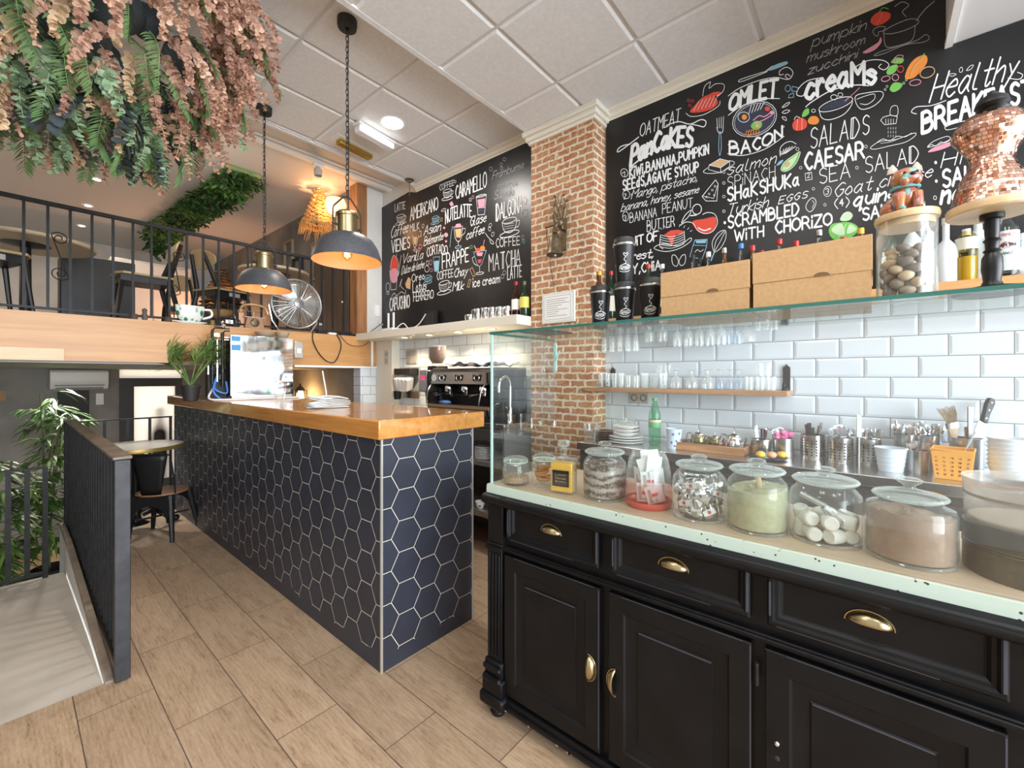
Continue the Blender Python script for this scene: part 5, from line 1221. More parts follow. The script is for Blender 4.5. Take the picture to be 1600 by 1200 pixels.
for z in (0.60, 0.2):
    b = B().tube([(-0.008, -0.993, z - 0.03), (-0.008, -0.993, z + 0.03)], 0.005, 8); obj('hinge', b, IRON, s_b)
# ---------------------------------------------------------------- glass display case on the sideboard
GZ0, GZ1 = 0.9482, 1.5875
gc = thing('glass_display_case', 'open-backed glass display case with green-edged top shelf on the black sideboard', 'display case', (sbx + 0.01, sby, GZ0))
H_ = GZ1 - GZ0
obj('front_pane', B().box(0.0, 0.002, -SBL + 0.02, -0.008, 0.0, H_ - 0.011), PANEG, gc)
obj('end_pane', B().box(0.004, 0.47, -0.004, -0.001, 0.0, H_ - 0.011), PANEG, gc)
obj('pane_edge', B().box(-0.004, 0.0035, -0.0075, 0.001, 0.0, H_ - 0.011), GEDGEV, gc, label='pale green upright glass edge')
obj('top_shelf', B().box(0.003, 0.48, -SBL + 0.02, 0.004, H_ - 0.009, H_), glass('shelf_glass', (0.93, 0.97, 0.96), 0.6, (0.93, 0.97, 0.96), 1.4, refl=0.22), gc)
obj('shelf_edge', B().box(-0.004, 0.0025, -SBL + 0.02, 0.006, H_ - 0.0095, H_ + 0.0005), GEDGE, gc, label='dark green shelf edge')
obj('shelf_edge', B().box(0.003, 0.48, 0.0045, 0.007, H_ - 0.0095, H_ + 0.0005), GEDGE, gc)
obj('bracket', B().box(0.452, 0.462, -0.02, -0.005, H_ - 0.16, H_ - 0.02).tube([(0.455, -0.012, H_ - 0.12), (0.44, -0.05, H_ - 0.06)], 0.004, 6), GEDGEV, gc)
Zs = GZ1 + 0.001
# travel mugs
def travel_mug(x, y, z, label, rz=0):
    t = thing('travel_mug', label, 'cup', (x, y, z), rz, 'black travel mugs on the glass shelf')
    t.scale = (0.93, 0.93, 1)
    obj('body', B().lathe([(0.0, 0), (0.031, 0), (0.0325, 0.003), (0.041, 0.125), (0.042, 0.134)], 32), BLACK, t)
    obj('steel_rim', B().lathe([(0.0425, 0.134), (0.0445, 0.136), (0.0445, 0.142), (0.0425, 0.143)], 32), STEEL, t)
    obj('lid', B().lathe([(0.044, 0.1435), (0.0435, 0.15), (0.040, 0.155), (0.040, 0.163), (0.036, 0.165), (0.0, 0.163)], 32), BLKMAT, t)
    b = B()
    def cyl(u, v, e=0):
        q = math.radians(180) + u / 0.037; r = 0.0335 + 0.0085 * (v / 0.134) + 0.0005 + e * 0.3
        return (r * math.cos(q), r * math.sin(q), v)
    cs = lambda pts, w_: ribbon(b, catmull(pts, 5), w_, cyl, 1.0, False)
    cs([(-0.002, 0.060), (0.006, 0.070), (-0.002, 0.078), (0.004, 0.088)], 0.0014)
    cs([(0.004, 0.088), (-0.004, 0.098), (-0.001, 0.103), (0.004, 0.098), (0.009, 0.103), (0.011, 0.098), (0.004, 0.088)], 0.0014)
    cs([(-0.017, 0.056), (0, 0.053), (0.018, 0.058), (0.0, 0.062), (-0.017, 0.056)], 0.0016)
    cs([(-0.016, 0.054), (-0.010, 0.043), (0.0, 0.040), (0.012, 0.044), (0.018, 0.056)], 0.0014)
    cs([(0.016, 0.053), (0.023, 0.056), (0.021, 0.048), (0.013, 0.046)], 0.0013)
    cs([(-0.020, 0.038), (-0.004, 0.033), (0.014, 0.035), (0.020, 0.041)], 0.0016)
    st, W = layout('Espresso', 1.0)
    for q in st: ribbon(b, [(-0.020 + 0.036 * px / W, 0.0435 + 0.009 * py / 8 + 0.002 * px / W) for px, py in q], 0.0010, cyl, 1, False)
    obj('printed_cup_motif', b, CH[W_], t)
    return t
def seat_(u, x=1.50): return P(u, 500, x=x)[1]
for u, lb in ((938, 'black travel mug with cup motif, left one of the bottom row on the glass shelf'), (976, 'black travel mug with cup motif, middle one of the bottom row under the stacked mug'), (1016, 'black travel mug with cup motif beside the left cardboard box')):
    travel_mug(1.50, seat_(u), Zs, lb, rnd.uniform(-0.1, 0.1) + 0.45)
travel_mug(1.50, seat_(975), Zs + 0.1655, 'black travel mug with cup motif stacked on top of the other mugs', 0.5)
# cardboard boxes
def carton(y0, y1, h, label, x0=1.40, dep=0.26):
    t = thing('cardboard_box', label, 'box', (x0, (y0 + y1) / 2, Zs), 0, 'kraft boxes on the glass shelf'); L = abs(y1 - y0) / 2 - 0.002
    obj('box_base', B().box(0.002, dep - 0.002, -L + 0.002, L - 0.002, 0, h * 0.56), CARD, t)
    b = B().box(0, dep, -L, L, h * 0.47, h); obj('lid', b, CARD, t, bev=0.0015)
    n = 12; pts = [(0.018 * math.cos(PI * i / n), h * 0.4701 + 0.010 * math.sin(PI * i / n)) for i in range(n + 1)]
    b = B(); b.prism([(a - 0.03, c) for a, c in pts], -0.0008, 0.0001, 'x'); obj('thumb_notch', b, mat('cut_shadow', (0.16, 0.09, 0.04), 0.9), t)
yL0, yM, yR1 = P(1031, 480, x=1.40)[1], P(1172.5, 480, x=1.40)[1], P(1365, 480, x=1.40)[1]
carton(yL0, yM, 0.155, 'closed brown cardboard box beside the black travel mugs')
carton(yM - 0.003, yR1, 0.170, 'taller closed brown cardboard box beside the jar of pebbles')
# dark tablet lying at the left end of the glass shelf
o = obj('tablet', B().box(1.42, 1.62, 1.02, 1.16, Zs, Zs + 0.009), BLACK, bev=0.003); tag(o, 'thin dark tablet lying on the left end of the glass shelf', 'tablet')
# pebble jar
jx, jy = 1.442, -0.062
t = thing('pebble_jar', 'tall glass jar of pebbles with round wooden lid on the glass shelf', 'jar', (jx, jy, Zs))
obj('jar_glass', B().lathe([(0.0, 0), (0.054, 0), (0.057, 0.006), (0.057, 0.195), (0.0545, 0.195), (0.0545, 0.008), (0.0, 0.006)], 40), GLASS, t)
obj('lid', B().lathe([(0.0, 0.18), (0.053, 0.18), (0.053, 0.1955), (0.060, 0.1955), (0.062, 0.204), (0.060, 0.212), (0.0, 0.214)], 40), LTWOOD, t)
PB = [noisy('grey_pebble', (0.20, 0.145, 0.10), (0.33, 0.25, 0.18), 30, 0.7), noisy('tan_pebble', (0.42, 0.30, 0.18), (0.56, 0.43, 0.28), 30, 0.7), noisy('dark_pebble', (0.11, 0.085, 0.07), (0.22, 0.17, 0.14), 30, 0.7)]
k = 0
for lay in range(7):
    for j in range(7 if lay < 5 else 4):
        a = 2 * PI * j / 6 + lay * 0.5; r = 0.036 if j < 6 else 0.0
        if lay >= 5: a = 2 * PI * j / 4 + lay; r = 0.026
        b = B(); b.at(0, 0, 0, rnd.uniform(0, 6), rnd.uniform(-.5, .5), rnd.uniform(-.5, .5)); b.ball((0, 0, 0), 0.0145, 10, 7, rnd.uniform(1.05, 1.25), rnd.uniform(.85, 1.0), rnd.uniform(.65, .9))
        o = obj('pebble', b, PB[k % 3]); o.location = (jx + r * math.cos(a), jy + r * math.sin(a), Zs + 0.0215 + lay * 0.0175); k += 1
        tag(o, 'smooth pebble inside the tall wooden-lidded glass jar', 'pebble', 'pebbles in the glass jar')
# decoupage bulldog figurine on the jar lid
def patch():
    m = mat('decoupage_pattern', (0.4, 0.15, 0.08), 0.3, coat=0.5); n = N(m)
    v = n.new('ShaderNodeTexVoronoi'); n.link(n.coords('xyz', (1, 1, 1)), v.inputs['Vector']); v.inputs['Scale'].default_value = 75
    sp = n.new('ShaderNodeSeparateColor'); n.link(v.outputs['Color'], sp.inputs[0])
    n.col(n.ramp(sp.outputs[0], [(0.0, (0.30, 0.08, 0.03)), (0.35, (0.42, 0.18, 0.06)), (0.6, (0.55, 0.12, 0.10)), (0.78, (0.12, 0.42, 0.40)), (0.9, (0.45, 0.30, 0.48)), (1.0, (0.68, 0.58, 0.45))])); return m
DG = patch()
t = dog = thing('bulldog_figurine', 'small colourful patchwork bulldog figurine sitting on the pebble jar lid', 'figurine', (jx, jy + 0.005, Zs + 0.2145), 0.35)
b = B(); b.ball((0.012, 0, 0.03), 0.029, 14, 10, 1.05, 1.1, 1.0); b.ball((-0.004, 0, 0.045), 0.024, 14, 10, 1, 1.05, 1.3)
for sy in (-1, 1):
    b.tube([(-0.02, sy * 0.017, 0.045), (-0.026, sy * 0.018, 0.02), (-0.027, sy * 0.018, 0.006)], [0.012, 0.010, 0.0085], 10); b.ball((-0.032, sy * 0.018, 0.0065), 0.0095, 10, 6, 1.3, 1, .68)
    b.ball((0.008, sy * 0.032, 0.018), 0.017, 10, 8, 1.3, .7, 1)
    b.ball((-0.01, sy * 0.032, 0.0065), 0.009, 10, 6, 1.6, 1, .7)
obj('body', b, DG, t)
b = B(); b.ball((-0.010, 0, 0.086), 0.028, 16, 10, 0.95, 1.1, 0.9); b.ball((-0.032, 0, 0.079), 0.017, 14, 8, 0.8, 1.2, 0.85)
for sy in (-1, 1): b.ball((-0.034, sy * 0.012, 0.073), 0.011, 10, 8, 0.9, 0.9, 1.1)
hd = obj('head', b, DG, t)
for sy in (-1, 1):
    obj('ear', B().lathe([(0.012, 0), (0.010, 0.012), (0.002, 0.024)], 10, (-0.004, sy * 0.024, 0.102), 0.5, 1), mat('ear_grey', (0.45, 0.38, 0.33), 0.4), t); obj('eye', B().ball((-0.0345, sy * 0.012, 0.0915), 0.0035, 8, 6), BLACK, t)
obj('nose', B().ball((-0.0455, 0, 0.0845), 0.0055, 8, 6, .7, 1.2, .8), BLACK, t)
obj('collar', B().tube([(-0.006 + 0.026 * math.cos(q), 0.026 * math.sin(q), 0.062) for q in [2 * PI * i / 18 for i in range(18)]], 0.004, 6, True), mat('teal_collar', (0.15, 0.42, 0.42), 0.3), t)
# mosaic mannequin torso on a turned black stand
def mosaic():
    m = mat('copper_mirror_mosaic', (0.85, 0.5, 0.38), 0.18, 1.0); n = N(m)
    sp = n.new('ShaderNodeSeparateXYZ'); n.link(n.tc.outputs['Object'], sp.inputs[0])
    an = n.m('ARCTAN2', sp.outputs[1], sp.outputs[0])
    cx = n.new('ShaderNodeCombineXYZ'); n.link(n.m('MULTIPLY', an, 0.062), cx.inputs[0]); n.link(sp.outputs[2], cx.inputs[1])
    b_ = n.brick(cx.outputs[0], (0.0, 0.0, 0.0), (1, 1, 1), (0.5, 0.5, 0.5), 0.0095, 0.0075, 0.0005, 0.25, 0)
    n.col(n.mix(b_.outputs['Fac'], n.ramp(b_.outputs['Color'], [(0.0, (0.50, 0.22, 0.14)), (0.5, (0.80, 0.45, 0.33)), (1.0, (0.95, 0.70, 0.58))]), (0.18, 0.08, 0.05)))
    wn = n.new('ShaderNodeTexWhiteNoise'); n.link(b_.outputs['Color'], wn.inputs['Vector'])
    va = n.new('ShaderNodeVectorMath', operation='MULTIPLY_ADD'); n.link(wn.outputs['Color'], va.inputs[0]); va.inputs[1].default_value = (0.42, 0.42, 0.42)
    geo = n.new('ShaderNodeNewGeometry'); n.link(geo.outputs['Normal'], va.inputs[2])
    sb_ = n.new('ShaderNodeVectorMath', operation='SUBTRACT'); n.link(va.outputs[0], sb_.inputs[0]); sb_.inputs[1].default_value = (0.21, 0.21, 0.21)
    nm = n.new('ShaderNodeVectorMath', operation='NORMALIZE'); n.link(sb_.outputs[0], nm.inputs[0]); n.link(nm.outputs[0], n.p.inputs['Normal'])
    return m
mx_, my_ = 1.468, P(1550, 440, x=1.468)[1]
t = thing('mannequin_stand', 'copper mirror-mosaic torso form on a turned black stand on the glass shelf', 'mannequin', (mx_, my_, Zs), 0.6); t.scale = (0.85, 0.85, 1)
obj('stand_base', B().lathe([(0.0, 0), (0.075, 0), (0.079, 0.006), (0.066, 0.015), (0.036, 0.020), (0.026, 0.022)], 40), BLACK, t)
obj('turned_column', B().lathe([(0.022, 0.0225), (0.017, 0.032), (0.021, 0.06), (0.020, 0.085), (0.014, 0.096), (0.018, 0.101), (0.013, 0.106), (0.014, 0.120), (0.018, 0.125), (0.013, 0.130), (0.0145, 0.142), (0.015, 0.172), (0.024, 0.175), (0.024, 0.186), (0.0, 0.186)], 28), BLACK, t)
obj('wooden_board', B().lathe([(0.0, 0.1865), (0.086, 0.1865), (0.090, 0.190), (0.090, 0.204), (0.088, 0.207), (0.0, 0.207)], 40), LTWOOD, t)
obj('torso', B().lathe([(0.086, 0.2075), (0.083, 0.222), (0.077, 0.247), (0.066, 0.272), (0.052, 0.292), (0.0455, 0.307), (0.050, 0.325), (0.067, 0.347), (0.085, 0.369), (0.086, 0.378), (0.076, 0.397), (0.058, 0.411), (0.034, 0.417), (0.0, 0.418)], 48, (0, 0, 0), 0.82, 1.0), mosaic(), t, ang=80)
obj('neck_knob', B().lathe([(0.030, 0.4185), (0.034, 0.424), (0.024, 0.428), (0.034, 0.438), (0.030, 0.450), (0.012, 0.462), (0.005, 0.470), (0.0, 0.472)], 24), BLACK, t)
# ---------------------------------------------------------------- jars on the sideboard
JZ = 0.9472
def jar_shell(r, h, neck, k=0.72):
    hs = h * k
    return [(0.0, 0.0), (r * 0.90, 0.0), (r * 0.97, 0.006), (r, 0.02), (r, hs), (r * 0.96, hs + (h - hs) * 0.35), (neck, h - 0.012), (neck, h - 0.006), (neck + 0.005, h - 0.004), (neck + 0.005, h)]
def jar_lid(neck, h, top):
    return [(0.0, h - 0.006), (neck - 0.003, h - 0.006), (neck - 0.003, h + 0.001), (neck + 0.010, h + 0.001), (neck + 0.012, h + 0.006), (neck + 0.006, h + 0.011), (neck * 0.5, h + 0.018), (0.012, top - 0.024), (0.011, top - 0.019), (0.024, top - 0.010), (0.025, top - 0.004), (0.018, top), (0.0, top)]
def glass_jar(x, y, r, h, top, neck, label, k=0.72, name='glass_jar'):
    t = thing(name, label, 'jar', (x, y, JZ))
    obj('jar_glass', B().lathe(jar_shell(r, h, neck, k), 48), GLASS, t)
    obj('base_ring', B().tube([((r * 0.93) * math.cos(q), (r * 0.93) * math.sin(q), 0.004) for q in [2 * PI * i / 40 for i in range(40)]], 0.0035, 6, True), TGLASS, t)
    obj('lid', B().lathe(jar_lid(neck, h, top), 48), LIDG, t)
    obj('lid_rim', B().tube([((neck + 0.009) * math.cos(q), (neck + 0.009) * math.sin(q), h + 0.004) for q in [2 * PI * i / 40 for i in range(40)]], 0.0042, 6, True), TGLASS, t)
    return t
def fill(r, h, n=40, wob=0.004, seed=1, tilt=(0, 0)):
    rr = random.Random(seed); b = B(); rings = 8; vs = []; prof = [(r * 0.88, 0.008), (r * 0.955, 0.012), (r * 0.975, 0.022)]
    for rad, z in prof:
        for j in range(n): q = 2 * PI * j / n; vs.append((rad * math.cos(q), rad * math.sin(q), z))
    for k in range(rings):
        rad = r * 0.975 * (1 - k / rings)
        for j in range(n):
            q = 2 * PI * j / n; xx, yy = rad * math.cos(q), rad * math.sin(q)
            vs.append((xx, yy, h + tilt[0] * xx + tilt[1] * yy + wob * math.sin(3 * q + k) * (0.5 + k / rings) + rr.uniform(-wob, wob) * 0.4))
    vs.append((0, 0, h)); m = len(prof) + rings
    fs = [(i * n + j, i * n + (j + 1) % n, (i + 1) * n + (j + 1) % n, (i + 1) * n + j) for i in range(m - 1) for j in range(n)]
    fs += [((m - 1) * n + j, (m - 1) * n + (j + 1) % n, m * n) for j in range(n)]
    return b.add(vs, fs)
# clip-top jars
def clip_jar(x, y, r, h, label):
    t = thing('clip_top_jar', label, 'jar', (x, y, JZ))
    obj('jar_glass', B().lathe([(0.0, 0), (r * .8, 0), (r, 0.018), (r, h * .55), (r * .86, h * .72), (r * .86, h * .78)], 36), GLASS, t)
    obj('lid', B().lathe([(0.0, h * .80), (r * .9, h * .80), (r * .95, h * .83), (r * .9, h * .90), (r * .6, h * .97), (0.0, h)], 36), LIDG, t)
    obj('seal', B().tube([(r * .88 * math.cos(q), r * .88 * math.sin(q), h * .79) for q in [2 * PI * i / 36 for i in range(36)]], 0.004, 6, True), mat('pale_seal', (0.55, 0.62, 0.52), 0.4), t)
    obj('wire_clip', B().tube([(-r * .9, 0, h * .72), (-r * 1.12, 0.0, h * .78), (-r * 1.1, 0.01, h * .6), (-r * 1.03, 0, h * .5)], 0.002, 6).tube([(r * .9 * math.cos(q), r * .9 * math.sin(q), h * .72) for q in [2 * PI * i / 30 for i in range(30)]], 0.002, 5, True), STEEL, t)
    return t
t = clip_jar(1.392, 1.158, 0.056, 0.118, 'small clip-top jar of mixed seeds at the left end of the sideboard')
b = fill(0.054, 0.034, 30, 0.003); obj('seed_mix', b, noisy('seed_mix', (0.25, 0.13, 0.06), (0.58, 0.44, 0.30), 190, 0.8, bump=0.6), t)['kind'] = 'stuff'
t = clip_jar(1.458, 1.058, 0.052, 0.132, 'small clip-top jar of dried orange slices beside the square yellow bottle')
ORS = mat('dried_orange', (0.75, 0.32, 0.04), 0.5)
for i in range(7):
    b = B(); b.at(rnd.uniform(-.008, .008), rnd.uniform(-.008, .008), 0.024 + i * 0.008, rnd.uniform(0, 6), rnd.uniform(-.25, .25) + (0.6 if i > 4 else 0), rnd.uniform(-.25, .25))
    b.tube([(0.03 * math.cos(q), 0.03 * math.sin(q), 0) for q in [2 * PI * k / 24 for k in range(24)]], 0.003, 6, True); b.lathe([(0.0, -0.001), (0.010, -0.001), (0.010, 0.001), (0, 0.001)], 10)
    for k in range(8): q = 2 * PI * k / 8; b.tube([(0.005 * math.cos(q), 0.005 * math.sin(q), 0), (0.029 * math.cos(q), 0.029 * math.sin(q), 0)], 0.0016, 5)
    obj('dried_orange_slice', b, ORS, t)
# square bottle of yellow liquid
t = thing('square_bottle', 'square glass bottle of yellow liquid with black label and glass stopper on the sideboard', 'bottle', (1.405, 0.925, JZ), 0)
t.rotation_euler = (0, 0, 0.20)
obj('bottle_glass', B().box(-0.031, 0.031, -0.046, 0.046, 0, 0.135), GLASS2, t, bev=0.006)
obj('neck', B().lathe([(0.026, 0.135), (0.013, 0.143), (0.012, 0.165), (0.017, 0.166), (0.017, 0.17), (0.0, 0.17)], 20), LIDG, t)
obj('stopper', B().lathe([(0.010, 0.1705), (0.010, 0.178), (0.023, 0.182), (0.025, 0.192), (0.022, 0.204), (0.0, 0.207)], 8), TGLASS, t, ang=20)
YL = mat('yellow_liquid', (0.92, 0.52, 0.01), 0.15)
obj('yellow_liquid', B().box(-0.0285, 0.0285, -0.0435, 0.0435, 0.008, 0.118), YL, t, bev=0.004)
b = B().box(-0.0325, -0.0314, -0.034, 0.034, 0.030, 0.092); lb = obj('label', b, BLACK, t, label='black paper label')
b = B()
for k, (z, h_, tx) in enumerate(((0.072, 0.007, 'Licor'), (0.058, 0.008, 'Dorado'), (0.047, 0.005, 'Botella'), (0.039, 0.004, '---------'))):
    st, W = layout(tx if k < 3 else '- - - -', 1.2)
    for q in st: ribbon(b, [(0.022 - 0.044 * px / W, z + h_ * py / 8) for px, py in q], 0.001, lambda u, v, e=0: (-0.0327 - e * 0.3, u, v), 1, False)
obj('label_print', b, CH[TAN], lb)
# tall jar with layered cocoa powder
t = glass_jar(1.454, 0.774, 0.080, 0.166, 0.208, 0.061, 'tall glass jar streaked with layers of cocoa and coconut left of the sachet jar', 0.70)
def strata():
    m = mat('layered_powder', (0.6, 0.55, 0.5), 0.9); n = N(m)
    sp = n.new('ShaderNodeSeparateXYZ'); n.link(n.tc.outputs['Object'], sp.inputs[0])
    nz = n.noise(n.coords('xyz', (1, 1, 2)), 9, 3); gr = n.noise(n.coords('xyz'), 120, 3)
    ph = n.m('ADD', n.m('MULTIPLY', sp.outputs[2], 170.0), n.m('MULTIPLY', nz, 16.0)); s_ = n.m('SINE', ph)
    f = n.m('ADD', n.m('MULTIPLY', s_, 0.20), n.m('ADD', n.m('MULTIPLY', gr, 0.9), n.m('MULTIPLY', n.noise(n.coords('xyz', (1, 1, 6)), 14, 4), 0.25)))
    n.col(n.ramp(f, [(0.33, (0.085, 0.05, 0.035)), (0.46, (0.24, 0.17, 0.13)), (0.62, (0.42, 0.37, 0.335)), (0.9, (0.56, 0.52, 0.49))])); n.bump(gr, 0.25, 0.002); return m
obj('layered_powder', fill(0.079, 0.128, 40, 0.005), strata(), t)['kind'] = 'stuff'
# plastic jar of tea sachets
PINKP = glass('pink_plastic', (0.97, 0.78, 0.76), 0.8, (0.85, 0.4, 0.38), 1.35)
t = thing('sachet_jar', 'clear plastic jar with red-tinted base stuffed with white sachets', 'jar', (1.461, 0.607, JZ))
obj('jar_body', B().lathe([(0.079, 0.035), (0.079, 0.07), (0.075, 0.12), (0.066, 0.165), (0.055, 0.185), (0.055, 0.195)], 40), GLASS2, t)
obj('red_base', B().lathe([(0.0, 0), (0.072, 0), (0.0795, 0.012), (0.080, 0.024)], 40), mat('red_clear_base', (0.62, 0.09, 0.07), 0.2), t, label='red transparent base')
obj('tinted_wall', B().lathe([(0.080, 0.0245), (0.0798, 0.05), (0.079, 0.09)], 40), PINKP, t)
SA = mat('sachet_paper', (0.80, 0.81, 0.83), 0.55); SB_ = mat('sachet_print_tan', (0.45, 0.37, 0.28), 0.5); SRD = mat('sachet_print_red', (0.65, 0.05, 0.07), 0.5)
def sachet(parent, p, rz, rx, ry, w_=0.060, h_=0.066, printed=True):
    b = B(); n = 4; vs = []
    for s_ in (-1, 1):
        for j in range(n + 1):
            for i in range(n + 1):
                u, v = i / n - .5, j / n - .5; vs.append((u * w_, s_ * 0.004 * (1 - 4 * u * u) * (1 - 4 * v * v), v * h_))
    k = (n + 1) ** 2; f1 = [(j * (n + 1) + i, j * (n + 1) + i + 1, (j + 1) * (n + 1) + i + 1, (j + 1) * (n + 1) + i) for j in range(n) for i in range(n)]
    b.add(vs, f1 + [tuple(q + k for q in reversed(f)) for f in f1])
    o = obj('sachet', b, SA); o.location = Vector(parent.location) + Vector(p); o.rotation_euler = (rx, ry, rz)
    tag(o, 'white printed sachet inside the red-based plastic jar', 'sachet', 'sachets in the plastic jar')
    if printed:
        obj('printed_border', B().box(-0.020, -0.012, -0.0048, -0.0042, -0.022, 0.022).box(-0.02, 0.012, -0.0048, -0.0042, -0.024, -0.018), SB_, o)
        obj('red_logo', B().box(-0.010, 0.012, -0.0054, -0.0048, -0.005, 0.005), SRD, o)
vd = math.atan2(SP, CP)
for i, (a, e, z, pr) in enumerate([(-.5, .055, .055, 1), (.1, .060, .052, 1), (.7, .055, .060, 0), (-.9, .045, .09, 1), (-.2, .052, .095, 1), (.45, .05, .10, 0), (-.4, .035, .14, 0), (.3, .038, .145, 0), (0.0, .02, .165, 0), (1.5, .05, .06, 0), (2.4, .05, .06, 0), (3.2, .05, .06, 0), (1.6, .045, .10, 0), (-1.6, .045, .1, 0)]):
    fa = vd + PI + a       # direction from the jar towards the viewer
    sachet(t, (math.cos(fa) * e * .88, math.sin(fa) * e * .88, z), fa + PI / 2 + rnd.uniform(-.2, .2), rnd.uniform(-.15, .15), rnd.uniform(-.4, .4), printed=bool(pr))
# foil sweets
t = glass_jar(1.451, 0.433, 0.082, 0.163, 0.199, 0.059, 'glass jar of silver foil-wrapped sweets beside the matcha jar', 0.68)
FOIL = mat('crinkled_foil', (0.82, 0.83, 0.85), 0.18, 1.0); FW = mat('foil_white_print', (0.75, 0.75, 0.72), 0.35); FR = mat('foil_red_spot', (0.6, 0.03, 0.05), 0.4)
for lay in range(5):
    for j in range(8):
        a = 2 * PI * j / 8 + lay * 0.4; r = 0.055 + rnd.uniform(-.006, .004); b = B(); vs = []; rr = rnd
        n = 5
        for jj in range(n):
            for ii in range(n):
                u, v = ii / (n - 1) - .5, jj / (n - 1) - .5
                vs.append((u * 0.05 + rr.uniform(-.004, .004), rr.uniform(-.006, .006) - 0.012 * (1 - 4 * u * u) * (1 - 4 * v * v), v * 0.038 + rr.uniform(-.004, .004)))
        b.add(vs, [(jj * n + ii, jj * n + ii + 1, (jj + 1) * n + ii + 1, (jj + 1) * n + ii) for jj in range(n - 1) for ii in range(n - 1)])
        o = obj('foil_sweet', b, FOIL, ang=5); md = o.modifiers.new('thick', 'SOLIDIFY'); md.thickness = 0.004
        o.location = (1.451 + r * math.cos(a), 0.433 + r * math.sin(a), JZ + 0.030 + lay * 0.020); o.rotation_euler = (rnd.uniform(-.4, .4), rnd.uniform(-.6, .6), a + PI / 2 + rnd.uniform(-.3, .3))
        tag(o, 'silver foil-wrapped sweet inside the glass jar', 'sweet', 'foil sweets in the jar')
        if (j + 2 * lay) % 5 == 0: obj('printed_strip', B().box(-0.018, 0.018, -0.0200, -0.0195, -0.008, 0.008), FW, o); obj('red_spot', B().box(-0.005, 0.005, -0.0206, -0.0201, -0.005, 0.005), FR, o)
b = fill(0.026, 0.11, 24, 0.01); o = obj('foil_core', b, FOIL, t, ang=5); o['kind'] = 'stuff'
# matcha
t = glass_jar(1.449, 0.267, 0.081, 0.170, 0.207, 0.062, 'glass jar of pale green matcha powder with wooden scoop handle', 0.72)
obj('matcha_powder', fill(0.080, 0.122, 40, 0.005, tilt=(0.05, -0.12)), noisy('matcha_powder', (0.41, 0.405, 0.25), (0.50, 0.49, 0.32), 45, 0.95, bump=0.2), t)['kind'] = 'stuff'
o = obj('wooden_scoop', B().tube([(0.01, -0.008, 0.07), (0.0, 0.0, 0.160)], [0.011, 0.0085], 10), LTWOOD, loc=(1.442, 0.264, JZ)); tag(o, 'wooden scoop handle standing in the matcha jar', 'scoop')
# marshmallows with steel scoop
t = glass_jar(1.476, 0.104, 0.0845, 0.161, 0.200, 0.065, 'wide glass jar of white marshmallows with a steel scoop', 0.72)
MM = mat('marshmallow', (0.82, 0.80, 0.74), 0.8)
k = 0
for lay, (cnt_, rr_) in enumerate(((7, 0.055), (2, 0.018), (7, 0.054), (2, 0.018))):
    for j in range(cnt_):
        a = 2 * PI * j / cnt_ + lay * 0.35; z = (0.026, 0.026, 0.062, 0.060)[lay]
        if lay == 2 and math.cos(a - vd - PI + 0.5) < -0.6: continue
        b = B(); b.at(0, 0, 0, rnd.uniform(0, 6), rnd.choice((PI / 2, PI / 2, 0.2)) + rnd.uniform(-.2, .2), rnd.uniform(-.2, .2)); b.lathe([(0.0, -0.022), (0.015, -0.023), (0.019, -0.019), (0.0195, 0), (0.019, 0.019), (0.015, 0.023), (0.0, 0.022)], 16)
        o = obj('marshmallow', b, MM); o.location = (1.476 + rr_ * math.cos(a), 0.104 + rr_ * math.sin(a), JZ + z); k += 1
        tag(o, 'white marshmallow inside the wide glass jar', 'marshmallow', 'marshmallows in the jar')
sc_ = thing('steel_scoop', 'steel scoop leaning inside the marshmallow jar', 'scoop', (1.476, 0.104, JZ))
A_, C_ = Vector((-0.02, 0.055, 0.122)), Vector((-0.040, -0.052, 0.078))
obj('handle', B().tube([A_, A_.lerp(C_, .55)], 0.0075, 10), STEEL, sc_)
b = B(); d = (C_ - A_).normalized(); s_ = d.cross(Vector((0, 0, 1))).normalized(); up = s_.cross(d); vs = []
for i in range(6):
    c_ = A_.lerp(C_, .5 + .5 * i / 5); w_ = 0.012 + 0.016 * min(1, i / 2)
    for j in range(7): q = PI * j / 6; vs.append(c_ - s_ * w_ * math.cos(q) - up * w_ * 0.8 * math.sin(q))
b.add(vs, [(i * 7 + j, i * 7 + j + 1, (i + 1) * 7 + j + 1, (i + 1) * 7 + j) for i in range(5) for j in range(6)])
o = obj('bowl', b, STEEL, sc_); md = o.modifiers.new('thick', 'SOLIDIFY'); md.thickness = 0.0015
# cocoa
t = glass_jar(1.456, -0.068, 0.087, 0.152, 0.200, 0.060, 'widest glass jar of brown cocoa powder between marshmallows and the dark tin', 0.78)
obj('cocoa_powder', fill(0.086, 0.116, 44, 0.006, tilt=(-0.06, 0.06)), noisy('cocoa_powder', (0.31, 0.20, 0.145), (0.38, 0.26, 0.19), 30, 0.95, bump=0.2), t)['kind'] = 'stuff'
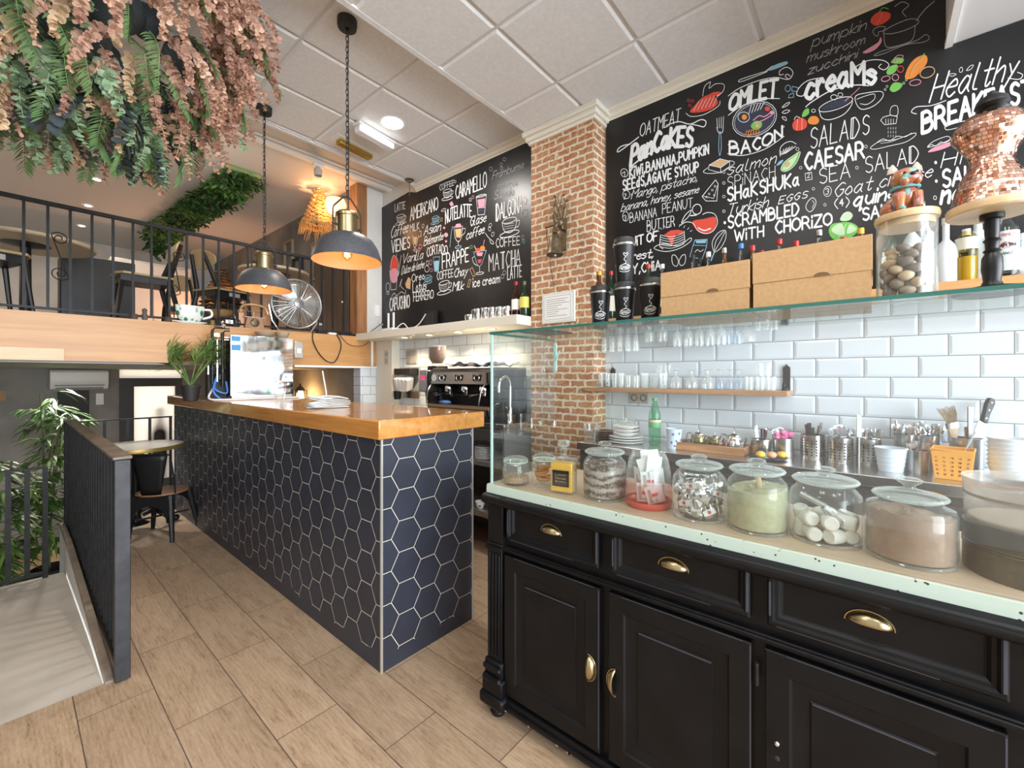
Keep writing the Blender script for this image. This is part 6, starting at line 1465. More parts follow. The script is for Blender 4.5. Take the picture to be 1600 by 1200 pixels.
# dark tin with clear tub on top
tx_, ty_, tr = 1.496, -0.283, 0.119
t = thing('storage_tin', 'dark weathered metal tin with embossed band at the right edge of the sideboard', 'tin', (tx_, ty_, JZ))
obj('tin_body', B().lathe([(0.0, 0), (tr - .003, 0), (tr, 0.004), (tr, 0.060), (tr + .002, 0.062), (tr, 0.064), (tr, 0.067), (tr + .002, 0.069), (tr, 0.071), (tr, 0.112), (tr - .004, 0.115), (0.0, 0.115)], 56), noisy('weathered_tin', (0.05, 0.052, 0.042), (0.15, 0.152, 0.125), 5, 0.4, metal=0.6, stretch=(1, 1, .3)), t)
b = B(); st, W = layout('Hac', 1.6); va = math.atan2(0 - ty_, 0 - tx_)
def onTin(u, v, e=0):
    q = va - 0.14 + u / tr; return ((tr + 0.0022 + e) * math.cos(q), (tr + 0.0022 + e) * math.sin(q), v)
for q in st: ribbon(b, [(0.005 + 0.034 * px / W, 0.072 + 0.017 * py / 8) for px, py in q], 0.003, onTin, 1)
obj('embossed_lettering', b, mat('tin_letters', (0.30, 0.30, 0.25), 0.4, 0.5), t)
t = thing('clear_tub', 'cloudy clear plastic tub with powder residue stacked on the dark tin', 'tub', (tx_, ty_, JZ + 0.1155))
TUB = glass('cloudy_plastic', (0.80, 0.79, 0.77), 0.6, (0.65, 0.63, 0.6), 1.35, 0.1); _t = TUB.node_tree
_d = _t.nodes.new('ShaderNodeBsdfDiffuse'); _d.inputs[0].default_value = (0.62, 0.58, 0.53, 1); _x = _t.nodes.new('ShaderNodeMixShader'); _o = _t.nodes['Material Output']
_x.inputs[0].default_value = 0.36
_t.links.new(_o.inputs[0].links[0].from_socket, _x.inputs[1]); _t.links.new(_d.outputs[0], _x.inputs[2]); _t.links.new(_x.outputs[0], _o.inputs[0])
obj('tub_wall', B().lathe([(0.0, 0), (tr - .006, 0), (tr - .003, 0.004), (tr, 0.095), (tr + .002, 0.097), (tr + .002, 0.101)], 56), TUB, t)
obj('powder', B().lathe([(0.0, 0.004), (tr - .012, 0.004), (tr - .010, 0.010), (0.0, 0.016)], 40), noisy('pale_powder', (0.50, 0.43, 0.36), (0.62, 0.56, 0.49), 12, 0.9, stretch=(1, 1, .3)), t)['kind'] = 'stuff'
obj('residue_line', B().lathe([(tr - .0035, 0.058), (tr - .003, 0.062), (tr - .0025, 0.066)], 56), mat('cocoa_residue', (0.36, 0.24, 0.19), 0.9), t)
# ---------------------------------------------------------------- back counter along the tiled wall
CZ = 0.960
t = thing('steel_counter', 'long stainless steel counter along the white tiled wall', 'counter', (2.48, 1.53, 0))
obj('top', B().box(0, XW - 2.48 - 0.002, -3.6, 0, CZ - 0.05, CZ), STEEL, t, bev=0.004)
obj('cabinet', B().box(0.03, XW - 2.48 - 0.01, -3.6, -0.01, 0.001, CZ - 0.051), noisy('dark_steel_front', (0.06, 0.055, 0.05), (0.13, 0.12, 0.11), 3, 0.3, metal=0.5), t)
for i in range(5): obj('door', B().box(0.012, 0.029, -0.72 * i - 0.71, -0.72 * i - 0.02, 0.08, CZ - 0.09), MATS['dark_steel_front'], t, bev=0.003)
def onc(u, x): return (x, P(u, 650, x=x)[1], CZ + 0.0005)
# plates and bowls
def plate(r, h): return [(0.0, 0), (r * .6, 0), (r * .65, 0.004), (r, h), (r * .99, h + 0.003), (r * .6, 0.007), (0.0, 0.006)]
def stack(name, u, x, specs, m, lab, cat, z0=0.0):
    z = z0; X, Y, Z_ = onc(u, x)
    for i, (prf, step) in enumerate(specs):
        o = obj(name, B().lathe(prf, 32), m, loc=(X, Y, Z_ + z)); z += step
        pos = 'bottom' if i == 0 else ('topmost' if i == len(specs) - 1 else None)
        tag(o, (pos + ' ' if pos else 'middle ') + lab, cat, None if pos else lab + ' stack'); o['group'] = lab + ' stack'
    return z
stack('wooden_plate', 943, 2.66, [(plate(0.075, 0.008), 0.0115) for _ in range(6)], noisy('brown_wood_plate', (0.10, 0.05, 0.03), (0.18, 0.09, 0.05), 9, 0.5), 'dark brown plate of the stack beside the brick pillar', 'plate')
zz = stack('white_plate', 978, 2.66, [(plate(0.112, 0.012), 0.0165) for _ in range(3)], PORC, 'white plate of the wide stack on the steel counter', 'plate')
zz = stack('white_bowl', 978, 2.66, [(plate(0.085, 0.018), 0.0225) for _ in range(3)], PORC, 'white bowl stacked on the white plates', 'bowl', zz)
X, Y, Z_ = onc(978, 2.66)
o = obj('glass_dish', B().lathe([(0.0, 0), (0.045, 0), (0.055, 0.02), (0.062, 0.04), (0.058, 0.04), (0.05, 0.02), (0.0, 0.005)], 16), GLASS, loc=(X, Y, Z_ + zz + 0.004)); tag(o, 'cut glass dish on top of the stacked white bowls', 'dish')
# green water bottle
GRB = glass('green_bottle_plastic', (0.55, 0.85, 0.66), 0.9, (0.2, 0.55, 0.35), 1.4)
t = thing('water_bottle', 'green plastic water bottle standing on the steel counter', 'bottle', onc(1023, 2.68))
obj('bottle_body', B().lathe([(0.0, 0.004), (0.03, 0), (0.038, 0.012), (0.036, 0.05), (0.038, 0.09), (0.038, 0.17), (0.036, 0.2), (0.026, 0.235), (0.014, 0.27), (0.0135, 0.285)], 28), GRB, t)
obj('label', B().lathe([(0.0385, 0.115), (0.0388, 0.116), (0.0388, 0.165), (0.0385, 0.166)], 28), mat('green_label', (0.12, 0.36, 0.16), 0.5), t)
b = B(); st, W = layout('AGUA'); 
obj('label_band', B().lathe([(0.0392, 0.150), (0.0393, 0.151), (0.0393, 0.163), (0.0392, 0.164)], 28), mat('label_tan', (0.60, 0.52, 0.36), 0.5), t)
obj('cap', B().lathe([(0.016, 0.2855), (0.0165, 0.287), (0.016, 0.303), (0.0, 0.304)], 18), mat('green_cap', (0.05, 0.35, 0.13), 0.4), t)
# paper cup with blue flowers
t = thing('paper_cup', 'pale blue paper cup with dark blue flowers on the steel counter', 'cup', onc(1053, 2.64))
obj('cup_body', B().lathe([(0.0, 0), (0.036, 0), (0.047, 0.118), (0.049, 0.121), (0.046, 0.122), (0.035, 0.004), (0.0, 0.004)], 28), mat('pale_blue_paper', (0.58, 0.70, 0.84), 0.6), t)
b = B(); ua = math.atan2(-SP, -CP)
for (u, v) in ((-0.02, 0.09), (0.015, 0.095), (0.0, 0.05), (0.03, 0.055), (-0.03, 0.04), (0.02, 0.02), (-0.01, 0.02)):
    for k in range(5):
        q = 2 * PI * k / 5; f_ = lambda a_, c_, e=0: ((0.0366 + e + 0.011 * c_ / 0.118) * math.cos(ua + a_ / 0.042), (0.0366 + e + 0.011 * c_ / 0.118) * math.sin(ua + a_ / 0.042), c_)
        ribbon(b, [(u, v), (u + 0.007 * math.cos(q), v + 0.007 * math.sin(q))], 0.0035, f_)
obj('flower_print', b, mat('navy_print', (0.05, 0.09, 0.30), 0.6), t)
# wooden tray with teapots
X, Y, Z_ = onc(1113, 2.70)
t = thing('wooden_tray', 'striped wooden tray holding teapots on the steel counter', 'tray', (X, Y, Z_))
TW = wood('striped_olive_wood', (0.30, 0.13, 0.05), (0.55, 0.30, 0.13), 'y', 1.2)
obj('base', B().box(-0.085, 0.085, -0.185, 0.185, 0, 0.01), TW, t); 
for nm, bx in (('long_side', (-0.09, -0.078, -0.19, 0.19)), ('long_side', (0.078, 0.09, -0.19, 0.19)), ('short_side', (-0.078, 0.078, -0.19, -0.178)), ('short_side', (-0.078, 0.078, 0.178, 0.19))): obj(nm, B().box(*bx, 0, 0.045), TW, t, bev=0.002)
def teapot(u, x, sc, body_m, label):
    p = onc(u, x); t_ = thing('teapot', label, 'teapot', (p[0], p[1], CZ + 0.011)); t_.scale = (sc,) * 3; t_.rotation_euler = (0, 0, 1.2)
    obj('body', B().lathe([(0.0, 0), (0.045, 0), (0.058, 0.02), (0.06, 0.06), (0.052, 0.1), (0.045, 0.11)], 28), body_m, t_)
    obj('lid', B().lathe([(0.047, 0.1105), (0.045, 0.118), (0.02, 0.132), (0.006, 0.135), (0.005, 0.145), (0.009, 0.15), (0.004, 0.16), (0.0, 0.161)], 24), CHROME, t_)
    obj('handle', B().tube(catmull([(0.05, 0, 0.1), (0.1, 0, 0.115), (0.115, 0, 0.06), (0.055, 0, 0.02)], 5), 0.006, 8), CHROME, t_)
    obj('spout', B().tube([(-0.055, 0, 0.05), (-0.085, 0, 0.075), (-0.1, 0, 0.11)], [0.014, 0.010, 0.008], 8), CHROME, t_)
OLV = noisy('olive_steel', (0.20, 0.20, 0.08), (0.38, 0.36, 0.20), 14, 0.2, metal=0.9)
teapot(1091, 2.70, 0.72, OLV, 'olive-tinted teapot at the left end of the striped wooden tray'); teapot(1117, 2.735, 0.60, OLV, 'olive-tinted smaller teapot in the middle of the striped wooden tray'); teapot(1147, 2.725, 0.76, CHROME, 'shiny steel teapot at the right end of the striped wooden tray')
p = onc(1131, 2.65); o = obj('ridged_glass', B().lathe([(0.0, 0.0), (0.03, 0), (0.036, 0.06), (0.034, 0.062), (0.029, 0.004), (0.0, 0.004)], 12), glass('pink_ridged_glass', (0.95, 0.85, 0.86), 1, (0.6, 0.45, 0.48), 1.5), loc=(p[0], p[1], CZ + 0.011)); tag(o, 'pinkish ridged glass in front of the teapots on the tray', 'glass')
p = onc(1151, 2.65); o = obj('ridged_glass', B().lathe([(0.0, 0.0), (0.03, 0), (0.036, 0.06), (0.034, 0.062), (0.029, 0.004), (0.0, 0.004)], 12), GLASS, loc=(p[0], p[1], CZ + 0.011)); tag(o, 'clear ridged glass in front of the shiny steel teapot on the tray', 'glass')
# containers with utensils
def pail(u, x, r, h, m, name, label, holes=None, top=1.12, cat='container', rim=True):
    X, Y, Z_ = onc(u, x); t_ = thing(name, label, cat, (X, Y, Z_))
    pr = [(0.0, 0), (r / top * 0.98, 0), (r / top, 0.003), (r, h), (r + (0.003 if rim else 0), h + 0.001), (r + (0.003 if rim else 0), h + 0.004), (r - 0.003, h + 0.004), (r / top - 0.003, 0.004), (0.0, 0.004)]
    obj('body', B().lathe(pr, 32), m, t_)
    if holes:
        b = B(); n = 16
        for k in range(n):
            for j in range(holes):
                q = 2 * PI * (k + 0.5 * 0) / n; z = h * (0.2 + 0.6 * j / (holes - 1)); rr = r / top + (r - r / top) * z / h + 0.0006
                f_ = lambda a_, c_: (rr * math.cos(q + a_ / r), rr * math.sin(q + a_ / r), z + c_)
                b.add([f_(0.0045 * math.cos(2 * PI * i / 8), 0.0045 * math.sin(2 * PI * i / 8)) for i in range(8)], [tuple(range(8))])
        obj('drain_holes', b, BLACK, t_)
    return Vector((X, Y, Z_)), r, h
def utensil(kind, p, lean, az, L, label, group, m=CHROME):
    """handle-down cutlery standing in a container"""
    b = B(); up = Vector((math.cos(az) * math.sin(lean), math.sin(az) * math.sin(lean), math.cos(lean)))
    side = up.cross(Vector((CP, SP, 0))).normalized()
    b.frame(p, side, up)
    if kind == 'fork':
        b.box(-0.004, 0.004, 0, L * .72, -0.001, 0.001); b.box(-0.011, 0.011, L * .72, L * .80, -0.001, 0.001)
        for k in range(4): b.box(-0.011 + 0.0062 * k, -0.0078 + 0.0062 * k, L * .80, L, -0.001, 0.001)
    elif kind == 'spoon':
        b.box(-0.004, 0.004, 0, L * .75, -0.001, 0.001); b.ball((0, L * .86, 0), 0.016, 12, 6, 0.8, 1.25, 0.2)
    elif kind == 'knife':
        b.box(-0.005, 0.005, 0, L * .5, -0.003, 0.003); b.prism([(-0.007, L * .5), (0.007, L * .5), (0.008, L * .9), (0.0, L), (-0.007, L * .97)], -0.0008, 0.0008)
    else:
        b.tube([(0, 0, 0), (0, L * .6, 0), (0, L, 0)], [0.004, 0.005, 0.006], 8)
    o = obj(kind if kind != 'handle' else 'utensil', b, m); tag(o, label, kind if kind != 'handle' else 'utensil', group); return o
def cutlery(spec, kinds, n, label, group, Lr=(0.15, 0.185), ms=(CHROME,), rad=0.6):
    c, r, h = spec
    for i in range(n):
        a = 2 * PI * i / n * 1.618 * 2; q = r * rad * math.sqrt((i + .5) / n)
        k = kinds[i % len(kinds)]; L = rnd.uniform(*Lr)
        utensil(k, c + Vector((q * .6 * math.cos(a), q * .6 * math.sin(a), 0.006)), 0.05 + 0.16 * q / r, a, L, label.replace('#', k if k != 'handle' else 'utensil'), group + ' ' + k, ms[i % len(ms)])
s1 = pail(1189, 2.74, 0.053, 0.085, STEEL, 'steel_pail', 'plain tapered steel pail behind the lemon plate')
cutlery(s1, ['handle', 'knife'], 4, '# standing in the plain tapered pail behind the lemon plate', 'pail utensils', (0.13, 0.17), (BLACK, CHROME))
s2 = pail(1224, 2.76, 0.049, 0.098, STEEL, 'steel_canister', 'steel canister with a few holes holding pink cloth and scissors', top=1.0, rim=False)
b = B()
for k in range(14): b.ball((rnd.uniform(-.035, .035), rnd.uniform(-.03, .03), rnd.uniform(0, .03)), rnd.uniform(.012, .022), 8, 6, 1.2, 1, .8)
o = obj('pink_cloth', b, noisy('pink_cloth', (0.62, 0.06, 0.25), (0.75, 0.25, 0.42), 40, 0.7), loc=tuple(s2[0] + Vector((0, 0, 0.105)))); tag(o, 'crumpled pink cloth bunched in the steel canister', 'cloth')
b = B()
for k, (dx, dz) in enumerate(((-0.045, 0.135), (-0.02, 0.145))): b.tube([(dx * SP + 0.019 * math.cos(q) * SP, -dx * CP - 0.019 * math.cos(q) * CP, dz + 0.013 * math.sin(q)) for q in [2 * PI * i / 16 for i in range(16)]], 0.004, 6, True)
b.tube([(-0.02, 0.02, 0.12), (0, 0, 0.01)], 0.003, 6); o = obj('scissors', b, mat('grey_scissors', (0.62, 0.66, 0.68), 0.3), loc=tuple(s2[0])); tag(o, 'grey-handled scissors standing in the canister with the pink cloth', 'scissors')
# lemon plate
X, Y, Z_ = onc(1201, 2.64); o = obj('dark_plate', B().lathe(plate(0.095, 0.010), 36), BLACK, loc=(X, Y, Z_)); tag(o, 'flat black plate with lemon pieces on the steel counter', 'plate')
LEM = mat('lemon', (0.80, 0.52, 0.04), 0.45); PEA = mat('peach_macaron', (0.75, 0.38, 0.22), 0.6)
for (dl, dd, m_, lb) in ((-0.055, -0.02, LEM, 'yellow lemon half at the left of the black plate'), (-0.005, -0.035, PEA, 'orange-pink fruit piece in the middle of the black plate'), (0.052, -0.03, LEM, 'yellow lemon half at the right of the black plate')):
    q = CR_ * dl + CF_ * dd; o = obj('lemon' if m_ is LEM else 'fruit_piece', B().ball((0, 0, 0), 0.025, 16, 10, 1.15, 0.95, 0.72), m_, loc=(X + q.x, Y + q.y, Z_ + 0.026)); tag(o, lb, 'fruit')
HOLED = mat('perforated_steel', (0.60, 0.59, 0.57), 0.22, 1.0)
s3 = pail(1270, 2.79, 0.056, 0.125, HOLED, 'perforated_canister', 'perforated steel canister, leftmost of the three, with dark handles', 6, 1.0, rim=False)
cutlery(s3, ['handle'], 9, 'dark-handled # standing in the leftmost perforated canister', 'canister utensils', (0.155, 0.19), (BLACK, BLKMAT, CHROME))
s4 = pail(1313, 2.76, 0.053, 0.125, HOLED, 'perforated_canister', 'perforated steel canister, middle of the three, full of forks', 6, 1.0, rim=False)
cutlery(s4, ['fork'], 14, 'steel # in the middle perforated canister', 'forks of the middle canister', (0.165, 0.185), rad=0.75)
s5 = pail(1357, 2.79, 0.050, 0.125, HOLED, 'perforated_canister', 'perforated steel canister behind the white bucket, rightmost of the three', 6, 1.0, rim=False)
cutlery(s5, ['fork', 'spoon'], 12, 'steel # in the rightmost perforated canister behind the white bucket', 'cutlery of the right canister', (0.16, 0.185), rad=0.75)
X, Y, Z_ = onc(1342, 2.73); t = thing('spatula', 'pale green silicone spatula standing upright between the canisters', 'spatula', (X, Y, Z_))
b = B(); b.frame((0, 0, 0), CR_, (0, 0, 1)); b.tube([(0, 0, 0), (0, 0.14, 0)], 0.005, 8); obj('handle', b, CHROME, t)
b = B(); b.frame((0, 0, 0), CR_, (0, 0, 1)); b.prism([(-0.011, 0.14), (0.011, 0.14), (0.012, 0.245), (0.0, 0.25), (-0.012, 0.253)], -0.003, 0.003); obj('blade', b, mat('pale_green_silicone', (0.62, 0.74, 0.58), 0.5), t, bev=0.002)
s6 = pail(1392, 2.66, 0.058, 0.105, mat('white_blue_bucket', (0.66, 0.76, 0.86), 0.4), 'white_bucket', 'small ribbed white bucket on the steel counter', None, 1.3)
t = [o for o in bpy.data.objects if o.name == 'white_bucket'][0]
for z in (0.03, 0.05, 0.07): obj('rib', B().tube([((0.0453 + 0.0134 * z / 0.105) * math.cos(q), (0.0453 + 0.0134 * z / 0.105) * math.sin(q), z) for q in [2 * PI * i / 30 for i in range(30)]], 0.0016, 6, True), MATS['white_blue_bucket'], t)
for i, (u, x, kk, lb) in enumerate(((1415, 2.83, ['spoon', 'handle'], 'leftmost of the tall plain steel pots against the tiles'), (1451, 2.83, ['spoon', 'fork'], 'tall plain steel pot behind the yellow basket'), )):
    s_ = pail(u, x, 0.043, 0.155, STEEL, 'steel_pot', lb, None, 1.02)
    cutlery(s_, kk, 14, 'steel # standing in the ' + ('leftmost tall pot' if i == 0 else 'tall pot behind the yellow basket'), 'cutlery in tall pot %s' % ('left' if i == 0 else 'right'), (0.19, 0.225), (CHROME, CHROME, STEEL), 0.8)
s_ = pail(1433, 2.70, 0.042, 0.10, STEEL, 'steel_pail', 'low steel pail full of forks left of the yellow basket', None, 1.1)
cutlery(s_, ['fork'], 8, 'steel # in the low pail left of the yellow basket', 'forks in low pail', (0.12, 0.14), rad=0.8)
s8 = pail(1510, 2.80, 0.056, 0.16, STEEL, 'steel_pot', 'tall steel pot holding the big knife and pastry brush', None, 1.02)
# yellow basket
X, Y, Z_ = onc(1489, 2.645)
t = thing('plastic_basket', 'orange-yellow perforated plastic basket on the steel counter', 'basket', (X, Y, Z_), -0.15)
YB = mat('orange_basket', (0.85, 0.40, 0.05), 0.4)
b = B()
def wallpanel(b, p0, p1, q0, q1, nu, nv):
    """perforated panel between bottom edge p0-p1 and top edge q0-q1"""
    P0, P1, Q0, Q1 = map(Vector, (p0, p1, q0, q1)); nrm = (P1 - P0).cross(Q0 - P0).normalized() * 0.002
    def at(u, v): return (P0.lerp(P1, u)).lerp(Q0.lerp(Q1, u), v)
    us = [0]; vs_ = [0]
    for i in range(nu): us += [(i + 0.3) / nu, (i + 0.7) / nu]
    us.append(1)
    for j in range(nv): vs_ += [0.08 + 0.74 * (j + 0.25) / nv, 0.08 + 0.74 * (j + 0.75) / nv]
    vs_.append(1)
    for i in range(len(us) - 1):
        for j in range(len(vs_) - 1):
            if i % 2 == 1 and j % 2 == 1: continue
            c = [at(us[i], vs_[j]), at(us[i + 1], vs_[j]), at(us[i + 1], vs_[j + 1]), at(us[i], vs_[j + 1])]
            b.add([p - nrm for p in c] + [p + nrm for p in c], [(0, 3, 2, 1), (4, 5, 6, 7), (0, 1, 5, 4), (1, 2, 6, 5), (2, 3, 7, 6), (3, 0, 4, 7)])
a0, a1 = 0.052, 0.064; h_ = 0.125
cb_ = [(-a0, -a0), (a0, -a0), (a0, a0), (-a0, a0)]; ct_ = [(-a1, -a1), (a1, -a1), (a1, a1), (-a1, a1)]
for k in range(4): wallpanel(b, (*cb_[k], 0.003), (*cb_[(k + 1) % 4], 0.003), (*ct_[k], h_), (*ct_[(k + 1) % 4], h_), 5, 5)
b.box(-a0, a0, -a0, a0, 0, 0.004); obj('body', b, YB, t)
obj('rim', B().tube([(-a1, -a1, h_), (a1, -a1, h_), (a1, a1, h_), (-a1, a1, h_)], 0.005, 8, True), YB, t)
o = obj('utensil', B().tube([(0.03, 0.0, 0.006), (0.07, -0.075, 0.2)], 0.003, 6), CHROME, loc=(X, Y, Z_)); tag(o, 'thin steel rod leaning out of the yellow basket', 'utensil')
# big knife, brush, wooden tools
c8 = s8[0]
def toolframe(p, lean, L=1): 
    up = (Vector((0, 0, 1)) * math.cos(lean) + CR_ * math.sin(lean)).normalized(); b = B(); side = (CR_ - up * CR_.dot(up)).normalized(); b.frame(p, side, up); return b
def kt(p): return tuple(Vector(p))
t = thing('chef_knife', 'big chef knife with riveted black handle standing in the tall steel pot', 'knife', tuple(c8 + Vector((0, 0, 0.006))))
pb = tuple(CR_ * -0.015 + CF_ * -0.01)
b = toolframe(pb, 0.33); b.prism([(-0.004, 0.0), (0.010, 0.02), (0.032, 0.20), (0.030, 0.235), (-0.022, 0.245), (-0.024, 0.20)], -0.0012, 0.0012); GBL = mat('grey_blade', (0.26, 0.25, 0.24), 0.35, 1.0); obj('blade', b, GBL, t)
b = toolframe(pb, 0.33); b.prism([(-0.010, 0.245), (0.014, 0.24), (0.012, 0.28), (0.018, 0.335), (0.010, 0.355), (-0.010, 0.355), (-0.016, 0.33), (-0.012, 0.29)], -0.009, 0.009); hk = obj('handle', b, BLACK, t, bev=0.003)
for z in (0.262, 0.300, 0.335): b = toolframe(pb, 0.33); b.lathe([(0, -0.0100), (0.0035, -0.0100), (0.0035, 0.0100), (0, 0.0100)], 10, (0, z, 0)); obj('rivet', b, CHROME, hk)
t = thing('pastry_brush', 'wide pastry brush with beige bristles standing in the tall steel pot', 'brush', tuple(c8 + Vector((0, 0, 0.006))))
pb = tuple(CR_ * 0.0 + CF_ * 0.03)
b = toolframe(pb, -0.16); b.prism([(-0.008, 0.0), (0.008, 0.0), (0.012, 0.15), (0.022, 0.20), (-0.022, 0.20), (-0.012, 0.15)], -0.004, 0.004); obj('handle', b, LTWOOD, t, bev=0.002)
b = toolframe(pb, -0.16); b.box(-0.024, 0.024, 0.20, 0.225, -0.006, 0.006); obj('ferrule', b, STEEL, t)
b = toolframe(pb, -0.16)
for i in range(26):
    u = -0.022 + 0.044 * i / 25; b.tube([(u, 0.225, 0), (u * 1.5 - 0.006, 0.262, 0.002), (u * 1.9 - 0.018, 0.30 + rnd.uniform(-.006, .004), 0.0)], [0.0022, 0.002, 0.0012], 4)
obj('bristles', b, noisy('beige_bristle', (0.22, 0.17, 0.11), (0.36, 0.29, 0.20), 60, 0.8), t)
for i, (ln, L, m_, lb) in enumerate(((0.02, 0.30, GBL, 'flat steel server rising highest in the tall pot beside the pastry brush'), (0.0, 0.24, BLACK, 'slim black-handled tool in the tall pot between the brush and the knife'), (-0.12, 0.21, LTWOOD, 'short wooden tool handle in the tall pot'), (0.22, 0.2, CHROME, 'short steel handle leaning right in the tall pot'))):
    b = toolframe(tuple(c8 + CR_ * (-0.02 + 0.013 * i) + CF_ * (-0.03 + 0.008 * i) + Vector((0, 0, 0.006))), ln)
    b.prism([(-0.006, 0), (0.006, 0), (0.011 if i == 0 else 0.007, L * .8), (0.012 if i == 0 else 0.006, L), (-0.012 if i == 0 else -0.006, L), (-0.011 if i == 0 else -0.007, L * .8)], -0.003, 0.003)
    o = obj('kitchen_tool', b, m_, bev=0.0015); tag(o, lb, 'utensil')
# stack of white tubs
X, Y, Z_ = onc(1580, 2.70); WTB = mat('white_tub', (0.72, 0.78, 0.84), 0.35)
o = obj('black_dish', B().lathe(plate(0.08, 0.012), 30), BLACK, loc=(X, Y, Z_)); tag(o, 'black dish under the stack of white tubs at the right edge', 'dish')
for i in range(7):
    o = obj('white_tub', B().lathe([(0.0, 0), (0.054, 0), (0.067, 0.05), (0.070, 0.051), (0.070, 0.056), (0.065, 0.056), (0.052, 0.004), (0.0, 0.004)], 36), WTB, loc=(X, Y, Z_ + 0.0165 + i * 0.0185))
    tag(o, ('topmost' if i == 6 else 'lowest' if i == 0 else 'middle') + ' white plastic tub of the nested stack at the right edge', 'tub', 'nested white tubs')
# wall socket
t = thing('wall_socket', 'double grey power socket on the white tiles under the wooden glass shelf', 'socket', (XW - 0.0005, 1.27, 1.25))
obj('plate', B().box(-0.01, 0, -0.07, 0.07, -0.04, 0.04), mat('grey_socket', (0.42, 0.40, 0.36), 0.4), t, bev=0.003)
for dy in (-0.034, 0.034):
    b = B(); b.T = Matrix.Rotation(-PI / 2, 4, 'Y'); b.lathe([(0.022, 0.0101), (0.024, 0.013), (0.020, 0.0135), (0.018, 0.0103)], 24); o = obj('outlet', b, BLKMAT, t); o.location = (0, dy, 0)
# jug behind jars
X, Y, Z_ = onc(925, 2.60)
o = obj('glass_jug', B().lathe([(0.0, 0.0), (0.05, 0), (0.055, 0.05), (0.06, 0.11), (0.057, 0.11), (0.05, 0.05), (0.0, 0.005)], 24), GLASS, loc=(X, Y, Z_)); tag(o, 'clear ridged glass jug in front of the dark brown plates', 'jug')
# ---------------------------------------------------------------- wall shelves with glasses and bottles
SHT = 1.322
yl0, yl1 = 1.60, 0.352
t = thing('glass_shelf', 'narrow wooden wall shelf carrying rows of glasses above the steel counter', 'shelf', (2.70, yl1, SHT - 0.028))
obj('board', B().box(0, XW - 2.70 - 0.001, 0, 1.536 - yl1, 0, 0.028).box(0, 0.022, 1.536 - yl1, yl0 - yl1, 0, 0.028), SHELFW, t, bev=0.003)
for y in (0.03, 1.12):
    b = B(); b.box(0.188, 0.1985, y - 0.018, y + 0.018, 0.0285, 0.155).lathe([(0.0, 0), (0.02, 0.008), (0.006, 0.02), (0.0, 0.03)], 8, (0.193, y, 0.15)).box(0.10, 0.19, y - 0.012, y + 0.012, 0.0285, 0.036)
    b.tube([(0.10, y, 0.034), (0.082, y, 0.05), (0.095, y, 0.064), (0.11, y, 0.055)], 0.008, 8); obj('iron_bracket', b, BLACK, t)
UZ = 1.755
t = thing('upper_shelf', 'upper wooden wall shelf with hanging glasses under the food chalkboard', 'shelf', (2.68, 0.352, UZ))
obj('board', B().box(0, XW - 2.68 - 0.001, 0, 1.536 - 0.352, 0, 0.045), SHELFW, t, bev=0.003)
b = B()
for k in range(9): y = 0.09 + k * 0.13; b.box(0.01, 0.2, y - 0.012, y + 0.012, -0.012, -0.001); b.box(0.01, 0.2, y - 0.005, y + 0.005, -0.006, -0.0005)
for k in range(9): pass
obj('glass_rail', B().box(0.01, 0.02, 0.03, 1.17, -0.010, -0.0005), STEEL, t)
obj('end_bracket', B().box(0.15, 0.2, 0.02, 0.05, -0.06, -0.0005), IRON, t)
yb1 = P(1470, 430, x=2.68)[1]
t = thing('bottle_shelf', 'orange wooden wall shelf carrying liqueur bottles behind the torso form', 'shelf', (2.68, -1.0, 1.775))
obj('board', B().box(0, XW - 2.68 - 0.001, 0, 1.34, 0, 0.045), wood('orange_shelf_wood', (0.55, 0.26, 0.09), (0.68, 0.36, 0.15), 'y', 1), t, bev=0.002)
def ncopies(proto, spots, label, group):
    for i, (x, y, z) in enumerate(spots):
        if i == 0: proto.location = (x, y, z)
        else: dup(proto, (x, y, z), rnd.uniform(0, 6), label)
def mk_glass(name, prof, label, group, n=18, m=GLASS2, ridges=False):
    o = obj(name, B().lathe(prof, n), m); tag(o, label, 'glass', group); return o
TUMB = [(0.0, 0), (0.026, 0), (0.032, 0.10), (0.0305, 0.10), (0.0245, 0.006), (0.0, 0.006)]
def row(u0, u1, n, x): return [P(u0 + (u1 - u0) * (i + .5) / n, 590, x=x)[1] for i in range(n)]
def place(name, prof, label, group, u0, u1, n, xs, z, m=GLASS2, seg=18):
    spots = [(x, y, z) for x in xs for y in row(u0, u1, n, x)]
    o = mk_glass(name, prof, label, group, seg, m); R2 = 2 * max(p[0] for p in prof)
    gap = min([abs(a[1] - c[1]) if a[0] == c[0] else abs(a[0] - c[0]) for i, a in enumerate(spots) for c in spots[:i]] + [1])
    k = min(1, 0.93 * gap / R2); o.scale = (k, k, 1)
    ncopies(o, spots, label, group)
z = SHT + 0.001
place('tall_glass', TUMB, 'straight clear tumbler at the left end of the lower wooden glass shelf', 'straight tumblers at the left of the lower shelf', 934, 976, 4, (2.74, 2.82), z, seg=10)
place('low_glass', [(0.0, 0), (0.030, 0), (0.034, 0.085), (0.032, 0.085), (0.028, 0.006), (0.0, 0.006)], 'low clear glass beside the straight tumblers on the lower shelf', 'low glasses on the lower shelf', 976, 1000, 2, (2.75, 2.84), z)
place('ribbed_glass', [(0.0, 0), (0.028, 0), (0.036, 0.10), (0.034, 0.10), (0.026, 0.006), (0.0, 0.006)], 'ribbed clear glass left of the stacked stem glasses on the lower shelf', 'ribbed glasses on the lower shelf', 1000, 1044, 3, (2.76, 2.84), z, seg=8)
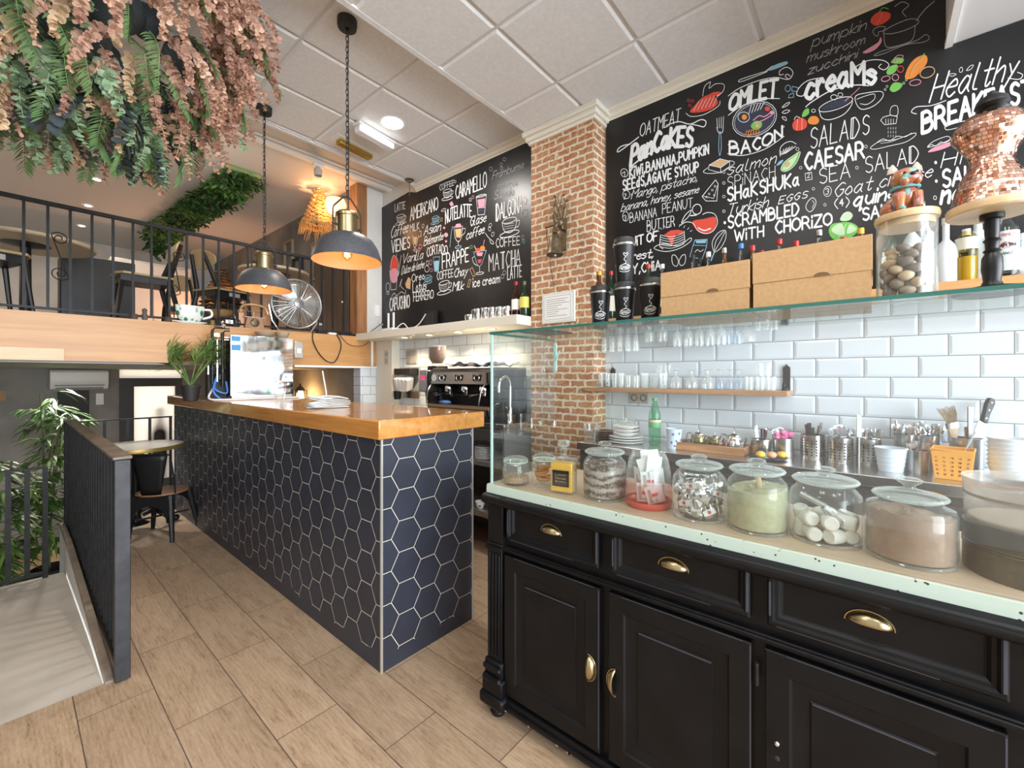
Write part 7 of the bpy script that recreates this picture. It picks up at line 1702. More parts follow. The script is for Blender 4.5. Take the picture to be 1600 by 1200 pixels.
STEM = [(0.034, 0), (0.034, 0.002), (0.006, 0.008), (0.0045, 0.03), (0.008, 0.038), (0.030, 0.06), (0.037, 0.09), (0.034, 0.12), (0.033, 0.12), (0.036, 0.09), (0.0, 0.04)]
INV = [(r, 0.122 - zz) for r, zz in STEM][::-1]
place('stem_glass', INV, 'upside-down stem glass on the lower wooden shelf', 'upturned stem glasses on the lower shelf', 1044, 1118, 3, (2.76, 2.84), z)
IRI = glass('iridescent_glass', (0.93, 0.965, 1.0), 1.0, (0.62, 0.66, 0.9), 1.5, milk=0.15)
place('iridescent_glass', INV, 'iridescent bluish upside-down glass on the lower shelf', 'iridescent glasses on the lower shelf', 1118, 1162, 3, (2.77,), z, IRI)
MUG = [(0.0, 0), (0.034, 0), (0.036, 0.075), (0.033, 0.075), (0.031, 0.008), (0.0, 0.008)]
place('beer_mug', MUG, 'thick clear glass at the right end of the lower wooden shelf', 'thick glasses at the right of the lower shelf', 1162, 1214, 3, (2.75, 2.83), z, seg=12)
o = obj('stacked_glass', B().lathe(MUG, 12), GLASS2, loc=(2.79, P(1195, 590, x=2.79)[1], z + 0.077)); tag(o, 'clear glass stacked on top of the thick glasses at the right shelf end', 'glass')
place('stacked_tumbler', [(0.0, 0), (0.024, 0), (0.028, 0.05), (0.026, 0.05), (0.0, 0.006)], 'small glass stacked on the ribbed glasses of the lower shelf', 'small stacked glasses on the lower shelf', 1024, 1050, 2, (2.80,), z + 0.102)
# hanging under the upper shelf
zt = UZ - 0.013
HANG = [(r, -zz * 1.25) for r, zz in STEM][::-1]
place('hanging_wine_glass', HANG, 'wine glass hanging upside down under the upper wooden shelf', 'wine glasses hanging from the upper shelf', 1050, 1136, 5, (2.74, 2.83), zt)
FLU = [(0.030, 0), (0.030, -0.002), (0.005, -0.008), (0.004, -0.05), (0.018, -0.07), (0.025, -0.12), (0.023, -0.165), (0.022, -0.165), (0.0, -0.06)][::-1]
place('hanging_flute', FLU, 'slim flute hanging upside down at the left of the upper shelf', 'flutes hanging from the upper shelf', 938, 1000, 5, (2.74, 2.82), zt)
CUPG = [(0.030, 0), (0.030, -0.003), (0.008, -0.01), (0.007, -0.03), (0.03, -0.05), (0.034, -0.11), (0.032, -0.11), (0.0, -0.04)][::-1]
place('hanging_goblet', CUPG, 'short goblet hanging upside down in the middle of the upper shelf', 'goblets hanging from the upper shelf', 1004, 1046, 2, (2.75, 2.84), zt)
place('hanging_iridescent_glass', HANG, 'iridescent glass hanging upside down near the right end of the upper shelf', 'iridescent hanging glasses', 1128, 1160, 2, (2.76,), zt, IRI)
BAL = [(0.034, 0), (0.034, -0.002), (0.005, -0.008), (0.0045, -0.05), (0.03, -0.07), (0.05, -0.11), (0.046, -0.14), (0.045, -0.14), (0.0, -0.06)][::-1]
place('hanging_balloon_glass', BAL, 'big balloon glass hanging at the right of the upper shelf', 'balloon glasses hanging from the upper shelf', 1156, 1176, 1, (2.78,), zt)
place('hanging_tumbler', [(0.0, -0.005), (0.03, -0.004), (0.033, -0.08), (0.031, -0.08), (0.0, -0.012)][::-1], 'glass hanging at the far right end of the upper shelf', 'right-end hanging glasses', 1178, 1216, 3, (2.77,), zt)
# bottles on the shelves behind the boxes
def bottle(u, x, z, h, r, body, capc, label, neck=0.012, caph=0.03, sh=0.62, lab=None, labz=(0.2, 0.5), y=None):
    Y = P(u, 400, x=x)[1] if y is None else y
    t_ = thing('bottle', label, 'bottle', (x, Y, z))
    obj('bottle_glass', B().lathe([(0.0, 0), (r * .92, 0), (r, 0.006), (r, h * sh), (r * .85, h * (sh + .07)), (neck, h * (sh + .17)), (neck, h - caph)], 24), body, t_)
    obj('cap', B().lathe([(neck + .002, h - caph + .0005), (neck + .0025, h - caph + .002), (neck + .002, h), (0.0, h + .001)], 16), capc, t_)
    if lab: obj('label', B().lathe([(r + .0006, h * labz[0]), (r + .0008, h * labz[0] + .001), (r + .0008, h * labz[1]), (r + .0006, h * labz[1] + .001)], 24), lab, t_)
    return t_
GB = glass('bottle_clear', (0.9, 0.93, 0.92), 1, (0.6, 0.66, 0.66), 1.45); DGN = mat('dark_green_bottle', (0.01, 0.03, 0.012), 0.12); AMB = mat('amber_bottle', (0.10, 0.035, 0.008), 0.12)
WC = mat('white_cap', (0.75, 0.75, 0.74), 0.4); SC_ = STEEL; UT = UZ + 0.046
LBW = mat('cream_label', (0.70, 0.66, 0.56), 0.6)
for (u, v, body, cp, lb) in ((937, 424, AMB, YEL, 'bottle with yellow top leaning in the corner by the brick pillar'), (955, 424, DGN, RED, 'green bottle with red top behind the left travel mugs'), (1013, 413, DGN, RED, 'bottle with red top just right of the stacked travel mug'), (1035, 413, GB, WC, 'bottle with white top above the left end of the left cardboard box'),
                      (1083, 399, GB, BLKMAT, 'bottle with black top behind the left cardboard box, beside a shorter one'), (1093, 404, GB, BLKMAT, 'shorter black-topped bottle behind the left cardboard box'), (1107, 394, GB, WC, 'bottle with tall white cap behind the middle of the left cardboard box'), (1132, 388, AMB, SC_, 'bottle with silver cap behind the right part of the left cardboard box'),
                      (1158, 381, GB, BLUEP, 'bottle with bright blue cap behind the boxes'), (1176, 384, AMB, RED, 'bottle with tall red cap above the join of the two boxes'), (1190, 392, AMB, RED, 'low red-capped bottle right of the join of the two boxes'), (1218, 374, GB, RED, 'clear bottle with red and white top behind the left part of the right box'), (1244, 377, DGN, RED, 'bottle with wide red cap behind the middle of the right box')):
    xb = 2.85 if u in (955, 1035, 1093, 1190) else 2.77
    zt_ = P(u, v, x=xb)[2]; bottle(u, xb, UT, zt_ - UT, 0.031, body, cp, lb, lab=LBW)
for (u, v, body, cp, lb) in ((1280, 360, GB, SC_, 'bottle with silver and black neck behind the right box'), (1318, 371, DGN, RED, 'bottle with red cap in front of the lettuce drawing'), (1345, 357, AMB, YEL, 'bottle with yellow cap behind the right end of the right box')):
    zt_ = P(u, v, x=2.80)[2]; bottle(u, 2.80, 1.821, zt_ - 1.821, 0.034, body, cp, lb, lab=LBW)
WBM = noisy('white_frosted_bottle', (0.66, 0.74, 0.80), (0.78, 0.84, 0.88), 6, 0.35)
bottle(1392, 2.80, 1.821, 0.33, 0.036, DGN, SC_, 'dark green bottle seen through the pebble jar, left one', lab=LBW); bottle(1425, 2.80, 1.821, 0.34, 0.036, WBM, SC_, 'pale bottle seen through the pebble jar, right one', lab=LBW)
bottle(1478, 2.76, 1.821, 0.30, 0.040, WBM, WC, 'white frosted bottle right of the pebble jar on the orange shelf', sh=0.5)
t = bottle(1510, 2.76, 1.821, 0.235, 0.036, glass('yellow_tint_bottle', (0.88, 0.82, 0.55), 1, (0.6, 0.5, 0.15), 1.45), WC, 'square-shouldered clear bottle half full of yellow liqueur left of the black stand', sh=0.80, lab=LBW, labz=(0.6, 0.82))
obj('liqueur', B().lathe([(0.0, 0.004), (0.033, 0.004), (0.034, 0.11), (0.0, 0.111)], 20), mat('yellow_liqueur', (0.55, 0.38, 0.04), 0.2), t)
b_ = bottle(1528, 2.80, 1.821, 0.26, 0.030, WBM, WC, 'slim white-labelled bottle right behind the yellow liqueur bottle', sh=0.75)
# big vermouth bottle with lettering
Yv = P(1572, 400, x=2.76)[1]
t = thing('vermouth_bottle', 'big clear vermouth bottle with pale label and red roundel right of the black stand', 'bottle', (2.76, Yv, 1.821))
obj('bottle_glass', B().lathe([(0.0, 0), (0.036, 0), (0.038, 0.006), (0.038, 0.21), (0.034, 0.225), (0.02, 0.245), (0.014, 0.29)], 28), GB, t)
obj('cap', B().lathe([(0.016, 0.2905), (0.016, 0.32), (0.0, 0.321)], 16), mat('vermouth_cap', (0.5, 0.05, 0.06), 0.4), t)
lbv = obj('label', B().lathe([(0.0384, 0.028), (0.0387, 0.029), (0.0387, 0.195), (0.0384, 0.196)], 28), mat('pale_blue_label', (0.66, 0.76, 0.78), 0.5), t)
va2 = math.atan2(-Yv, -2.76); fL = lambda u, v, e=0: (0.0392 * math.cos(va2 + u / 0.049), 0.0392 * math.sin(va2 + u / 0.049), v); fM = lambda u, v, e=0: ((0.0398 + e) * math.cos(va2 + u / 0.049), (0.0398 + e) * math.sin(va2 + u / 0.049), v)
b = B(); b.add([fL(0.019 * math.cos(2 * PI * i / 24), 0.135 + 0.014 * math.sin(2 * PI * i / 24)) for i in range(24)], [tuple(range(24))]); obj('red_roundel', b, mat('roundel_red', (0.55, 0.03, 0.04), 0.5), lbv)
b = B(); st, W = layout('MARTINI', 1.5)
for q in st: ribbon(b, [(-0.036 + 0.072 * px / W, 0.129 + 0.012 * py / 8) for px, py in q], 0.0032, fM, 1)
st, W = layout('BIANCO', 2.0)
for q in st: ribbon(b, [(-0.028 + 0.056 * px / W, 0.095 + 0.010 * py / 8) for px, py in q], 0.0018, fM, 1)
obj('lettering', b, mat('label_black', (0.02, 0.02, 0.025), 0.5), lbv)
b = B(); st, W = layout('VERMUT', 1.6)
for q in st: ribbon(b, [(-0.038 + 0.076 * px / W, 0.172 + 0.012 * py / 8) for px, py in q], 0.002, fM, 1)
obj('lettering', b, mat('label_red', (0.5, 0.05, 0.06), 0.5), lbv)
bottle(1600, 2.80, 1.821, 0.19, 0.035, WBM, WC, 'rounded pale bottle at the far right edge of the orange shelf', sh=0.55)
# ---------------------------------------------------------------- brick pillar decoration
bx = 2.727
t = thing('wall_bell', 'aged bronze bell with ornate scrolled bracket on the brick pillar', 'bell', (bx - 0.0005, 1.80, 2.30))
obj('bell_body', B().lathe([(0.062, 0), (0.064, 0.004), (0.054, 0.022), (0.048, 0.06), (0.046, 0.10), (0.038, 0.135), (0.018, 0.155), (0.0, 0.158)], 28, (-0.11, 0, 0)), BRONZE, t)
obj('inside', B().lathe([(0.060, 0.0003), (0.0, 0.002)], 28, (-0.11, 0, -0.003)), BLACK, t)
obj('clapper', B().ball((-0.11, 0, 0.0), 0.014, 10, 8), STEEL, t)
obj('hanger', B().tube(catmull([(-0.11, 0, 0.158), (-0.10, 0.01, 0.2), (-0.085, 0.0, 0.235), (-0.05, -0.01, 0.25)], 4), [0.02] * 4 + [0.016] * 9, 8).ball((-0.06, -0.01, 0.25), 0.035, 12, 8), BRONZE, t)
obj('mount', B().box(-0.012, 0, -0.04, 0.02, 0.05, 0.30).box(-0.06, -0.012, -0.035, 0.0, 0.20, 0.29), BRONZE, t, bev=0.006)
for k, pts in enumerate(([(0.0, 0.26), (0.03, 0.30), (0.05, 0.36), (0.035, 0.40)], [(0.0, 0.27), (0.01, 0.33), (0.03, 0.38), (0.02, 0.44), (0.045, 0.47)], [(-0.01, 0.27), (-0.01, 0.34), (0.005, 0.40), (-0.01, 0.45), (-0.03, 0.46)], [(-0.02, 0.26), (-0.04, 0.31), (-0.05, 0.36), (-0.035, 0.37)], [(0.02, 0.28), (0.06, 0.33), (0.07, 0.41), (0.05, 0.44), (0.06, 0.48)], [(0.0, 0.28), (-0.02, 0.36), (-0.03, 0.41), (-0.05, 0.42)], [(0.0, 0.25), (0.05, 0.255), (0.075, 0.30), (0.085, 0.34), (0.07, 0.36)])):
    obj('scroll', B().tube(catmull([(-0.05 + 0.006 * k, y, z_) for y, z_ in pts], 4), [0.0075 - 0.0002 * i for i in range(4 * (len(pts) - 1) + 1)], 7).ball((-0.05 + 0.006 * k, *pts[-1]), 0.010, 8, 6), BRONZE, t)
obj('lever', B().tube([(-0.06, 0.0, 0.245), (-0.07, 0.115, 0.235)], 0.005, 7), IRON, t)
obj('pull_cord', B().tube([(-0.07, 0.11, 0.235), (-0.05, 0.10, 0.05), (-0.012, 0.075, -0.22)], 0.0022, 5), IRON, t)
yc0, yc1 = P(848, 480, x=2.72)[1], P(899, 480, x=2.72)[1]
t = thing('framed_certificate', 'framed certificate on the brick pillar above the glass case', 'certificate', (bx - 0.0005, (yc0 + yc1) / 2, 1.92)); hc = (yc0 - yc1) / 2
obj('frame', B().box(-0.018, 0, -hc, hc, -0.11, 0.125), mat('pale_frame', (0.68, 0.68, 0.62), 0.4), t, bev=0.004)
pp = obj('paper', B().box(-0.0195, -0.0185, -hc + 0.02, hc - 0.02, -0.09, 0.105), PAPER, t)
b = B(); 
for k, (a, c) in enumerate(((-1, 1),)): b.tube([(-0.0197, -hc + 0.03, -0.08), (-0.0197, hc - 0.03, -0.08), (-0.0197, hc - 0.03, 0.095), (-0.0197, -hc + 0.03, 0.095)], 0.002, 4, True)
obj('border', b, mat('sage_border', (0.30, 0.36, 0.32), 0.6), pp)
b = B()
for k in range(9): L = rnd.uniform(0.4, 1.0); b.box(-0.0200, -0.0197, (hc - 0.045) - L * (2 * hc - 0.09), hc - 0.045, 0.07 - k * 0.016, 0.074 - k * 0.016)
obj('text_lines', b, mat('grey_print', (0.25, 0.25, 0.26), 0.7), pp)
# ---------------------------------------------------------------- ledge with pitchers, bottles and router
LZ = 1.8855
def pitcher(u, r, h, label, x=2.70):
    y = P(u, 490, x=x)[1]; t_ = thing('steel_pitcher', label, 'pitcher', (x, y, LZ), rnd.uniform(2.9, 3.3), 'steel milk pitchers on the ledge')
    obj('body', B().lathe([(0.0, 0), (r, 0), (r * 1.02, 0.004), (r * 0.98, h * .5), (r * .86, h * .85), (r * .92, h), (r * .88, h), (r * .8, h * .85), (0.0, 0.006)], 28), CHROME, t_)
    obj('handle', B().tube(catmull([(r * .8, 0, h * .88), (r * 1.6, 0, h * .85), (r * 1.55, 0, h * .3), (r, 0, h * .15)], 5), 0.005, 7), CHROME, t_)
    obj('spout', B().prism([(-r * .8, -0.015), (-r * 1.2, 0.0), (-r * .8, 0.015)], h * .86, h), CHROME, t_)
for u, r, h, lb in ((735, .04, .075, 'small steel pitcher at the left end of the ledge row'), (746.5, .039, .115, 'second steel pitcher from the left on the ledge'), (758.5, .039, .115, 'third steel pitcher from the left on the ledge'), (769, .039, .11, 'third steel pitcher from the bottles on the ledge'), (780.5, .039, .105, 'second steel pitcher from the bottles on the ledge'), (792.5, .038, .10, 'steel pitcher right beside the two bottles on the ledge')):
    pitcher(u, r, h, lb)
t = bottle(806.5, 2.72, LZ, 0.30, 0.038, glass('rose_syrup_bottle', (0.80, 0.45, 0.35), 1, (0.4, 0.12, 0.08), 1.45), RED, 'rosy syrup bottle with red top on the ledge', sh=0.55, lab=PAPER, labz=(0.22, 0.5))
bottle(819.5, 2.72, LZ, 0.29, 0.038, DGN, mat('olive_cap', (0.12, 0.13, 0.05), 0.4), 'dark bottle with yellow label on the ledge beside the brick pillar', sh=0.55, lab=mat('yellow_label', (0.66, 0.60, 0.12), 0.5), labz=(0.25, 0.55))
yr = P(612, 510, x=2.66)[1]
t = thing('wifi_router', 'white router with two upright antennas at the left end of the ledge', 'router', (2.66, min(yr, 4.36), LZ))
obj('housing', B().box(-0.06, 0.06, -0.10, 0.10, 0, 0.03), PLASTW, t, bev=0.006)
for dy in (-0.035, 0.06): obj('antenna', B().box(-0.008, 0.008, dy - 0.011, dy + 0.011, 0.03, 0.20), PLASTW, t, bev=0.004)
o = obj('white_cable', B().tube(catmull([(2.62, 3.82, LZ + .01), (2.66, 3.74, LZ + .07), (2.68, 3.66, LZ + .01), (2.72, 3.56, LZ + .05), (2.70, 3.42, LZ + .14)], 6), 0.005, 6), PLASTW); tag(o, 'white cable looping right of the router on the ledge', 'cable')
t = thing('black_speaker', 'dark flat square device leaning on the drinks chalkboard behind the cable', 'speaker', (2.85, 3.52, LZ), 0); obj('housing', B().box(-0.02, 0.02, -0.10, 0.10, 0, 0.20), BLACK, t, bev=0.006); obj('front_mesh', B().box(-0.023, -0.0205, -0.08, 0.08, 0.02, 0.18), BLKMAT, t)
for i, u in enumerate((632, 671, 716, 768)):
    y = P(u, 524, z=1.81)[1]; y = P(u, 500, x=2.68)[1]
    t = thing('ledge_downlight', ('leftmost', 'second', 'third', 'rightmost')[i] + ' of the four small round downlights under the cream ledge', 'ceiling light', (2.68, y, 1.8095), 0, 'downlights under the ledge')
    obj('trim_ring', B().lathe([(0.032, -0.004), (0.05, 0)], 24), CHROME, t); obj('bulb_face', B().lathe([(0.0, -0.003), (0.030, -0.0035)], 20), mat('warm_bulb_face', (1, .9, .7), .5, em=(1, 0.8, 0.5), es=8), t)
    lamp('ledge_spot', 'SPOT', (2.68, y, 1.80), 9, (1, 0.80, 0.52), 0.03, None, (0, 0, 0), 2.3)
# ---------------------------------------------------------------- coffee corner
KZ = 1.04
t = thing('coffee_counter', 'dark counter with open shelves behind the bar', 'counter', (2.40, 2.11, 0))
obj('worktop', B().box(0, XW - 2.40 - 0.001, 0.0, 2.03, KZ - 0.04, KZ), STEEL, t, bev=0.003)
for z0, z1 in ((0.70, 0.735), (0.30, 0.345)): obj('shelf', B().box(0.0, 0.495, 0.02, 2.03, z0, z1), noisy('shelf_steel', (0.30, 0.26, 0.24), (0.42, 0.38, 0.35), 4, 0.3, metal=0.6), t)
obj('drawer_front', B().box(-0.005, 0.03, 0.02, 0.6, 0.90, KZ - 0.05), mat('drawer_grey', (0.10, 0.095, 0.09), 0.35, .5), t, bev=0.003)
obj('drawer_front', B().box(-0.005, 0.03, 0.62, 1.2, 0.80, KZ - 0.05), MATS['drawer_grey'], t, bev=0.003)
obj('side_panel', B().box(0.0, 0.495, 0.0, 0.018, 0.001, KZ - 0.041), mat('grey_panel', (0.12, 0.12, 0.115), 0.5), t)
obj('back_panel', B().box(0.47, 0.495, 0.02, 2.03, 0.001, 0.69), MATS['grey_panel'], t)
for k in range(8):
    o = obj('saucer', B().lathe(plate(0.075, 0.008), 28), PORC, loc=(2.50, 2.42, 0.7355 + k * 0.0125)); tag(o, ('topmost' if k == 7 else 'lowest' if k == 0 else 'middle') + ' white saucer of the stack on the open shelf behind the bar end', 'saucer', 'saucers on the open shelf')
def espresso_cup(x, y, z, rz, label):
    t_ = thing('espresso_cup', label, 'cup', (x, y, z), rz)
    obj('body', B().lathe([(0.0, 0), (0.022, 0), (0.035, 0.02), (0.042, 0.055), (0.040, 0.055), (0.033, 0.02), (0.0, 0.005)], 24), PORC, t_); obj('handle', B().tube(catmull([(0.037, 0, 0.045), (0.06, 0, 0.045), (0.055, 0, 0.02), (0.034, 0, 0.02)], 4), 0.004, 7), PORC, t_)
    obj('printed_motif', B().box(-0.037, -0.0365, -0.008, 0.008, 0.02, 0.045), mat('gold_black_print', (0.08, 0.06, 0.03), 0.5), t_)
espresso_cup(2.45, 2.41, 0.3455, 0.7, 'white cup with dark motif on the low steel shelf behind the bar end'); espresso_cup(2.50, 2.31, 0.3455, 0.2, 'white cup partly hidden behind the sideboard edge on the low steel shelf')
# espresso machine
EM = thing('espresso_machine', 'wide black and chrome espresso machine behind the bar', 'espresso machine', (2.42, 2.26, KZ))
EW = 0.74
for fx_, fy_ in ((0.05, 0.06), (0.05, EW - 0.06), (0.40, 0.06), (0.40, EW - 0.06)): obj('foot', B().lathe([(0.022, 0), (0.018, 0.05)], 14, (fx_, fy_, 0)), BLACK, EM)
obj('drip_tray', B().box(-0.03, 0.42, 0.02, EW - 0.02, 0.05, 0.115), MATS['drawer_grey'], EM, bev=0.004); obj('tray_edge', B().box(-0.034, -0.028, 0.0, EW, 0.10, 0.125), wood('tray_wood', (0.20, 0.12, 0.07), (0.30, 0.19, 0.11), 'y', 1), EM)
obj('back_body', B().box(0.20, 0.44, 0.02, EW - 0.02, 0.115, 0.30), BLACK, EM); obj('head', B().prism([(-0.02, 0.295), (0.44, 0.295), (0.44, 0.43), (0.04, 0.43), (-0.005, 0.40)], 0.02, EW - 0.02, 'y'), BLACK, EM, bev=0.008)
obj('front_panel', B().prism([(-0.0225, 0.30), (-0.0205, 0.30), (-0.006, 0.398), (-0.008, 0.398)], 0.03, EW - 0.03, 'y'), mat('panel_grey', (0.30, 0.30, 0.31), 0.25, 0.9), EM)
for s_ in (0.0, EW - 0.03): obj('side_panel', B().prism([(-0.03, 0.05), (0.44, 0.05), (0.44, 0.435), (0.03, 0.435), (-0.03, 0.39), (-0.03, 0.30), (0.10, 0.25), (0.10, 0.15), (-0.03, 0.12)], s_, s_ + 0.03, 'y'), BLACK, EM, bev=0.005)
for k in range(3):
    y = 0.14 + k * 0.21
    g_ = obj('group_head', B().lathe([(0.033, 0.235), (0.036, 0.24), (0.036, 0.275), (0.028, 0.294)], 20, (0.06, y, 0)), CHROME, EM)
    obj('portafilter', B().tube([(0.04, y, 0.228), (-0.06, y, 0.215), (-0.10, y, 0.21)], [0.016, 0.012, 0.015], 10).lathe([(0.03, 0.205), (0.034, 0.234)], 16, (0.06, y, 0)), CHROME, g_)
    obj('dial_ring', B().tube([(-0.021, y + 0.028 * math.cos(q), 0.35 + 0.022 * math.sin(q)) for q in [2 * PI * i / 20 for i in range(20)]], 0.004, 6, True), CHROME, EM)
    obj('keypad', B().box(-0.019, -0.0165, y - 0.045, y + 0.045, 0.325, 0.375), BLACK, EM)
b = B(); b.T = Matrix.Translation((-0.02, EW - 0.08, 0.35)) @ Matrix.Rotation(-PI / 2, 4, 'Y'); b.lathe([(0.0, 0), (0.03, 0), (0.032, 0.006), (0.0, 0.007)], 24); obj('pressure_gauge', b, mat('gauge_face', (0.6, 0.6, 0.58), 0.3), EM)
for y in (0.05, EW - 0.05): obj('steam_wand', B().tube(catmull([(0.0, y, 0.30), (-0.05, y, 0.27), (-0.06, y + 0.02, 0.18), (-0.05, y + 0.04, 0.13)], 4), 0.006, 8), CHROME, EM)
o = obj('blue_cloth', B().ball((0, 0, 0.02), 0.03, 12, 8, 1.2, 2.2, .6).ball((0.01, 0.05, 0.015), 0.022, 10, 6, 1, 1.4, .6), noisy('blue_cloth', (0.05, 0.16, 0.40), (0.12, 0.28, 0.55), 30, 0.9), loc=(2.42, 2.80, KZ + 0.121)); tag(o, 'blue cloth bunched on the espresso machine drip tray', 'cloth')
b = B(); nx, ny = 16, 10; vs = []
for i in range(nx + 1):
    for j in range(ny + 1): vs.append((0.05 + 0.34 * j / ny, 0.03 + 0.58 * i / nx, 0.445 + 0.013 * math.sin(i * 1.3 + j * .7) + 0.011 * math.sin(j * 1.9 - i * .5) + rnd.uniform(0, .012)))
b.add(vs, [(i * (ny + 1) + j, i * (ny + 1) + j + 1, (i + 1) * (ny + 1) + j + 1, (i + 1) * (ny + 1) + j) for i in range(nx) for j in range(ny)])
o = obj('tea_towel', b, noisy('white_towel', (0.62, 0.62, 0.62), (0.76, 0.76, 0.75), 20, 0.9), loc=(2.42, 2.26, KZ + 0.024)); tag(o, 'crumpled white tea towel lying on top of the espresso machine', 'towel'); o.modifiers.new('thick', 'SOLIDIFY').thickness = 0.006
# grinder
G_ = thing('coffee_grinder', 'black coffee grinder with clear hopper of beans beside the espresso machine', 'coffee grinder', (2.58, 3.12, KZ))
obj('base', B().box(-0.16, 0.10, -0.07, 0.07, 0, 0.04), BLACK, G_, bev=0.006); obj('body', B().box(-0.05, 0.10, -0.065, 0.065, 0.04, 0.46), BLACK, G_, bev=0.012); obj('front_head', B().box(-0.15, -0.05, -0.055, 0.055, 0.22, 0.42), MATS['panel_grey'], G_, bev=0.008)
obj('display', B().box(-0.1515, -0.1502, -0.03, 0.03, 0.33, 0.37), mat('red_display', (0.05, 0, 0.01), 0.3, em=(0.6, 0.02, 0.08), es=1.2), G_); obj('chute', B().lathe([(0.012, 0.15), (0.02, 0.22)], 12, (-0.10, 0, 0)), CHROME, G_)
obj('beans', B().lathe([(0.045, 0.485), (0.074, 0.53), (0.078, 0.635), (0.0, 0.638)], 24, (0.02, 0, 0)), noisy('coffee_beans', (0.06, 0.02, 0.008), (0.20, 0.08, 0.035), 90, 0.5, bump=.6), G_)['kind'] = 'stuff'
obj('hopper', B().lathe([(0.048, 0.461), (0.050, 0.48), (0.078, 0.53), (0.082, 0.64), (0.084, 0.64), (0.084, 0.65), (0.0, 0.652)], 24, (0.02, 0, 0)), GLASS2, G_)
# napkin holder on the wall, switch plates
t = thing('wall_holder', 'sloping wall holder with white sleeves and a black cup beside the coffee grinder', 'holder', (XW - 0.001, 3.93, 1.16))
obj('back_plate', B().box(-0.02, 0, -0.17, 0.17, 0.0, 0.34), STEEL, t, bev=0.004)
for k in range(4): b = B(); b.at(-0.09, 0.10 - k * 0.06, 0.16, 0.0, 0.25 + 0.1 * k, -0.35); b.box(-0.045, 0.045, -0.026, 0.026, -0.075, 0.075); obj('sleeve', b, PLASTW, t, bev=0.006)
obj('cup', B().lathe([(0.035, 0), (0.045, 0.09), (0.042, 0.09), (0.0, 0.005)], 20, (-0.10, 0.11, -0.01)), BLACK, t); obj('dispenser', B().box(-0.12, -0.02, -0.15, 0.15, 0.26, 0.33), BLKMAT, t, bev=0.006)
t = thing('multi_socket', 'grey square panel of switches on the white tiles left of the bean hopper', 'switch', (XW - 0.001, 3.915, 1.62)); obj('plate', B().box(-0.008, 0, -0.10, 0.10, -0.08, 0.08), mat('grey_switch', (0.42, 0.40, 0.37), 0.4), t, bev=0.003)
for a in (-0.05, 0.05):
    for c in (-0.04, 0.04): obj('socket_face', B().box(-0.012, -0.0085, a - 0.035, a + 0.035, c - 0.03, c + 0.03), mat('socket_face', (0.34, 0.32, 0.29), 0.4), t, bev=0.003)
t = thing('light_switch', 'narrow pale double switch on the cream corner strip', 'switch', (2.7995, 4.24, 1.62)); obj('plate', B().box(-0.008, 0, -0.045, 0.045, -0.08, 0.08), mat('pale_switch', (0.60, 0.58, 0.53), 0.4), t, bev=0.003)
for c in (-0.035, 0.035): obj('rocker', B().box(-0.012, -0.0085, -0.028, 0.028, c - 0.025, c + 0.025), MATS['grey_switch'], t, bev=0.002)
# tap and steel things seen through the end pane
t = thing('sink_tap', 'tall chrome tap on the coffee counter seen through the glass end pane', 'tap', (2.56, 2.19, KZ)); obj('column', B().lathe([(0.03, 0), (0.022, 0.02), (0.02, 0.12)], 16), CHROME, t); obj('spout', B().tube(catmull([(0, 0, 0.12), (0, 0, 0.30), (-0.05, 0, 0.36), (-0.12, 0, 0.32), (-0.13, 0, 0.24)], 5), 0.011, 10), CHROME, t)
# ---------------------------------------------------------------- mezzanine
MZ = 1.8555
xs = [0.071 - 0.116 * k for k in range(9, 0, -1)] + [0.071, 0.186, 0.299, 0.415, 0.533, 0.651, 0.767, 0.884, 1.004, 1.124, 1.242, 1.363, 1.481, 1.598, 1.72, 1.842, 1.963, 2.083, 2.2, 2.322, 2.449]
t = thing('mezzanine_railing', 'long black iron railing along the mezzanine edge above the wooden beam', 'railing', (0.7, 4.56, MZ))
obj('handrail', B().box(-1.9, 1.84, -0.016, 0.016, 0.785, 0.812), IRON, t); obj('bottom_rail', B().box(-1.9, 1.84, -0.014, 0.014, 0.03, 0.046), IRON, t)
for x in xs: obj('baluster', B().box(x - 0.708, x - 0.692, -0.008, 0.008, 0.046, 0.785), IRON, t)
for x in (-1.88, -0.4, 0.6, 1.8): obj('post_foot', B().box(x - 0.012, x + 0.012, -0.012, 0.012, 0, 0.03), IRON, t)
def spiral(c, r, turns, a0, sgn=1, n=26): return [(c[0] + r * (1 - .78 * i / n) * math.cos(a0 + sgn * 2 * PI * turns * i / n), 0, c[1] + r * (1 - .78 * i / n) * math.sin(a0 + sgn * 2 * PI * turns * i / n)) for i in range(n + 1)]
for (u1, v1, u2, v2, lb) in ((93, 373, 94, 427, 'iron double spiral scroll standing behind the railing left of the black cabinet'), (280, 402, 272, 452, 'iron double spiral scroll standing behind the railing right of the first chair')):
    p1, p2 = P(u1, v1, y=4.72), P(u2, v2, y=4.72)
    b = B(); q1 = spiral((p1[0], p1[2]), 0.05, 1.5, 2.6, -1); q2 = spiral((p2[0], p2[2]), 0.055, 1.5, -0.6, -1)
    pts = list(reversed(q1)) + catmull([q1[0], ((q1[0][0] + q2[0][0]) / 2, 0, (q1[0][2] + q2[0][2]) / 2), q2[0]], 4)[1:-1] + q2
    pts = [(x - p2[0], 0, z - MZ) for x, y, z in pts]
    b.tube(pts, 0.004, 6); b.tube([(0.0, 0, p2[2] - MZ - 0.054), (0.0, 0, 0.0)], 0.004, 6)
    o = obj('iron_scroll', b, IRON, loc=(p2[0], 4.72, MZ)); tag(o, lb, 'ornament')
CW = mat('pale_birch', (0.36, 0.27, 0.14), 0.45); CWT = mat('table_ash', (0.50, 0.40, 0.27), 0.45)
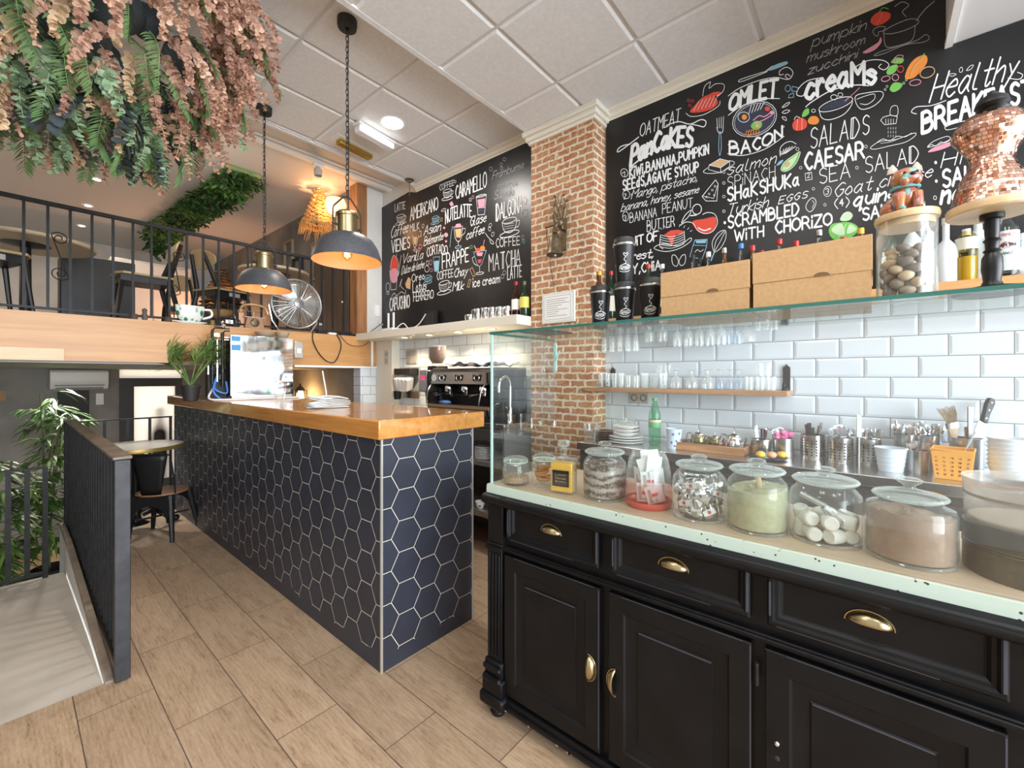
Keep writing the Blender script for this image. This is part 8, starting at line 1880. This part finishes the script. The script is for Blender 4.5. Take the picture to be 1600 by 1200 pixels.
def cafe_chair(x, y, rz, label, h=1.0):
    """pale plywood seat and oval backrest on a black frame; faces +x"""
    t_ = thing('cafe_chair', label, 'chair', (x, y, MZ), rz)
    obj('seat', B().prism([(-0.2, -0.18), (0.16, -0.21), (0.21, -0.12), (0.21, 0.12), (0.16, 0.21), (-0.2, 0.18)], 0.44, 0.46), CW, t_, bev=0.004)
    obj('seat_frame', B().box(-0.18, 0.17, -0.17, 0.17, 0.385, 0.4395), BLACK, t_)
    obj('label_plate', B().box(-0.06, 0.06, -0.1725, -0.1703, 0.39, 0.43), mat('grey_plate', (0.35, 0.34, 0.33), 0.4), t_)
    for sy in (-1, 1):
        obj('front_leg', B().tube([(0.16, sy * 0.16, 0.385), (0.20, sy * 0.185, 0.0)], [0.018, 0.013], 8), BLACK, t_)
        obj('rear_leg', B().tube([(-0.26, sy * 0.19, 0.0), (-0.17, sy * 0.165, 0.40), (-0.18, sy * 0.15, 0.50), (-0.27, sy * 0.09, 0.80)], [0.015, 0.024, 0.024, 0.016], 8), BLACK, t_)
    b = B(); vs = []; n = 18
    for s_ in (-1, 1):
        for i in range(n):
            q = 2 * PI * i / n; yy, zz = 0.19 * math.cos(q), 0.10 * math.sin(q); vs.append((-0.245 - 0.25 * zz - 0.9 * yy * yy * -1 + s_ * 0.007 - 0.0, yy, 0.745 + zz))
    b.add(vs, [tuple(range(n - 1, -1, -1)), tuple(range(n, 2 * n))] + [(i, (i + 1) % n, n + (i + 1) % n, n + i) for i in range(n)]); obj('backrest', b, CW, t_)
    return t_
cafe_chair(0.80, 5.14, PI, 'pale wooden chair seen side-on behind the railing, left of the big cup planter')
cafe_chair(1.50, 5.35, 0.35, 'pale wooden chair behind the railing in front of the slatted cone lamp')
cafe_chair(1.50, 7.05, 1.3, 'pale wooden chair further back, seen between the other two chairs')
cafe_chair(-0.12, 4.95, 0.3, 'dark-legged wooden chair at the left edge behind the railing')
def cafe_table(x, y, r, label, h=0.75):
    t_ = thing('cafe_table', label, 'table', (x, y, MZ)); obj('tabletop', B().lathe([(0.0, h - 0.03), (r - 0.01, h - 0.03), (r, h - 0.02), (r, h), (0.0, h)], 40), CWT, t_); obj('column', B().lathe([(0.22, 0), (0.22, 0.015), (0.04, 0.03), (0.035, h - 0.06), (0.16, h - 0.031)], 24), BLACK, t_)
cafe_table(0.10, 5.75, 0.46, 'big pale round table seen from below at the left of the mezzanine'); cafe_table(1.98, 5.25, 0.36, 'pale round table behind the nearer mezzanine pendant lamp and the fan')
cafe_table(1.98, 7.0, 0.33, 'small pale round table behind the slatted cone lamp', 0.72)
o = obj('black_cabinet', B().box(-0.3, 0.3, -0.22, 0.22, 0, 0.86), BLACK, loc=(0.66, 6.8, MZ), bev=0.006); tag(o, 'black cabinet behind the railing under the pale round table at left', 'cabinet')
t = thing('white_cupboard', 'white cupboard with a notice at the back of the mezzanine', 'cupboard', (1.38, 8.1, MZ)); obj('body', B().box(-0.46, 0.46, 0, 0.4, 0, 1.22), mat('warm_white', (0.66, 0.62, 0.56), 0.5), t, bev=0.006)
obj('door', B().box(-0.44, -0.005, -0.018, -0.001, 0.05, 1.18), MATS['warm_white'], t, bev=0.003); obj('door', B().box(0.005, 0.44, -0.018, -0.001, 0.05, 1.18), MATS['warm_white'], t, bev=0.003); obj('notice', B().box(0.1, 0.3, -0.0205, -0.0185, 0.85, 1.1), PAPER, t)
# low brick wall strip lit warmly, slatted cone lamp
struct('wall_brick_low', B().box(1.95, 2.60, 8.2, 8.3, 1.856, 2.75), noisy('painted_brick', (0.62, 0.55, 0.48), (0.72, 0.66, 0.60), 7, 0.8, bump=.3))
cx_, cy_ = P(346, 430, y=6.4)[0], 6.4
stl = obj('lamp_stand', B().box(-0.15, 0.15, -0.15, 0.15, 0, 0.42), DKWOOD, loc=(cx_, cy_, MZ)); tag(stl, 'dark stand under the slatted cone lamp', 'stand')
t = thing('cone_lamp', 'cone lamp of stacked dark wooden slats glowing behind the railing', 'lamp', (cx_, cy_, MZ + 0.421))
for k in range(12):
    z0 = 0.01 + k * 0.044; r = 0.24 * (1 - k / 12.5) + 0.025; b = B(); b.at(0, 0, z0, 0.1 * k, rnd.uniform(-.05, .05), rnd.uniform(-.05, .05)); b.lathe([(r * .9, 0), (r, 0.008), (r * .92, 0.022), (r * .6, 0.022), (r * .6, 0)], 9); obj('slat', b, noisy('cone_wood', (0.09, 0.045, 0.02), (0.22, 0.12, 0.055), 20, 0.7), t, ang=10)
obj('core', B().tube([(0, 0, 0), (0, 0, 0.56)], 0.012, 8), DKWOOD, t)
lamp('cone_lamp_glow', 'POINT', (cx_, cy_, MZ + 0.62), 2.5, (1, 0.5, 0.2), 0.05)
lamp('wall_wash', 'POINT', (1.9, 7.6, MZ + 0.35), 12, (1, 0.48, 0.25), 0.1)
# green leaf panel on the mezzanine ceiling
t = thing('leaf_panel', 'long strip of artificial green leaves hanging under the mezzanine ceiling', 'plant', (1.54, 6.7, ZM - 0.05), 0.053)
obj('backing', B().box(-0.16, 0.16, -1.62, 1.62, 0, 0.045), LFERN, t)
GLm = [noisy('hedge_leaf', (0.012, 0.05, 0.01), (0.035, 0.11, 0.02), 9, 0.5), noisy('hedge_leaf_light', (0.03, 0.11, 0.02), (0.10, 0.24, 0.04), 9, 0.5)]
for k in range(12):
    b = B()
    for i in range(230):
        p = (rnd.uniform(-.2, .19), -1.64 + 3.28 * (k + rnd.random()) / 12, rnd.uniform(-.12, .01)); a = rnd.uniform(0, 2 * PI)
        oval(b, p, (math.cos(a), math.sin(a), rnd.uniform(-1.1, .2)), (rnd.uniform(-1, 1), rnd.uniform(-1, 1), 1), rnd.uniform(.05, .08), .03)
    o = obj('leaf_mat', b, GLm[1 if k in (1, 5, 8, 10) else 0], t); o['kind'] = 'stuff'
b = B()
for i in range(60): a = rnd.uniform(0, 2 * PI); oval(b, (0.02 + rnd.uniform(-.1, .1), 1.55 + rnd.uniform(-.1, .1), rnd.uniform(-.32, -.05)), (math.cos(a), math.sin(a), -.8), (rnd.uniform(-1, 1), rnd.uniform(-1, 1), 1), .12, .06)
obj('trailing_leaves', b, GLm[0], t)
# woven straw lamp and globe wall lamp, spotlight
STRAW = noisy('woven_straw', (0.42, 0.22, 0.06), (0.66, 0.40, 0.14), 50, 0.8)
sx_, sy_ = P(498, 330, y=4.95)[0], 4.95; zt_ = P(498, 296, y=4.95)[2]; zb_ = P(498, 374, y=4.95)[2]
t = thing('straw_lamp', 'woven straw cone lamp with fringe hanging by the wooden post', 'lamp', (sx_, sy_, zb_)); hh_ = zt_ - zb_
obj('cord', B().tube([(0, 0, hh_), (0, 0, ZM - zb_)], 0.004, 6), BLKMAT, t)
for k in range(9):
    z_ = hh_ * (0.28 + 0.70 * k / 8); r = 0.03 + 0.155 * (1 - (k / 8) ** 0.9); b = B(); n = 34
    for L in range(2): b.tube([((r + 0.012 * math.sin(9 * q + L * 2)) * math.cos(q), (r + 0.012 * math.sin(9 * q + L * 2)) * math.sin(q), z_ + (L - 1) * 0.014 + 0.008 * math.sin(13 * q + L)) for q in [2 * PI * i / n for i in range(n)]], 0.0085, 5, True)
    obj('woven_ring', b, STRAW, t)
b = B()
for i in range(170):
    q = rnd.uniform(0, 2 * PI); r0 = 0.18 + rnd.uniform(-.02, .01); e = rnd.uniform(0.0, 0.28) * hh_; b.tube([(r0 * math.cos(q) * .94, r0 * math.sin(q) * .94, hh_ * .36), (r0 * 1.06 * math.cos(q), r0 * 1.06 * math.sin(q), hh_ * .22), (r0 * 1.16 * math.cos(q + .1), r0 * 1.16 * math.sin(q + .1), e)], [0.004, 0.0035, 0.002], 4)
obj('fringe', b, STRAW, t)
lamp('straw_lamp_bulb', 'POINT', (sx_, sy_, zb_ + hh_ * .74), 2.6, (1, 0.55, 0.25), 0.008)
gy = 4.80; gx, _, gz = P(532, 325, y=gy); gx = 2.475
t = thing('globe_lamp', 'glowing warm half-globe wall lamp beside the straw lamp', 'lamp', (gx, gy, gz)); obj('shade', B().lathe([(0.02, -0.12), (0.10, -0.06), (0.12, 0.02), (0.10, 0.08), (0.0, 0.1)], 28), mat('lit_shade', (1, .65, .35), .6, em=(1.0, 0.52, 0.22), es=1.1), t); obj('arm', B().tube([(0.0, 0, -0.12), (0.0, 0, -0.18), (0.108, 0, -0.18)], 0.012, 8), BLKMAT, t)
spx, spy = P(497, 265, y=4.33)[0], 4.33
t = thing('ceiling_spotlight', 'small white adjustable spotlight on the mezzanine ceiling edge', 'spotlight', (spx, spy, ZM - 0.031)); obj('base', B().box(-0.05, 0.05, -0.03, 0.03, -0.03, 0), WHITE, t, bev=0.004); obj('head', B().lathe([(0.035, -0.12), (0.04, -0.06), (0.02, -0.03)], 18), mat('spot_grey', (0.45, 0.42, 0.38), 0.4), t)
lamp('globe_lamp_glow', 'POINT', (2.35, 4.75, 3.3), 4, (1, 0.5, 0.2), 0.08)
for i, (x, y) in enumerate(((0.638, 6.6), (0.666, 7.7), (0.694, 8.8))):
    t = thing('mezzanine_downlight', ('nearest', 'middle', 'furthest')[i] + ' of the three bright downlights in the mezzanine ceiling', 'ceiling light', (x, y, ZM - 0.001), 0, 'mezzanine downlights'); obj('trim_ring', B().lathe([(0.035, -0.006), (0.055, 0)], 20), WHITE, t); obj('diffuser', B().lathe([(0.0, -0.005), (0.034, -0.0055)], 20), mat('bright_diffuser', (1, 1, 1), .5, em=(1, 0.97, 0.92), es=14), t)
    lamp('mezzanine_downlight_beam', 'SPOT', (x, y, ZM - 0.02), 16, (1, 0.90, 0.78), 0.04, None, (0, 0, 0), 2.6)
lamp('mezzanine_fill', 'POINT', (1.0, 4.75, 3.0), 5, (1, 0.85, 0.7), 0.25)
lamp('mezzanine_warm', 'POINT', (-1.2, 6.5, 2.6), 6, (1, 0.75, 0.55), 0.2)
# wall frames and the dark plank door on the right mezzanine wall
def wframe(u0, v0, u1, v1, m_, label, x=2.595, w_=0.03):
    a, c = P(u0, v0, x=x), P(u1, v1, x=x); y0, y1 = min(a[1], c[1]), max(a[1], c[1]); z0, z1 = min(a[2], c[2]), max(a[2], c[2])
    t_ = thing('wall_frame', label, 'frame', (x, (y0 + y1) / 2, z0)); h = (y1 - y0) / 2; H = z1 - z0
    for nm, bx_ in (('side_bar', (-h, -h + w_, 0, H)), ('side_bar', (h - w_, h, 0, H)), ('cross_bar', (-h + w_, h - w_, 0, w_)), ('cross_bar', (-h + w_, h - w_, H - w_, H))): obj(nm, B().box(-0.03, 0.004, *bx_), m_, t_)
wframe(459, 406, 474, 434, BLKMAT, 'black picture frame on the dark mezzanine wall'); FWD = mat('frame_wood', (0.30, 0.24, 0.17), 0.6)
wframe(446, 380, 459, 415, FWD, 'pale wooden frame on the dark mezzanine wall left of the black frame'); wframe(489, 381, 501, 436, FWD, 'tall pale wooden frame on the dark mezzanine wall right of the black frame')
t = thing('plank_door', 'dark weathered plank door beside the wooden post on the mezzanine', 'door', (2.588, 4.66, MZ)); 
for k in range(5): obj('plank', B().box(-0.03, 0.0, 0.0 + k * 0.17, 0.165 + k * 0.17, 0, 1.02), DKWOOD, t, bev=0.003)
obj('knob', B().ball((-0.05, 0.10, 0.42), 0.018, 10, 8), CHROME, t)
# things standing on the mezzanine edge
EY_ = 4.50; EZ = 1.8565
def edge(u, y=EY_): return (P(u, 505, y=y)[0], y, EZ)
t = thing('cup_planter', 'huge white coffee cup planter with green leaf pattern on its saucer on the beam', 'planter', edge(297))
def leafp():
    m = mat('leaf_print_china', (0.8, 0.8, 0.78), 0.25); n = N(m); v = n.new('ShaderNodeTexVoronoi'); mp = n.coords('xyz', (1, 1, 0.6)); n.link(mp, v.inputs['Vector']); v.inputs['Scale'].default_value = 26; nz = n.noise(mp, 30, 4)
    n.col(n.ramp(n.m('ADD', v.outputs['Distance'], n.m('MULTIPLY', nz, 0.25)), [(0.42, (0.04, 0.14, 0.09)), (0.50, (0.25, 0.42, 0.33)), (0.58, (0.70, 0.73, 0.68))])); return m
obj('saucer', B().lathe([(0.0, 0), (0.09, 0), (0.125, 0.014), (0.123, 0.018), (0.0, 0.012)], 36, sy=0.34), PORC, t)
obj('cup', B().lathe([(0.05, 0.0185), (0.075, 0.03), (0.098, 0.08), (0.105, 0.155), (0.10, 0.155), (0.09, 0.08), (0.0, 0.03)], 36, sy=0.36), leafp(), t)
obj('handle', B().tube(catmull([(0.10, 0, 0.13), (0.15, 0, 0.13), (0.155, 0, 0.08), (0.09, 0, 0.05)], 5), 0.010, 8), PORC, t)
for i, (u, r, h, m_, lb) in enumerate(((209, 0.028, 0.05, DKWOOD, 'small dark wooden figure on the beam under the first chair, left of the taller one'), (226, 0.022, 0.10, DKWOOD, 'small taller brown wooden figure on the beam left of the cup planter'), (262, 0.03, 0.045, DKWOOD, 'low dark bowl on the beam beside the cup planter'), (332, 0.022, 0.05, mat('brass_tea_light', (0.25, 0.18, 0.05), 0.5), 'small yellow-brown pot right of the cup planter'))):
    o = obj('small_ornament', B().lathe([(r * .7, 0), (r, h * .3), (r * .6, h * .6), (r * .85, h * .85), (0.0, h)], 14), m_, loc=edge(u)); tag(o, lb, 'ornament')
# dark model car/camera cluster
t = thing('model_motorcycle', 'black model motorcycle on the beam between the cup planter and the old telephone', 'model', edge(358)); t.scale = (0.62, 0.62, 0.75)
for dx in (-0.09, 0.10): obj('wheel', B().tube([(dx + 0.045 * math.cos(q), 0, 0.053 + 0.045 * math.sin(q)) for q in [2 * PI * i / 22 for i in range(22)]], 0.011, 8, True), BLACK, t)
obj('engine', B().cb(0.0, 0, 0.06, 0.10, 0.03, 0.05).ball((0.0, 0, 0.06), 0.026, 10, 8), STEEL, t, bev=0.004); obj('seat', B().ball((-0.05, 0, 0.105), 0.03, 12, 8, 2, .7, .5), BLACK, t); obj('fuel_tank', B().ball((0.03, 0, 0.11), 0.03, 12, 8, 1.4, .7, .7), BLACK, t); obj('fork', B().tube([(0.10, 0, 0.053), (0.07, 0, 0.14), (0.05, 0, 0.15)], 0.006, 6), CHROME, t)
t = thing('serving_bowl', 'wide brown wooden bowl behind the model motorcycle', 'bowl', (P(345, 490, y=4.72)[0], 4.72, MZ)); obj('pedestal', B().lathe([(0.05, 0), (0.02, 0.02), (0.02, 0.09)], 16), DKWOOD, t); obj('bowl', B().lathe([(0.03, 0.0905), (0.09, 0.12), (0.115, 0.17), (0.11, 0.17), (0.0, 0.11)], 24), noisy('bowl_wood', (0.20, 0.11, 0.04), (0.34, 0.20, 0.08), 14, .5), t)
t = thing('old_telephone', 'old-fashioned wood and brass telephone on the beam left of the fan', 'telephone', edge(397))
obj('base', B().prism([(-0.085, 0), (0.085, 0), (0.065, 0.10), (-0.065, 0.10)], -0.022, 0.022, 'y'), noisy('phone_wood', (0.28, 0.13, 0.07), (0.38, 0.20, 0.12), 12, .4), t, bev=0.003); obj('top_plate', B().box(-0.09, 0.09, -0.025, 0.025, 0.1005, 0.108), mat('pale_plate', (.5, .38, .3), .4), t)
b = B(); b.T = Matrix.Translation((0, -0.0225, 0.055)) @ Matrix.Rotation(PI / 2, 4, 'X'); b.lathe([(0.0, 0.008), (0.02, 0.008), (0.036, 0.004), (0.04, 0)][::-1], 24); obj('dial', b, BRONZE, t)
obj('cradle', B().tube([(0, 0, 0.108), (0, 0, 0.16)], 0.008, 8).tube([(-0.06, 0, 0.19), (-0.05, 0, 0.16), (0.05, 0, 0.16), (0.06, 0, 0.19)], 0.004, 6), BRASS, t)
obj('handset', B().tube(catmull([(-0.115, 0, 0.165), (-0.10, 0, 0.20), (-0.05, 0, 0.222), (0.05, 0, 0.222), (0.10, 0, 0.20), (0.115, 0, 0.165)], 4), 0.012, 8).lathe([(0.024, -0.02), (0.016, 0.005)], 14, (-0.115, 0, 0.165)).lathe([(0.024, -0.02), (0.016, 0.005)], 14, (0.115, 0, 0.165)), mat('phone_handle', (0.45, 0.27, 0.13), 0.3, .4), t)
# fan
fx0, fy0 = 1.903, 4.495
t = thing('floor_fan', 'round silver floor fan with wire guard on the mezzanine edge', 'fan', (fx0, fy0, MZ)); Rf = 0.245
zc = 0.285
obj('stand', B().tube([(-0.16, 0.03, 0.012), (0.16, 0.03, 0.012)], 0.012, 8).tube([(-0.255, 0.03, zc), (-0.22, 0.03, 0.1), (-0.16, 0.03, 0.012)], 0.010, 8).tube([(0.255, 0.03, zc), (0.22, 0.03, 0.1), (0.16, 0.03, 0.012)], 0.010, 8), CHROME, t)
GDM = mat('fan_wire', (0.55, 0.55, 0.54), 0.3, 0.9)
def ring_(r, y, rad): return B().tube([(r * math.cos(q), y, zc + r * math.sin(q)) for q in [2 * PI * i / 48 for i in range(48)]], rad, 6, True)
obj('guard_rim', ring_(Rf, -0.02, 0.009), GDM, t)
b = B()
for r in [0.05 + 0.0105 * k for k in range(19)]:
    b.tube([(r * math.cos(q), -0.055 + 0.03 * (r / Rf) ** 2, zc + r * math.sin(q)) for q in [2 * PI * i / 40 for i in range(40)]], 0.0019, 4, True)
for k in range(28): q = 2 * PI * k / 28; b.tube([(0.045 * math.cos(q), -0.057, zc + 0.045 * math.sin(q)), (Rf * math.cos(q), -0.022, zc + Rf * math.sin(q))], 0.0024, 5)
obj('wire_guard', b, GDM, t)
b = B(); b.T = Matrix.Translation((0, -0.058, zc)) @ Matrix.Rotation(PI / 2, 4, 'X'); b.lathe([(0.05, 0), (0.045, 0.008), (0.02, 0.012), (0.0, 0.013)], 24); obj('hub_badge', b, mat('fan_badge', (.35, .35, .35), .3, .8), t)
for k in range(3):
    b = B(); a0 = 2 * PI * k / 3; vs = []
    for i in range(6):
        for j in range(7): r = 0.04 + (Rf - 0.065) * i / 5; q = a0 + (j / 6 - .5) * 1.5; vs.append((r * math.cos(q), 0.01 + 0.03 * (j / 6 - .5), zc + r * math.sin(q)))
    b.add(vs, [(i * 7 + j, i * 7 + j + 1, (i + 1) * 7 + j + 1, (i + 1) * 7 + j) for i in range(5) for j in range(6)]); o = obj('blade', b, mat('fan_blade', (0.60, 0.60, 0.58), 0.3, .8), t); o.modifiers.new('thick', 'SOLIDIFY').thickness = 0.002
obj('motor', B().tube([(0, 0.03, zc), (0, 0.13, zc)], 0.038, 18), GDM, t)
# radio phone, adapter, cables
t = thing('cordless_phone', 'small black cordless phone standing right of the fan', 'telephone', edge(500)); obj('cradle', B().box(-0.035, 0.035, -0.02, 0.02, 0, 0.02), BLACK, t, bev=0.004); obj('handset', B().box(-0.022, 0.022, -0.012, 0.012, 0.0205, 0.125), BLKMAT, t, bev=0.005); obj('screen', B().box(-0.016, 0.016, -0.0135, -0.0122, 0.09, 0.112), mat('grey_screen', (.3, .35, .33), .3), t)
o = obj('power_adapter', B().box(-0.045, 0.045, -0.018, 0.018, 0, 0.022), PLASTW, loc=edge(519), bev=0.004); tag(o, 'white power adapter lying on the beam right of the cordless phone', 'adapter')
o = obj('power_strip', B().box(-0.12, 0.10, -0.018, 0.018, 0, 0.025), BLACK, loc=edge(547), bev=0.004); tag(o, 'black power strip lying on the beam by the plank door', 'power strip')
cb = lambda L: [P(u, v, y=4.455) for u, v in L]
o = obj('black_cable', B().tube(catmull(cb([(489, 519), (489, 532), (497, 550), (510, 564), (522, 566), (530, 553), (533, 537), (526, 522)]), 6), 0.0055, 6), BLACK); tag(o, 'black cable hanging in a loop over the front of the wooden beam', 'cable')
o = obj('thin_cable', B().tube(catmull(cb([(531, 524), (545, 538), (560, 541), (572, 538), (580, 530)]), 6), 0.003, 6), BLACK); tag(o, 'thin dark cable sagging from the beam towards the white pipe', 'cable')
pz0, pz1 = P(581, 572, y=4.455)[2], P(581, 518, y=4.455)[2]
o = obj('cable_duct', B().box(-0.012, 0.012, -0.01, 0.01, 0, pz1 - pz0), PLASTW, loc=(P(581, 540, y=4.455)[0], 4.455, pz0)); tag(o, 'white vertical cable duct on the right end of the wooden beam', 'pipe')
p0, p1 = P(458, 534, y=4.455), P(471, 560, y=4.455)
t = thing('switch_box', 'steel switch box on the beam just right of the mirror-backed machine', 'switch', ((p0[0] + p1[0]) / 2, 4.469, p1[2])); W2 = (p1[0] - p0[0]) / 2; obj('housing', B().box(-W2, W2, -0.05, 0, 0, p0[2] - p1[2]), STEEL, t, bev=0.003); obj('rocker', B().box(-W2 * .5, W2 * .5, -0.056, -0.051, 0.05, 0.10), PLASTW, t)
t = thing('wall_outlet', 'white charger and plug high on the white return wall above the router', 'socket', (P(589, 485, y=4.489)[0], 4.489, P(589, 494, y=4.489)[2])); obj('plate', B().box(-0.035, 0.035, -0.012, 0, 0, 0.13), PLASTW, t, bev=0.003); obj('cable', B().tube(catmull([(0, -0.014, 0.0), (0.01, -0.02, -0.06), (0.05, -0.03, -0.10), (0.08, -0.02, -0.06)], 5), 0.004, 6), PLASTW, t)
o = obj('dark_cable', B().tube(catmull([P(600, 503, y=4.45), P(588, 512, y=4.45), P(575, 522, y=4.45)], 5), 0.004, 6), BLACK); tag(o, 'dark cable running from the router corner down to the beam end', 'cable')
